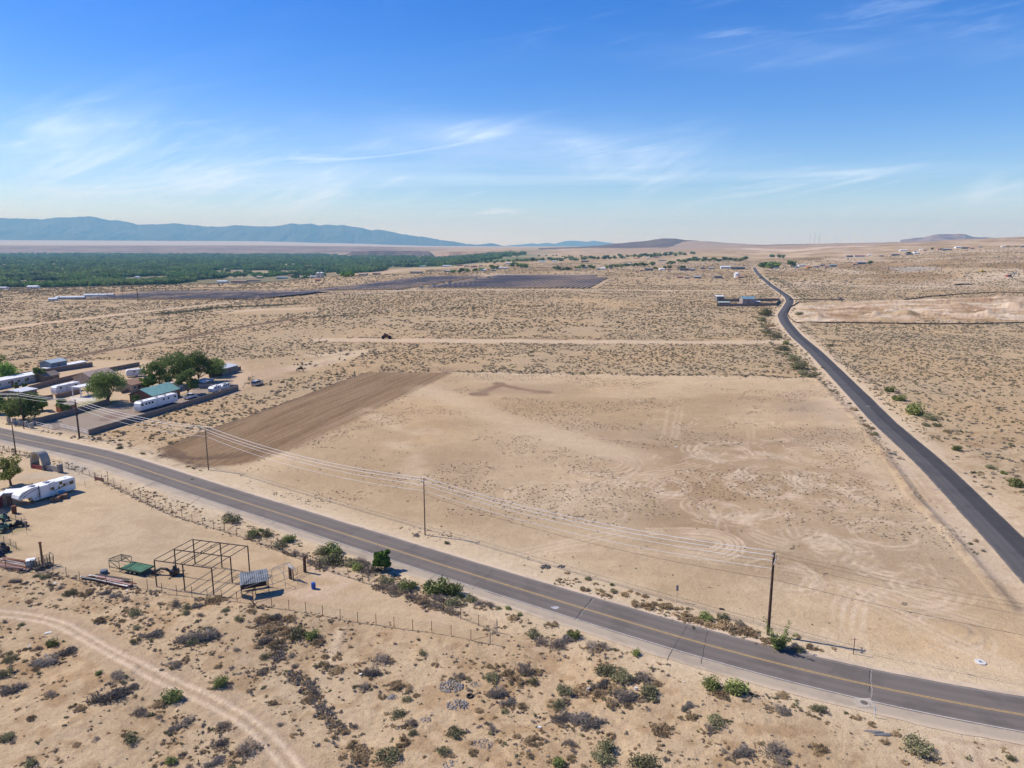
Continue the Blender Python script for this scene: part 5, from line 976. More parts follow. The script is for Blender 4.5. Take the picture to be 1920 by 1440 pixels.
P_ = Gp([(99,806),(112,802)]); d_ = P_[1]-P_[0]; e = empty('yard_gate', (P_[0, 0], P_[0, 1], 0), math.atan2(d_[1], d_[0]), label='grey wire gate standing between the two thin white rail fences', cat='gate'); l_ = float(np.hypot(*d_)); mb = MB()
mb.tube([(0, 0, .1), (0, 0, 1.5), (l_, 0, 1.5), (l_, 0, .1), (0, 0, .1)], .05, 5); child(mb, 'frame', STEEL, e); mb = MB()
for k in range(1, 14): mb.tube([(l_*k/14, 0, .1), (l_*k/14, 0, 1.5)], .02, 4)
child(mb, 'bars', STEEL, e)
# --- buildings
def house(u, v, ang, Lx, Wy, H, label, wm=STUC, rm=PINKR, rise=1.2, cat='house', ov=.35, wins=3, door=True, group=None, name='house', flat=False, dz=0, center=False):
    """front left corner stands on photo ground point u,v; x runs along the front"""
    p = P3(u, v, dz); e = empty(name, p, ang, label=label, cat=cat, group=group); x0 = -Lx/2 if center else 0
    mb = MB().box(x0, 0, -.6, x0+Lx, Wy, H)
    if not flat: mb.extr([(0, 0)], 0, 0) if 0 else None
    if not flat:
        for xx in (x0, x0+Lx-.15): mb.add([(xx, 0, H), (xx, Wy, H), (xx, Wy/2, H+rise), (xx+.15, 0, H), (xx+.15, Wy, H), (xx+.15, Wy/2, H+rise)], [(0, 2, 1), (3, 4, 5), (0, 3, 5, 2), (1, 2, 5, 4)])
    child(mb, 'wall', wm, e)
    if flat: child(MB().hexa([(x0-ov, -ov, H+.01), (x0+Lx+ov, -ov, H+.01), (x0+Lx+ov, Wy+ov, H+.01+rise), (x0-ov, Wy+ov, H+.01+rise), (x0-ov, -ov, H+.16), (x0+Lx+ov, -ov, H+.16), (x0+Lx+ov, Wy+ov, H+.16+rise), (x0-ov, Wy+ov, H+.16+rise)]), 'roof', rm, e)
    else:
        k = rise/(Wy/2); mb = MB()
        for s in (0, 1):
            ya, yb = (-ov, Wy/2) if s == 0 else (Wy+ov, Wy/2); za = H-k*ov; a = [(x0-ov, ya, za+.02), (x0+Lx+ov, ya, za+.02), (x0+Lx+ov, yb, H+rise+.02), (x0-ov, yb, H+rise+.02)]
            if s: a = [a[1], a[0], a[3], a[2]]
            mb.hexa(a+[(x, y, z+.12) for x, y, z in a])
            n = int(Lx/.9)
            for i in range(1, n): xx = x0+Lx*i/n; q = [(xx, ya, za+.14), (xx, yb, H+rise+.14)]; mb.tube(q, .03, 3)
        child(mb, 'roof', rm, e)
    for i in range(wins):
        xx = x0+Lx*(i+.6)/(wins+.2); f = child(MB().box(xx-.55, -.05, H*.38, xx+.55, .0-.001, H*.8), 'window', WHITE, e); child(MB().box(xx-.45, -.07, H*.43, xx+.45, -.051, H*.75), 'pane', GLASS, f)
    if door: xx = x0+Lx*.47; child(MB().box(xx-.45, -.06, 0, xx+.45, -.001, H*.78), 'door', BROWNW, e)
    return e
A1 = math.atan2(*(Gp([(447,731)])[0]-Gp([(167,816)])[0])[::-1])       # direction of the yard walls
house(287,757, A1-.0, 12.5, 9.0, 2.6, 'brick house with pale green metal gable roof in the gravel yard', BRICK, GREENR, 1.9, name='brick_house')
house(176,724, A1, 11, 9, 2.8, 'tan house with pinkish shingle roof behind the big round tree', STUC, PINKR, 2.0)
house(248,736, A1, 7, 7, 2.6, 'tan house with reddish brown roof between tree and green roof', STUC, mat('brown_shingle', (.36, .22, .15), .9, .15, 2), 1.3)
house(97,694, A1, 7.5, 6, 2.9, 'blue grey metal shed with pale roof beyond the yards', BLUEM, mat('pale_blue_roof', (.38, .45, .48), .5, .1, 1), .9, cat='shed', name='metal_shed', wins=0)
house(86,717, A1, 6, 4.5, 2.2, 'small brown shed house beside the leaning grey roof', WOODL, mat('brown_roof', (.28, .22, .17), .9, .15, 2), 1.2, cat='shed', name='wooden_shed', wins=1)
house(90,695.5, A1, 19, 3, .9, 'long low white roofed trailer against the dark wall', STEEL, WROOF, .1, cat='trailer', name='flat_trailer', wins=0, door=False, flat=True)
house(417,705, A1+.05, 10.5, 4.5, 2.6, 'long dark shed with pale grey sloping roof by the tree cluster', CONC2, mat('pale_roof_sheet', (.50, .52, .54), .5, .08, 1), .5, cat='shed', name='long_shed', wins=0, flat=True)
house(381,725, A1, 6, 4.0, 1.5, 'low open shelter with pale flat metal roof at the yard back', CONC2, mat('pale_flat_roof', (.56, .57, .54), .5, .08, 1), .25, cat='shed', name='shelter', wins=0, flat=True, door=False)
house(40,748, A1, 6, 4.5, 2.2, 'low shed with pale metal roof above the roadside trees', CONC2, mat('pale_metal_roof', (.60, .61, .60), .45, .08, 1), .4, cat='shed', name='shelter', wins=0, flat=True, door=False)
house(123,774, A1, 4.2, 3.5, 2.0, 'little orange brick shed beside the thick dark pole', ORNG, mat('tan_shingle', (.45, .36, .28), .9, .1, 2), .8, cat='shed', name='brick_shed', wins=1)
house(-30,735, A1, 23, 4.6, 2.7, 'long white mobile home with white roof at the left edge', mat('cream_siding', (.60, .57, .52), .7, .08, 1), WROOF, .25, cat='mobile home', name='mobile_home', wins=6, flat=True, ov=.1)
house(-84,966, .3, 6.8, 4.0, 2.3, 'dark red shed with white roof cut by the left edge', REDW, WROOF, .15, cat='shed', name='red_shed', wins=0, flat=True, ov=.3)
house(6,948, .25, 2.6, 2.2, 2.4, 'small tan shed with white roof in front of the long camper', FIBW, WROOF, .1, cat='shed', name='tan_shed', wins=0, flat=True, ov=.05)
# white canopy on posts beside the tan house
p = P3(152, 745); e = empty('porch_canopy', p, A1, label='white flat porch canopy on posts beside the tan house', cat='canopy'); child(MB().box(0, 0, 3.2, 6.5, 4, 3.45), 'roof', WHITE, e)
for x_, y_ in ((.3, .3), (3.2, .3), (6.2, .3), (.3, 3.7), (6.2, 3.7)): child(MB().box(x_-.12, y_-.12, 0, x_+.12, y_+.12, 3.2), 'post', WHITE, e)
# --- trailers and vehicles
def wheels(e, xs, W_, r=.38, w=.22, name='wheel', sides=(0, 1)):
    for x_ in xs:
        for s in sides:
            y0 = .02 if s == 0 else W_-.02-w; wh = child(MB().disc((x_, y0, r), r, w, 16, 'y'), name, RUB, e); child(MB().disc((x_, y0-.012 if s == 0 else y0+w-.01, r), r*.55, .022, 12, 'y'), 'rim', STEEL, wh)
def camper(u, v, ang, Lx, W_, label, H=3.3, fifth=False, wins=((.3,.5),), stripes=True, acs=(.5,), name='camper', wheelx=(.6,.7), flip=1, body=WHITE, lift=.55, door=.45, slide=None, yellow=False):
    e = empty(name, P3(u, v), ang, label=label, cat='camper trailer'); z0 = lift
    if fifth: prof = [(.0, z0+1.25), (.15, z0+.95), (2.5, z0+.95), (2.9, z0), (Lx, z0), (Lx, H+z0-.35), (Lx-.12, H+z0-.30), (2.5, H+z0-.12), (.9, H+z0-.45), (.25, H+z0-1.0), (0, H+z0-1.6)]
    else: prof = [(.1, z0), (Lx, z0), (Lx, H+z0-.4), (Lx-.15, H+z0-.3), (.6, H+z0-.3), (.15, H+z0-.75), (0, z0+1.1)]
    child(MB().extr(prof, 0, W_), 'body', body, e); top = prof[6][1] if fifth else H+z0-.3
    child(MB().hexa([(2.5 if fifth else .6, .06, top+.005+(.18 if fifth else 0)), (Lx-.15, .06, top+.005), (Lx-.15, W_-.06, top+.005), (2.5 if fifth else .6, W_-.06, top+.005+(.18 if fifth else 0)), (2.5 if fifth else .6, .06, top+.05+(.18 if fifth else 0)), (Lx-.15, .06, top+.05), (Lx-.15, W_-.06, top+.05), (2.5 if fifth else .6, W_-.06, top+.05+(.18 if fifth else 0))]), 'roof', WROOF, e)
    for f in acs: zt = top+.05+(.18*(1-f) if fifth else 0); child(MB().extr([(Lx*f-.5, zt), (Lx*f+.5, zt), (Lx*f+.38, zt+.26), (Lx*f-.3, zt+.28)], W_*.32, W_*.68), 'roof_unit', mat('grey_ac', (.32, .32, .33), .6, .1, 2), e)
    for f in (.25, .62, .88): zt = top+.05+(.18*(1-f) if fifth else 0); child(MB().box(Lx*f-.2, W_*.42, zt, Lx*f+.2, W_*.6, zt+.10), 'vent', WHITE, e)
    for f, w_, zf in wins:
        x_ = Lx*f; zz = z0+H*zf; fr = child(MB().box(x_-w_/2-.06, -.035, zz-.32, x_+w_/2+.06, -.002, zz+.32), 'window', mat('yellow_trim', (.55, .42, .12), .7, .1, 2) if yellow else BLK, e); child(MB().box(x_-w_/2, -.05, zz-.26, x_+w_/2, -.036, zz+.26), 'pane', GLASS, fr)
    if door: x_ = Lx*door; child(MB().box(x_-.36, -.04, z0+.15, x_+.36, -.002, z0+2.1), 'door', mat('door_panel', (.60, .60, .60), .5, .06, 1), e)
    if slide: child(MB().box(Lx*slide[0], -.6, z0+.35, Lx*slide[1], -.001, z0+2.75), 'slide_out', WHITE, e); child(MB().box(Lx*slide[0]-.12, -.045, z0+.25, Lx*slide[0]-.002, -.002, z0+2.85), 'slide_seal', BLK, e)
    if stripes:
        mb = MB(); S = [(.4, 1.5, 3.4, 2.75), (.9, 1.3, 4.2, 2.35), (3.0, .35, 6.6, 1.6), (3.4, 1.0, 7.2, 2.8), (Lx*.72, 1.2, Lx*.97, 1.95), (Lx*.60, .9, Lx*.9, 1.35)] if fifth else [(.3, .8, Lx*.6, 1.25), (Lx*.4, 1.6, Lx*.95, 1.9)]
        for i, (xa, za, xb, zb) in enumerate(S):
            n = 8; pts_ = [(xa+(xb-xa)*k/n, za+(zb-za)*math.sin(k/n*1.57)) for k in range(n+1)]
            for (x1, z1), (x2, z2) in zip(pts_[:-1], pts_[1:]): w_ = .09 if fifth else .05; mb.hexa([(x1, -.012-i*.003, z0+z1-w_), (x2, -.012-i*.003, z0+z2-w_), (x2, -.002, z0+z2-w_), (x1, -.002, z0+z1-w_), (x1, -.012-i*.003, z0+z1+w_*.5), (x2, -.012-i*.003, z0+z2+w_*.5), (x2, -.002, z0+z2+w_*.5), (x1, -.002, z0+z1+w_*.5)])
        child(mb, 'stripe', STR, e)
    wheels(e, [Lx*k for k in wheelx], W_)
    child(MB().box(2.9 if fifth else .3, .25, z0-.14, Lx-.3, W_-.25, z0-.002), 'chassis', BLK, e)
    if fifth: child(MB().box(3.0, .3, .02, 3.12, .42, z0).box(3.0, W_-.42, .02, 3.12, W_-.3, z0), 'landing_leg', STEEL, e)
    else: child(MB().tube([(.3, W_/2, z0-.07), (-1.1, W_/2, z0-.07)], .06, 6).tube([(-.9, W_/2, 0), (-.9, W_/2, z0)], .04, 6), 'hitch', BLK, e)
    return e
p_, a_, l_ = FR((36,952), (143,920)); camper(36,952, a_, l_*1.0, 2.5, 'long white fifth wheel camper with grey swoosh stripes near the yellow tree', H=2.8, fifth=True, lift=.45, wins=((.59,.55,.52),(.80,.45,.55),(.93,.75,.56),(.74,.5,.75),(.70,.2,.45)), acs=(.30,.55), wheelx=(.60,.68), slide=(.36,.50), door=None, yellow=True)
p_, a_, l_ = FR((264,774), (334,755)); camper(264,774, a_, l_, 2.5, 'long white camper parked against the tan wall by the green roof', H=2.9, wins=((.06,.7,.6),(.16,.6,.6),(.24,.6,.6),(.32,.6,.6),(.62,.5,.6),(.75,.5,.6),(.93,.7,.6)), acs=(.10,.5,.72), wheelx=(.45,.53), stripes=False, door=.45)
p_, a_, l_ = FR((106,741), (152,731)); camper(106,741, a_, l_, 2.4, 'white and grey camper with dark windows left of the porch canopy', H=2.7, wins=((.2,.7,.6),(.82,.7,.6)), acs=(), wheelx=(.5,.6), stripes=False)
p_, a_, l_ = FR((237,708), (260,706)); camper(237,708, a_, 6.0, 2.3, 'short white box trailer far back beyond the big round tree', H=2.6, wins=((.5,.5,.6),), acs=(), wheelx=(.6,), stripes=False)
p_, a_, l_ = FR((400,739), (433,729)); camper(400,738, a_, 4.4, 2.0, 'left white low camper at the back corner of the gravel yard', H=2.0, wins=((.35,.5,.6),(.7,.5,.6)), acs=(), wheelx=(.55,), stripes=False); camper(417,733, a_, 4.2, 2.0, 'right white low camper at the back corner of the gravel yard', H=1.9, wins=((.3,.5,.6),(.6,.4,.6),(.85,.4,.6)), acs=(.5,), wheelx=(.55,), stripes=False)
def car(u, v, ang, kind, col, label, cat, Lx=4.9, W_=1.9):
    e = empty(kind, P3(u, v), ang, label=label, cat=cat)
    lo = [(0, .42), (Lx, .42), (Lx, .95), (Lx-.25, 1.02), (0, 1.0)]; 
    if kind == 'pickup_truck': lo = [(0, .45), (Lx, .45), (Lx, .92), (Lx*.76, 1.08), (0, 1.06)]; cab = [(Lx*.36, 1.06), (Lx*.76, 1.07), (Lx*.64, 1.72), (Lx*.40, 1.74)]
    else: cab = [(.05, 1.0), (Lx*.80, 1.01), (Lx*.62, 1.75), (.35, 1.80)]
    child(MB().extr(lo, 0, W_), 'body', col, e); child(MB().extr(cab, .12, W_-.12), 'cabin', GLASS, e)
    x0, x1, zt = cab[3][0], cab[2][0], cab[3][1]; child(MB().box(x0, .14, zt-.03, x1, W_-.14, zt+.03), 'roof', col, e); wheels(e, (Lx*.18, Lx*.80), W_, .36)
    for s in (.2, W_-.5): child(MB().box(Lx-.01, s, .68, Lx+.03, s+.3, .84), 'headlight', WHITE, e)
    if kind == 'pickup_truck': child(MB().box(.12, .15, 1.05, Lx*.34, W_-.15, 1.085), 'bed', BLK, e)
    return e
car(479,725, A1, 'suv', SILV, 'silver grey car parked alone on the sand right of the yards', 'car'); car(352,750, A1, 'pickup_truck', WHITE, 'white pickup truck parked against the tan wall', 'pickup truck'); car(303,737, A1, 'pickup_truck', WHITE, 'white vehicle half hidden behind the green roof', 'pickup truck')
p = P3(316, 737); e = empty('box_truck', p, A1, label='box truck with pinkish white box between green roof and separate tree', cat='truck'); child(MB().box(0, 0, .9, 5.5, 2.3, 3.1), 'box', mat('pinkish_box', (.50, .38, .33), .6, .15, 1), e); child(MB().extr([(5.6, .5), (7.3, .5), (7.3, 1.4), (6.9, 2.2), (5.6, 2.3)], .1, 2.2), 'cab', WHITE, e); wheels(e, (1.3, 6.4), 2.3, .42); child(MB().box(6.2, .05, 1.45, 6.9, .099, 2.0), 'window', GLASS, e)
# --- grazing horse
def skin(name, nodes, edges, m, parent=None, sub=2):
    me = bpy.data.meshes.new(name); me.from_pydata([n[0] for n in nodes], edges, []); o = bpy.data.objects.new(name, me); COL.objects.link(o); me.materials.append(m)
    md = o.modifiers.new('skin', 'SKIN'); md.use_smooth_shade = True
    for i, n in enumerate(nodes): me.skin_vertices[0].data[i].radius = (n[1], n[1] if len(n) < 3 else n[2])
    me.skin_vertices[0].data[0].use_root = True; s_ = o.modifiers.new('sub', 'SUBSURF'); s_.levels = s_.render_levels = sub; o.parent = parent; return o
hn = [((0, 0, 1.25), .30, .36), ((.55, 0, 1.22), .27, .36), ((-.55, 0, 1.27), .27, .34), ((-.85, 0, 1.22), .22, .26), ((.80, 0, 1.22), .20, .28), ((1.10, 0, .98), .13, .20), ((1.38, 0, .62), .10, .15), ((1.50, 0, .42), .10, .13), ((1.56, 0, .12), .06, .075)]
he = [(0, 1), (0, 2), (2, 3), (1, 4), (4, 5), (5, 6), (6, 7), (7, 8)]
for s in (-1, 1):
    b_ = len(hn); hn += [((.62, s*.15, .92), .13), ((.62+.05*s, s*.16, .50), .07), ((.60+.08*s, s*.16, .10), .05), ((.66+.08*s, s*.16, .02), .055)]; he += [(1, b_), (b_, b_+1), (b_+1, b_+2), (b_+2, b_+3)]
    b_ = len(hn); hn += [((-.72, s*.16, .92), .16), ((-.92-.05*s, s*.16, .55), .08), ((-.82-.08*s, s*.16, .12), .05), ((-.76-.08*s, s*.16, .02), .055)]; he += [(2, b_), (b_, b_+1), (b_+1, b_+2), (b_+2, b_+3)]
e = empty('horse', P3(564, 696.5), math.pi+.15, label='dark brown horse grazing with lowered head left of the tilled strip', cat='horse'); skin('body', hn, he, HORSE, e); e.scale = (1.15, 1.15, 1.15)
child(MB().tube([(-1.0, 0, 1.3), (-1.12, 0, 1.0), (-1.10, 0, .5)], [.06, .09, .03], 6), 'tail', BLK, e); child(MB().hexa([(.75, -.02, 1.40), (1.35, -.02, .80), (1.35, .02, .80), (.75, .02, 1.40), (.85, -.02, 1.55), (1.48, -.02, .86), (1.48, .02, .86), (.85, .02, 1.55)]), 'mane', BLK, e)
# --- steel frame of an unfinished shed
A_, B_, C_, D_ = [P3(*q) for q in ((294,1100), (401,1116), (468,1071.5), (366,1058))]; H_ = 4.15
o_ = A_.copy(); e = empty('steel_frame', o_, 0, label='open rusty brown steel frame of an unfinished shed in the yard', cat='frame structure')
def bl(s, t): return (A_*(1-s)*(1-t)+B_*s*(1-t)+C_*s*t+D_*(1-s)*t)-o_
def V3(p, z): return Vector((p.x, p.y, z))
for s, t in ((0, 0), (.5, 0), (1, 0), (0, .5), (1, .5), (0, 1), (.5, 1), (1, 1)): child(MB().box(-.06, -.06, 0, .06, .06, H_).build('x', None, link=False) and MB().hexa([(bl(s, t).x+a, bl(s, t).y+b, z) for z in (-.1, H_) for a, b in ((-.07, -.07), (.07, -.07), (.07, .07), (-.07, .07))]), 'column', METD, e)
for t in (0, .5, 1): child(MB().tube([V3(bl(0, t), H_+.06), V3(bl(1, t), H_+.06)], .08, 4), 'beam', METD, e)
for s in (0, .17, .34, .475, .525, .68, .84, 1): child(MB().tube([V3(bl(s, 0), H_+.16), V3(bl(s, 1), H_+.16)], .06, 4), 'rafter', METD, e)
for t in (.25, .5, .75): child(MB().tube([V3(bl(.5, t), H_+.05), V3(bl(.5, t), H_+.55)], .05, 4), 'stub', METD, e)
# hoop greenhouse frame with doorway, and leaning lean-to roof
p0, a_, l_ = FR((505,1106), (523,1092)); e = empty('hoop_frame', P3(500,1104), math.radians(48), label='skeleton of a small arched greenhouse with pale door frame', cat='frame structure')
def hoop(x): return [(x, -1.9, 0), (x, -1.9, 1.5), (x, -1.2, 2.3), (x, 0, 2.8), (x, 1.2, 2.3), (x, 1.9, 1.5), (x, 1.9, 0)]
for x_ in (0, 2.0, 4.0): child(MB().tube(hoop(x_), .035, 5), 'hoop', STEEL, e)
for y_, z_ in ((-1.9, 1.5), (-1.2, 2.3), (0, 2.8), (1.2, 2.3), (1.9, 1.5)): child(MB().tube([(-4.0, y_, z_*.85), (4.0, y_, z_)], .028, 5), 'purlin', STEEL, e)
child(MB().box(4.02, -.75, 0, 4.1, -.55, 2.2).box(4.02, .35, 0, 4.1, .6, 2.2).box(4.02, -.2, 0, 4.1, .1, 2.0), 'door_frame', WOODP, e); child(MB().box(4.0, -.95, 1.9, 4.05, .8, 2.35), 'lintel', MATW, e)
e = empty('lean_to', P3(453,1123), math.radians(24), label='small lean-to shelter with curved corrugated metal roof', cat='shelter'); mb = MB(); n = 26
for i in range(n):
    x1 = 3.9*i/n; x2 = 3.9*(i+1)/n; zz = .03*(i % 2)
    for k in range(4):
        y1, y2 = k*.65, (k+1)*.65; z1, z2 = 2.0+.75*math.sin(k/4*1.57), 2.0+.75*math.sin((k+1)/4*1.57); mb.add([(x1, y1, z1+zz), (x2, y1, z1+.03-zz), (x2, y2, z2+.03-zz), (x1, y2, z2+zz)], [(0, 1, 2, 3)])
child(mb, 'roof', GALV, e)
for x_ in (.1, 1.95, 3.8):
    for y_ in (.1, 2.5): child(MB().tube([(x_, y_, 0), (x_, y_, 2.0 if y_ < 1 else 2.7)], .05, 5), 'post', METD, e)
child(MB().box(-.02, 0, .2, .02, 1.6, 2.0), 'side_sheet', GALV, e); child(MB().box(.2, 2.52, .1, 3.7, 2.56, 1.1), 'back_panel', METD, e)
e = empty('crossed_posts', P3(476,1141), 0, label='two crossed dark poles tied to a post at the fence', cat='posts'); child(MB().tube([(0, 0, 0), (0, 0, 2.6)], .05, 6), 'post', METD, e); child(MB().tube([(-.5, 0, 1.3), (.7, -.2, 0)], .06, 6), 'brace', WOODP, e); child(MB().tube([(.6, 0, .9), (-.3, -.3, 0)], .05, 6), 'brace', WOODP, e)
p0, a_, l_ = FR((545,1086), (572,1073)); e = empty('gate_panel', p0, a_, label='tube gate panel between two dark wooden posts in the yard', cat='gate'); child(MB().box(-.15, -.15, 0, .15, .15, 1.9), 'post', WOODP, e); child(MB().box(l_-.17, -.17, 0, l_+.17, .17, 2.7), 'post', WOODP, e)
mb = MB()
for z_ in (.25, .6, .95, 1.3): mb.tube([(.15, 0, z_), (l_-.18, 0, z_)], .03, 5)
mb.tube([(l_*.5, .0, .2), (l_*.5, 0, 1.35)], .03, 5); child(mb, 'rails', RUST, e); child(MB().tube([(l_+.25, 0, .1), (l_+1.4, .3, .1), (l_+1.1, .3, 1.6), (l_+.25, 0, 1.5)], .03, 5), 'side_panel', STEEL, e)
def barrel(u, v, r, h, m, label, cat='barrel', name='barrel', lid=None):
    e = empty(name, P3(u, v), 0, label=label, cat=cat); child(MB().tube([(0, 0, 0), (0, 0, h*.3), (0, 0, h*.33), (0, 0, h*.63), (0, 0, h*.66), (0, 0, h)], [r*.96, r, r*1.05, r*1.05, r, r*.95], 16), 'drum', m, e); child(MB().tube([(0, 0, h), (0, 0, h+.02)], [r*.9, r*.86], 16), 'lid', lid or m, e); return e
barrel(588,1104, .32, .95, BLUEP, 'bright blue plastic barrel alone on the sandy yard'); barrel(27,962, .42, 1.5, RUST, 'rusty red brown drum beside the dark red shed'); barrel(195,1075, .55, .55, mat('slate_tub', (.10, .13, .16), .6, .1, 2), 'low dark blue tub left of the green flatbed trailer', 'tub', 'tub')
# crates and tarp by the camper
for u, v, sx, lb in ((104,939,1.7,'left brown slatted crate in front of the long camper'), (118,934,1.7,'right brown slatted crate in front of the long camper')):
    e = empty('crate', P3(u, v+.5), .3, label=lb, cat='crate', group='brown crates in front of the camper'); child(MB().box(-.8, -.5, 0, .8, .5, .85), 'box', BROWNW, e); mb = MB()
    for k in range(5): mb.box(-.82, -.54, .05+k*.17, .82, -.501, .15+k*.17)
    child(mb, 'slats', WOODL, e)
e = empty('water_tub', P3(117,930.5,.87), .2, label='bright blue tub standing on the right brown crate', cat='tub'); child(MB().disc((0, 0, 0), .62, .18, 16), 'rim', TEAL, e)
# stone arch with bench and low wall
p0 = P3(58, 878); q0 = P3(83, 883); d0 = (q0-p0); l_ = d0.length; a_ = math.atan2(d0.y, d0.x); e = empty('gateway_arch', p0, a_, label='curved concrete arch with red base and low wall beside the road', cat='arch')
W2 = l_*.92; r_ = W2/2; mb = MB(); n = 16; Hh = 1.35
for i in range(n):
    t1, t2 = math.pi*i/n, math.pi*(i+1)/n; ri, ro = r_-.28, r_+.05; P4 = []
    for (rr, tt) in ((ro, t1), (ro, t2), (ri, t2), (ri, t1)): P4.append((r_-rr*math.cos(tt), 1.2+rr*math.sin(tt)*Hh))
    mb.extr(P4, 0, 1.9)
child(mb, 'arch', CONC, e); child(MB().box(-.05, 0, 0, .25, 1.9, 1.2).box(W2-.25, 0, 0, W2+.05, 1.9, 1.2), 'pier', CONC2, e); child(MB().box(.26, .1, 0, W2-.26, .35, 1.05).box(.26, .36, 0, W2-.26, 1.2, .6), 'bench', REDW, e)
child(MB().box(W2+.06, .6, 0, W2+4.6, .95, 1.35), 'low_wall', CONC, e); child(MB().box(W2+4.61, .3, 0, W2+5.3, 1.2, 1.95), 'end_pillar', CONC2, e); child(MB().tube([(-.9, .8, 3.35), (0, 1, 3.45), (1.0, 1.3, 3.4)], .12, 5), 'cap_beam', WOODL, e)
# small animal pens with machines on the left edge
gp_ = 'small wire pens at the left edge'
fence(Gp([(-30,956),(0,964),(14,970),(30,976),(42,983),(50,993)]), 1.3, 'wire fence round the upper small pen at the left edge', group=gp_); fence(Gp([(50,993),(24,1001),(0,1008)]), 1.2, 'lower side fence of the upper small pen', group=gp_); fence(Gp([(-20,1012),(8,1018),(20,1023),(31,1030),(14,1036),(-10,1044)]), 1.3, 'wire fence round the lower small pen at the left edge', group=gp_)
def machine(u, v, s, label, ms, n=9, name='farm_machine', cat='machine'):
    e = empty(name, P3(u, v), R.uniform(0, 3), label=label, cat=cat); child(MB().box(-s*.8, -s*.35, s*.25, s*.8, s*.35, s*.5).extr([(-s*.6, s*.5), (s*.3, s*.5), (s*.1, s*.85), (-s*.5, s*.8)], -s*.25, s*.25), 'body', ms[0], e)
    for a, b in ((-.6, -.42), (-.6, .3), (.55, -.42), (.55, .3)): child(MB().disc((s*a, s*b, s*.28), s*.28, s*.13, 14, 'y'), 'wheel', RUB, e)
    child(MB().tube([(s*.3, 0, s*.5), (s*.5, 0, s*1.0), (s*.9, 0, s*.9)], s*.05, 5), 'arm', ms[1], e); child(MB().box(-s*.4, -s*.15, s*.81, -s*.1, s*.15, s*.98), 'seat', BLK, e); return e
machine(38,987, 1.3, 'dark little tractor parked inside the upper small pen', (METD, STEEL)); machine(8,995, 1.7, 'grey and green machine beside the upper pen fence', (mat('dull_green_paint', (.10, .18, .12), .6, .2, 2), STEEL)); machine(4,1033, 1.6, 'dark cart with white parts in the lower small pen', (METD, WHITE)); machine(8,974,1.4, 'dark green machinery under the edge of the red shed', (mat('dull_green_paint', (.10, .18, .12)), METD)); machine(0,1042, 1.0, 'small blue black cart below the lower small pen', (mat('navy_paint', (.03, .04, .08), .6, .2, 2), METD))
# tank, post, cattle rack, timber piles
e = empty('water_tank', P3(59,1063), .45, label='white square water tank in a cage beside the rusty post', cat='tank'); child(MB().box(-.6, -.55, .12, .6, .55, 1.25), 'tank', LIDT, e); child(MB().box(-.62, -.57, 1.251, .62, .57, 1.31).disc((0, 0, 1.31), .15, .05, 10), 'top', WROOF, e); mb = MB()
for k in range(6): mb.tube([(-.6+k*.24, -.58, .1), (-.6+k*.24, -.58, 1.25)], .018, 4)
for z_ in (.35, .7, 1.05): mb.tube([(-.62, -.58, z_), (.62, -.58, z_), (.62, .58, z_), (-.62, .58, z_), (-.62, -.58, z_)], .018, 4)
child(mb, 'cage', STEEL, e); child(MB().box(-.65, -.6, 0, .65, .6, .119), 'pallet', BROWNW, e)
e = empty('rusty_post', P3(80,1056), 0, label='tall square rusty post standing behind the cattle rack', cat='post'); child(MB().box(-.12, -.12, -.3, .12, .12, 3.6), 'post', mat('rust_orange', (.26, .13, .06), .9, .25, 3), e); child(MB().box(-.18, -.18, 3.45, .18, .18, 3.62), 'cap', RUST, e)
p0, a_, l_ = FR((66,1072), (101,1061)); e = empty('cattle_rack', p0, a_, label='dark barred cattle feeding rack standing by the wire fence', cat='cattle rack')
for y_ in (0, 1.5):
    mb = MB()
    for z_ in (.5, .75, 1.0, 1.25, 1.5): mb.tube([(0, y_, z_), (l_, y_+.15, z_+.1)], .035, 5)
    for k in range(8): mb.tube([(l_*k/7, y_, .35), (l_*k/7, y_, 1.6)], .035, 5)
    child(mb, 'side_rails', METD, e)
child(MB().tube([(l_, 0, .3), (l_+.1, 0, 1.9), (l_+.2, 1.6, 1.9), (l_, 1.6, .3)], .05, 5), 'end_hoop', METD, e); child(MB().box(0, .1, .3, l_, 1.5, .4), 'floor', METD, e)
for k in (0, 1): child(MB().disc((l_*.35+k*.8, -.15, .32), .32, .2, 14, 'y'), 'wheel', RUB, e)
def pile(a, b, w, label, ms, n=18):
    p0, a_, l_ = FR(a, b); e = empty('timber_pile', p0, a_, label=label, cat='timber pile')
    for k in range(n):
        L_ = l_*R.uniform(.4, .95); x_ = R.uniform(0, l_-L_); y_ = R.uniform(0, w); z_ = .08+.10*(k % 4); t_ = R.uniform(-.05, .05); mb = MB(); wd = R.uniform(.08, .45); h_ = .035; mb.hexa([(x_, y_, z_), (x_+L_, y_+t_*L_, z_), (x_+L_, y_+wd+t_*L_, z_), (x_, y_+wd, z_), (x_, y_, z_+h_), (x_+L_, y_+t_*L_, z_+h_), (x_+L_, y_+wd+t_*L_, z_+h_), (x_, y_+wd, z_+h_)]); child(mb, 'board', R.choice(ms), e)
    for k in range(3): x_ = l_*(.15+.35*k); child(MB().box(x_-.08, -.1, 0, x_+.08, w+.3, .075), 'bearer', WOODP, e)
    return e
pile((-25,1060), (50,1073), 2.2, 'pile of pinkish boards and sheets left of the water tank', [PINKP, PINKP, RUST, MATW, BROWNW], 26); pile((146,1085), (243,1104), 1.3, 'long pile of pink and white boards along the wire fence', [PINKP, MATW, MATW, METD, RUST], 26)
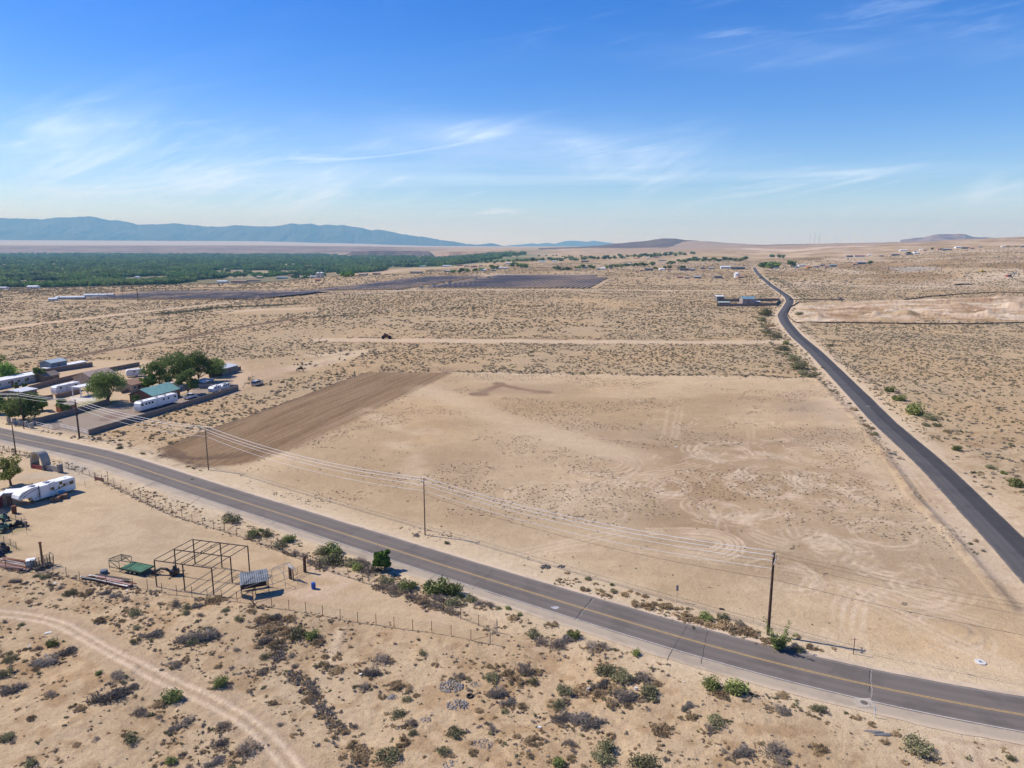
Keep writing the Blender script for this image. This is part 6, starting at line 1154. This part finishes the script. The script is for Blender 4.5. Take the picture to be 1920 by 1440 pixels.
# green flatbed trailer with ramp frame
p0, a_, l_ = FR((226,1077), (267,1086)); q0 = P3(283,1069); w_ = (q0-P3(267,1086)).length
e = empty('flatbed_trailer', P3(215,1071), a_+.02, label='green decked flatbed trailer with raised front frame in the yard', cat='trailer'); Lt, Wt = 5.5, 2.3
child(MB().box(1.2, 0, .62, Lt, Wt, .74), 'deck', GREENP, e); mb = MB()
for k in range(1, 9): mb.box(1.2+k*.55-.02, .02, .741, 1.2+k*.55+.02, Wt-.02, .755)
child(mb, 'deck_slats', mat('green_dark', (.03, .10, .055), .7, .2, 2), e); child(MB().box(1.2, -.12, .55, Lt, -.001, .80).box(1.2, Wt+.001, .55, Lt, Wt+.12, .80).box(Lt+.001, -.12, .55, Lt+.12, Wt+.12, .8), 'frame', mat('frame_green', (.05, .10, .06), .7, .2, 2), e)
mb = MB()
for x_ in (-1.0, 1.1):
    mb.tube([(x_, 0, .3), (x_, 0, 1.7)], .06, 4).tube([(x_, Wt, .3), (x_, Wt, 1.7)], .06, 4).tube([(x_, 0, 1.9), (x_, Wt, 1.7)], .06, 4)
for y_ in (0, Wt): mb.tube([(-1.0, y_, 1.7), (1.1, y_, 1.7)], .06, 4).tube([(-1.0, y_, .6), (1.1, y_, .6)], .06, 4).tube([(-1.0, y_, 1.7), (1.1, y_, .6)], .05, 4)
child(mb, 'front_frame', mat('frame_olive', (.10, .11, .07), .7, .2, 2), e); mb = MB()
for k in range(8): mb.tube([(-1.0+k*.29, .05, 1.73), (-1.0+k*.29, Wt-.05, 1.73)], .03, 4)
child(mb, 'ramp_bars', METD, e); wheels(e, (3.2, 4.1), Wt+.2, .38); mb = MB()
for k in range(5): mb.box(Lt+.3, .2+k*.5, .12, Lt+2.0, .3+k*.5, .2)
child(mb, 'ramp', METD, e)
# dark backhoe implement
p0, a_, l_ = FR((290,1077), (325,1080)); e = empty('backhoe_arm', P3(290,1077), -.05, label='black backhoe arm lying on the sand under the steel frame', cat='implement'); child(MB().tube([(0, 0, .5), (1.0, .1, 1.0), (1.9, .1, .9), (2.9, 0, .35)], [.22, .2, .24, .18], 6), 'boom', BLK, e); child(MB().extr([(-.5, .1), (.1, .05), (.2, .75), (-.15, .8)], -.35, .35), 'bucket', METD, e); child(MB().box(2.7, -.6, .1, 3.7, .6, .9).disc((3.3, 0, .9), .3, .6, 10), 'base', BLK, e); child(MB().tube([(3.2, -.6, .3), (3.0, -1.5, .02)], .07, 5), 'stabiliser', METD, e); child(MB().tube([(3.4, .6, .3), (4.5, .7, .5), (4.4, -.4, .2)], .06, 5), 'stabiliser', METD, e)
# rocks, tyre, litter, covers
def rocks(u, v, w, n, label, s=(.08, .25), h=.3, m=STONE, name='rock_pile'):
    p = P3(u, v); e = empty(name, p, 0, label=label, cat='rock pile'); mb = MB(); r = w/2/1363*math.hypot(p.y, CAMH)
    for k in range(n):
        a = R.uniform(0, 6.28); d = math.sqrt(R.random())*r; q = R.uniform(*s); z_ = max(0, h*(1-d/r))*R.random(); c = (d*math.cos(a), d*math.sin(a)*.8, z_+q*.3)
        vs = [(c[0]+q*R.uniform(.6, 1.1)*x_, c[1]+q*R.uniform(.6, 1.1)*y_, c[2]+q*R.uniform(.4, .7)*z2) for x_, y_, z2 in ((1, 0, 0), (0, 1, 0), (-1, 0, 0), (0, -1, 0), (0, 0, 1), (0, 0, -1))]; mb.add(vs, [(0, 1, 4), (1, 2, 4), (2, 3, 4), (3, 0, 4), (1, 0, 5), (2, 1, 5), (3, 2, 5), (0, 3, 5)])
    o = mb.build('stones', m, e); o['kind'] = 'stuff'; return e
DST = mat('dark_rubble', (.16, .15, .14), .95, .3, 3); rocks(1022,1064,20,60, 'small heap of dark grey rubble on the field verge', m=DST, h=.5); rocks(1053,1063,14,24, 'scattered grey stones right of the rubble heap', m=DST, h=.05)
rocks(845,1286,44,240, 'broad patch of pale cobble stones left of the old tyre', (.06,.16), .15); rocks(858,1322,40,200, 'patch of pale cobbles below the old tyre', (.06,.16), .18); rocks(735,1305,20,70, 'small patch of grey cobbles beside low weeds', (.06,.14), .1); rocks(893,1283,22,60, 'thin scatter of stones just above the old tyre', (.05,.12), .05); rocks(905,1397,36,90, 'loose scatter of stones in the lower middle', (.05,.12), .05); rocks(845,1436,30,80, 'scatter of stones at the bottom edge', (.05,.12), .05); rocks(798,1352,18,50, 'small scatter of brownish stones between bushes', (.05,.12), .05); rocks(780,1005,14,16, 'few dark rocks beside the field verge shrubs', (.12,.22), .1, DST); rocks(1673,852,16,16, 'grey rubble lumps on the berm by the side road', (.25,.5), .2, DST)
e = empty('tyre', P3(881,1305), 0, label='old black tyre lying flat on the sand', cat='tyre'); mb = MB(); n = 20
ring = [(.34, 0), (.40, .02), (.42, .11), (.40, .2), (.34, .22), (.25, .2), (.23, .11), (.25, .02)]
vs = [(r*math.cos(2*math.pi*i/n), r*math.sin(2*math.pi*i/n), z) for i in range(n) for r, z in ring]; mb.add(vs, [(i*8+k, i*8+(k+1) % 8, ((i+1) % n)*8+(k+1) % 8, ((i+1) % n)*8+k) for i in range(n) for k in range(8)]); child(mb, 'tread', RUB, e)
def flatthing(u, v, sx, sy, ang, m, name, label, cat, h=.03, jag=0):
    mb = MB(); n = 10 if jag else 4; P_ = [(sx*math.cos(a)*(1+R.uniform(-jag, jag)), sy*math.sin(a)*(1+R.uniform(-jag, jag))) for a in (np.linspace(0, 6.283, n+1)[:-1]+(.785 if not jag else 0))]; mb.prism(P_, .0, h); o = mb.build(name, m); o.location = P3(u, v, .03); o.rotation_euler = (0, R.uniform(-.05, .05), ang); return tag(o, label, cat)
flatthing(90,1186, .55, .3, .5, MATW, 'board', 'white rectangular board lying beside the dirt track', 'board'); flatthing(55,1210, .1, .5, .2, MATW, 'board', 'thin white strip lying left of the dirt track shrubs', 'board'); flatthing(238,1109, .12, .3, .3, MATW, 'litter', 'small white scrap below the pile of boards', 'litter', jag=.3); flatthing(86,1229, .25, .12, .3, MATW, 'litter', 'white scrap in the dark brush below the track', 'litter', jag=.3); flatthing(676,1265, .22, .16, .3, MATW, 'litter', 'bright white scrap above a grey bush', 'litter', .12, jag=.2)
flatthing(103,1093, .25, .2, .1, MATW, 'litter', 'white scrap near the fence at upper left', 'litter', jag=.3); flatthing(1103,1295, .25, .12, .4, MATW, 'litter', 'white scrap caught in the middle of the big thicket', 'litter', .35, jag=.3); flatthing(1193,1297, .25, .12, -.6, MATW, 'litter', 'white scrap at the right of the big thicket', 'litter', .35, jag=.3); flatthing(1011,1364, .22, .2, .1, MATW, 'litter', 'torn pale paper on sand in the lower middle', 'litter', jag=.4)
flatthing(1283,1280, .12, .08, .1, MATW, 'litter', 'tiny white scrap right of the thicket', 'litter', jag=.3); flatthing(1353,1142.5, .45, .22, -.3, METD, 'plank', 'dark slab lying on the verge weeds near the sign post', 'plank', .12); flatthing(1640,1373, 1.0, .18, -.15, mat('grey_rag', (.16, .16, .17), .9, .2, 3), 'rag', 'left strip of grey torn cloth below the road', 'cloth', .05, .4); flatthing(1655,1378, .9, .25, -.05, MAT['grey_rag'], 'rag', 'right larger piece of grey torn cloth below the road', 'cloth', .05, .4)
flatthing(1880,895, .5, .2, .1, MATW, 'litter', 'white scrap beside green shrubs right of the side road', 'litter', jag=.3); flatthing(1268,838, .4, .3, .1, MATW, 'litter', 'single white speck in the middle of the field', 'litter', jag=.3)
e = empty('manhole_cover', P3(1838,1242,.0), 0, label='round white concrete manhole cover in the sand at right', cat='manhole cover'); child(MB().disc((0, 0, -.1), .62, .20, 24), 'slab', mat('white_concrete', (.60, .57, .52), .8, .1, 3), e); child(MB().disc((0, 0, .10), .2, .03, 16), 'lid', BLUEM, e)
e = empty('manhole_cover', P3(1620,1318,.05), 0, label='round iron manhole cover on the road shoulder', cat='manhole cover'); child(MB().box(-1.0, -.8, 0, 1.0, .8, .012), 'concrete_patch', mat('patch', (.40, .34, .27), .9, .1, 3), e); child(MB().disc((0, 0, .012), .38, .02, 20), 'lid', mat('iron_lid', (.14, .12, .10), .8, .2, 5), e)
e = empty('utility_marker', P3(1640,1345), 0, label='thin pale marker stake on the sand below the road crack', cat='marker'); child(MB().box(-.03, -.03, 0, .03, .03, .9), 'stake', MATW, e); child(MB().box(-.04, -.04, .9, .04, .04, 1.1), 'top', TEAL, e)
# dark mound of scrap on the far dirt road
e = machine(725,635, 3.2, 'dark clump of old machinery beside the far dirt road', (RUST, METD)); e.rotation_euler.z = .1
# --- far walled compound left of the side road
gq = 'block walls of the far compound'
wall([(1348,566),(1390,565.5),(1462,564)], 2.3, 'far wall of the compound left of the side road bend', group=gq); wall([(1344,574),(1392,574),(1455,573)], 2.3, 'near wall of the compound left of the side road bend', group=gq); wall([(1455,573),(1462,564)], 2.3, 'right end wall of the compound beside the road bend', group=gq); wall([(1344,574),(1347,566)], 2.3, 'left end wall of the far compound', group=gq)
house(1392,571, 0, 11, 9, 5.0, 'two storey grey building with blue roof in the far compound', mat('grey_pink_wall', (.30, .25, .23), .9, .1, .6), BLUER, 1.8, 'building', name='building', wins=3); house(1344,567, 0, 6.5, 7, 5.2, 'tall dark shed with white roof at left of far compound', CONC2, WROOF, .4, 'shed', name='shed', wins=0, flat=True); house(1348,572.5, 0, 9.5, 5, 2.6, 'low shed with pale green grey roof in far compound', CONC2, mat('sage_roof', (.36, .42, .38), .6, .1, .6), .8, 'shed', name='shed', wins=1); house(1411,570.5, 0, 7, 4, 2.2, 'low lean-to with white roof right of the blue roof', CONC2, WROOF, .4, 'shed', name='shed', wins=0, flat=True)
# quarry fences, edge walls
wall([(1498,567.5),(1480,577),(1475,588),(1480,597),(1493,606),(1560,606),(1640,607),(1760,609),(1830,608),(1960,604)], .8, 'dark silt fence round the near side of the earth works', mat('dark_silt_cloth', (.13, .085, .06), .95, .15, 1), .15, 'silt fences round the earth works'); wall([(1480,562),(1530,562),(1577,562)], .8, 'dark silt fence behind the first spoil heap', MAT['dark_silt_cloth'], .15, 'silt fences round the earth works')
wall([(1695,563),(1740,557),(1800,552),(1870,548),(1925,550),(1990,549)], .9, 'dark silt fence along the upper side of the earth works', MAT['dark_silt_cloth'], .15, 'silt fences round the earth works')
rocks(1575,568,12,70, 'dark grey gravel heap at the earth works', (.6, 1.3), 2.5, mat('dark_gravel', (.14, .12, .12), .95, .2, 1), 'gravel_heap'); 
# --- solar field
ds_ = np.array([.21, .978]); ds_ /= np.linalg.norm(ds_); sa = -math.atan2(ds_[0], ds_[1])
def rowmesh(Lr):
    a = MB()
    for k in range(2):
        pass
    m1 = MB(); n = max(1, int(Lr/1.02)); th = .02
    for half in (0, 1):
        y0, y1 = (0, Lr*.49) if half == 0 else (Lr*.51, Lr)
        m1.hexa([(-1.9*math.cos(th), y0, 1.6-1.9*math.sin(th)), (1.9*math.cos(th), y0, 1.6+1.9*math.sin(th)), (1.9*math.cos(th), y1, 1.6+1.9*math.sin(th)), (-1.9*math.cos(th), y1, 1.6-1.9*math.sin(th)), (-1.9*math.cos(th), y0, 1.66-1.9*math.sin(th)), (1.9*math.cos(th), y0, 1.66+1.9*math.sin(th)), (1.9*math.cos(th), y1, 1.66+1.9*math.sin(th)), (-1.9*math.cos(th), y1, 1.66-1.9*math.sin(th))])
    m2 = MB()
    for k in range(int(Lr/8)+1): m2.box(-.08, k*8, 0, .08, k*8+.16, 1.55)
    m2.box(-.07, 0, 1.45, .07, Lr, 1.58); return m1.build('panels', PANEL, link=False).data, m2.build('posts', STEEL, link=False).data
RM = {}
def onum(i): return ORD[i] if i < 20 else ('twenty-' if i < 29 else 'thirty-')+ORD[i-20] if i < 29 else 'thirtieth' if i == 29 else 'thirty-'+ORD[i-30]
def solrow(x, y, Lr, label, group):
    k = round(Lr); 
    if k not in RM: RM[k] = rowmesh(k)
    e = empty('solar_panel_row', (x, y, float(gz(x, y)[0])), sa, label=label, cat='solar panels', group=group)
    for nm, me in zip(('panels', 'posts'), RM[k]): o = bpy.data.objects.new(nm, me); COL.objects.link(o); o.parent = e
for nm, xl, xr, ya, yb, ns, sp in (('right hand', -108, 98, 868, 1270, 4, 6.6), ('middle', -226, -122, 838, 1240, 4, 6.6), ('left hand', -425, -212, 678, 812, 1, 6.6)):
    n = int((xr-xl)/sp)
    for i in range(n):
        x0 = xl+sp*i; yo = ya-(x0-xl)*0+(0 if nm != 'left hand' else (x0-xl)*.0)
        if nm == 'middle': yo = ya - 25 + (x0-xl)*.25
        if nm == 'left hand': yo = ya + max(0, x0+250)*2.0
        seg = (yb-ya)/ns if nm != 'left hand' else max(20, 812-yo)
        for j in range(ns):
            lenr = seg-5; yy_ = yo+j*seg; xx_ = x0+(yy_-yo)*ds_[0]/ds_[1]
            if nm == 'right hand' and j == ns-1 and i > n-5: continue
            solrow(xx_, yy_, lenr, f'{onum(i)} solar row from left, '+('' if ns == 1 else ('nearest','second nearest','third nearest','farthest')[j]+' section, ')+f'{nm} solar field', f'rows of the {nm} solar field')
for q, (u, v) in zip(ORD, ((790,541),(815,536),(843,532),(893,524.5),(916,521))):
    e = empty('inverter_cabinet', P3(u, v), sa, label=f'grey inverter cabinet, {q} from the near end between the solar fields', cat='cabinet', group='inverter cabinets between the solar fields'); child(MB().box(-2, -1.2, 0, 2, 1.2, 2.4), 'cabinet', STEEL, e); child(MB().box(-2.1, -1.3, 2.4, 2.1, 1.3, 2.55), 'lid', METD, e)
for u, v, Lx, lb in ((91,564,7,'short white container left of the solar field'), (104,561,26,'long white low greenhouse at the left solar field corner'), (157,556,28,'long white low greenhouse behind the left solar field')):
    house(u, v, .12, Lx, 4, 1.7, lb, mat('pale_sheet', (.46, .50, .53), .5, .08, .4), mat('pale_sheet_roof', (.48, .53, .57), .5, .08, .4), 1.0, 'greenhouse' if Lx > 10 else 'container', name='greenhouse' if Lx > 10 else 'container', wins=0, door=False)
for q, (u, v, h) in zip(('first','second','third','fourth','fifth thick','far left','lone'), ((187,566,10),(202,566,10.5),(216,566,10.5),(231,566,10.5),(259,566,12),(3,585,13),(112,567,6))):
    p = P3(u, v); e = empty('utility_pole', p, 0, label=f'{q} slim pole before the left solar field', cat='utility pole', group='slim poles in front of the left solar field'); child(MB().tube([(0, 0, 0), (0, 0, h)], .32 if u == 259 else .14, 6), 'post', WOODP, e); child(MB().box(-1.1, -.08, h-1, 1.1, .08, h-.8), 'crossarm', WOODP, e)
for q, (u, v, h) in zip(ORD, ((1426,527,12),(1442,541,12),(1463,556,12),(1405,533,11),(1400,533,11),(1271,505,13),(1465,523,11),(1612,513,13),(1764,516,12))):
    p = P3(u, v); e = empty('utility_pole', p, 0, label=f'far slim utility pole number {q} beyond the side road bend' if u not in (1271,1612,1764) else {1271:'slim pole on the plain left of the far houses',1612:'slim pole on the right hillside near grey shed',1764:'slim pole left of the grey gravel cone'}[u], cat='utility pole', group='far slim utility poles by the side road'); child(MB().tube([(0, 0, 0), (0, 0, h)], .2, 6), 'post', WOODP, e); child(MB().box(-1.2, -.08, h-1, 1.2, .08, h-.8), 'crossarm', WOODP, e)
car(1429,522.5, 2.2, 'suv', BLK, 'dark truck driving on the far end of the side road', 'car', 6.5, 2.6)
# three far radio masts
for q, u, ht in (('left', 1520, 22), ('middle', 1529, 22), ('right', 1538, 22)):
    a = (u-960)/1363; Yd = 6200; z = float(gz(a*Yd, Yd)[0]); e = empty('radio_mast', (a*Yd, Yd, z), 0, label=f'{q} of three thin radio masts on the horizon', cat='radio mast', group='three radio masts on the horizon'); mb = MB(); hh = ht/1363*Yd
    for a_ in range(3): c1, s1 = math.cos(a_*2.09)*1.0, math.sin(a_*2.09)*1.0; mb.tube([(c1*1.3, s1*1.3, -3), (c1*.3, s1*.3, hh)], .30, 4)
    for k in range(10): z_ = hh*k/10; f = 1.3-1.0*k/10; mb.tube([(f*math.cos(t), f*math.sin(t), z_+(hh/10)*(t/6.3)) for t in (0, 2.09, 4.19, 6.28)], .12, 3)
    child(mb, 'lattice', STEEL, e); child(MB().tube([(0, 0, hh), (0, 0, hh+8)], .2, 5), 'antenna', STEEL, e)
# --- far houses
PALT = {'w': (WHITE, WROOF), 't': (STUC, mat('roof_tan', (.42, .33, .25), .9, .1, 1)), 'g': (CONC2, mat('roof_grey', (.33, .33, .34), .7, .1, 1)), 'd': (CONC2, mat('roof_dark', (.12, .11, .11), .8, .1, 1)), 'r': (CREAM, mat('roof_red', (.36, .10, .08), .7, .1, 1)), 'o': (ORNG, ORNG), 'b': (BLUEM, mat('roof_blue', (.24, .32, .38), .6, .1, 1)), 'p': (mat('pink_wall', (.46, .30, .24), .9, .1, 1), mat('roof_clay', (.40, .22, .16), .9, .1, 1))}
PN = {'w': 'white', 't': 'tan', 'g': 'grey', 'd': 'dark roofed', 'r': 'red roofed white', 'o': 'orange', 'b': 'blue grey', 'p': 'pinkish'}
FH = {'in small clearings of the wooded valley': '210,515,12,w 150,512,9,t 300,506,10,w 345,500,9,t 385,507,10,g 432,500,9,w 470,497,9,t 505,503,9,p 640,497,9,w 690,494,9,t 250,503,8,p 95,520,10,w 740,493,9,g 120,495,7,w 560,489,7,t 650,486,7,w 400,488,7,g',
 'at the valley edge, left of the middle solar field': '3,542,14,w 35,531,14,w 60,541,18,w 150,508,10,t 215,522,8,w 257,521,9,w 380,519,16,g 416,530.5,19,w 447,530,30,p 475,528,24,p 436,494,6,w 467,500,8,w 487,522,13,t 528,523,20,b 572,522,16,t 588,520.5,12,w 545,499,12,w 590,499,12,t 595,527,8,p 545,518,10,p',
 'beyond the middle solar field': '680,517,16,t 705,515,14,p 780,513,24,t 697,497,20,w 716,498,10,w 755,498,14,w 768,497,8,g 792,500,14,w 840,510,10,g 838,500,16,w 862,499,12,p 875,500,10,t 889,501,12,p 905,508,12,w 873,509,8,w 935,504,12,w 947,504,10,w 956,495,16,w 902,499,8,t 926,508,8,g',
 'beyond the right hand solar field': '1017,492,12,w 1040,491,8,w 1097,491,14,d 1054,507,10,g 1066,506,10,d 1097,502,10,b 1082,508,8,t 1131,505,10,w 1123,506,6,g 1177,498,16,g 1194,485,12,o 1190,497,8,w 1231,483,10,p 1242,490,14,g 1217,508,16,d 1204,509,8,p 1242,507,10,w 1254,507,8,p 1215,484,6,w 1146,502,7,d',
 'left of the far end of the side road': '1285,507,22,d 1298,507,12,g 1308,521.5,13,g 1288,522.5,10,t 1347,521,15,d 1389,520.5,12,p 1322,488,10,t 1349,488,12,g 1370,487,14,t 1384,505,28,d 1361,503,18,w 1334,505,10,g 1318,504,8,d 1287,490,9,t 1305,484,8,w 1275,521,12,p',
 'right of the far end of the side road': '1455,503,9,w 1504,499,12,w 1518,502,10,o 1543,498,9,d 1563,499,14,b 1532,501,10,g 1550,501,8,p 1448,482,8,g 1490,500,8,d 1495,502,7,b',
 'on the far right hillside': '1612,481,20,r 1616,495,16,g 1603,496,8,p 1695,470.5,14,w 1719,475,10,w 1680,478,14,g 1706,477,12,d 1776,469,16,g 1798,465,12,w 1811,466,14,d 1823,466,8,p 1882,463,6,w 1920,464,10,g 1735,471,8,t 1762,469,8,p 1840,463,6,g 1654,479,6,d 1631,478,6,w 1594,482,12,d 1728,470,6,w'}
for rg_, S in FH.items():
    L_ = [tuple(w.split(',')) for w in S.split()]; by = {}
    for u, v, w, c in sorted(L_, key=lambda t: float(t[0])):
        by.setdefault(c, []).append((float(u), float(v), float(w)))
    for c, Q in by.items():
        for i, (u, v, w) in enumerate(Q):
            p = P3(u, v); Lx = max(5, w/1363*p.y); hh = min(4.2, max(2.4, Lx*.22)); nm = 'far' if len(Q) == 1 else f'{ORD[i]} from left far'
            lb = f'{PN[c]} low building {rg_}' if len(Q) == 1 else f'{PN[c]} low building, {ORD[i]} of its colour from left, {rg_}'
            house(u, v, R.uniform(-.15, .15), Lx, R.uniform(7, 11), hh, ' '.join(lb.split()[:16]), *PALT[c], R.uniform(.6, 1.6), cat='building', name='far_building', wins=max(1, min(4, int(Lx/4))), center=True, group='low buildings '+rg_, door=Lx < 25)
e = empty('silo', P3(597,521), 0, label='left of two grey tanks at the valley farm', cat='silo'); child(MB().disc((0, 0, 0), 3.5, 9, 14), 'drum', STEEL, e); child(MB().tube([(0, 0, 9), (0, 0, 10.5)], [3.6, .4], 14), 'roof', WROOF, e)
e = empty('silo', P3(604,521), 0, label='right of two grey tanks at the valley farm', cat='silo'); child(MB().disc((0, 0, 0), 3.5, 9, 14), 'drum', STEEL, e); child(MB().tube([(0, 0, 9), (0, 0, 10.5)], [3.6, .4], 14), 'roof', WROOF, e)
e = empty('silo', P3(1381,520), 0, label='white round tank left of the far side road', cat='silo'); child(MB().disc((0, 0, 0), 4.5, 7, 16), 'drum', WHITE, e); child(MB().tube([(0, 0, 7), (0, 0, 9)], [4.6, .4], 16), 'roof', WROOF, e)
YEL = mat('machine_yellow', (.60, .42, .06), .6, .15, 1)
e = empty('wheel_loader', P3(1841,511), 0, label='yellow digging machine on the hillside beside the gravel cone', cat='machine'); child(MB().box(-3, -1.3, .8, 2.5, 1.3, 2.4).extr([(-1.2, 2.4), (.9, 2.4), (.7, 3.8), (-1.1, 3.8)], -1, 1), 'body', YEL, e); child(MB().extr([(3.4, .2), (5, .2), (4.6, 1.8), (3.6, 1.6)], -1.5, 1.5), 'bucket', METD, e); wheels(e, (-2, 1.6), 2.6, .9, .6)
e = empty('conveyor', P3(1896,519), .1, label='grey and red gravel conveyor machine at the right edge', cat='machine'); child(MB().tube([(-6, 0, .8), (8, 0, 6.5)], .8, 4), 'belt', STEEL, e); child(MB().box(-7, -2, 0, -1, 2, 2.6), 'hopper', REDW, e); child(MB().tube([(3, -1, 0), (5, 0, 5)], .25, 5).tube([(3, 1, 0), (5, 0, 5)], .25, 5), 'leg', METD, e)
flatthing(1806,534, 11, 3, .02, METD, 'tarpaulin', 'dark brown tarpaulin strip on the right hillside', 'tarpaulin', 1.2, .1)
# town street that cuts the wood
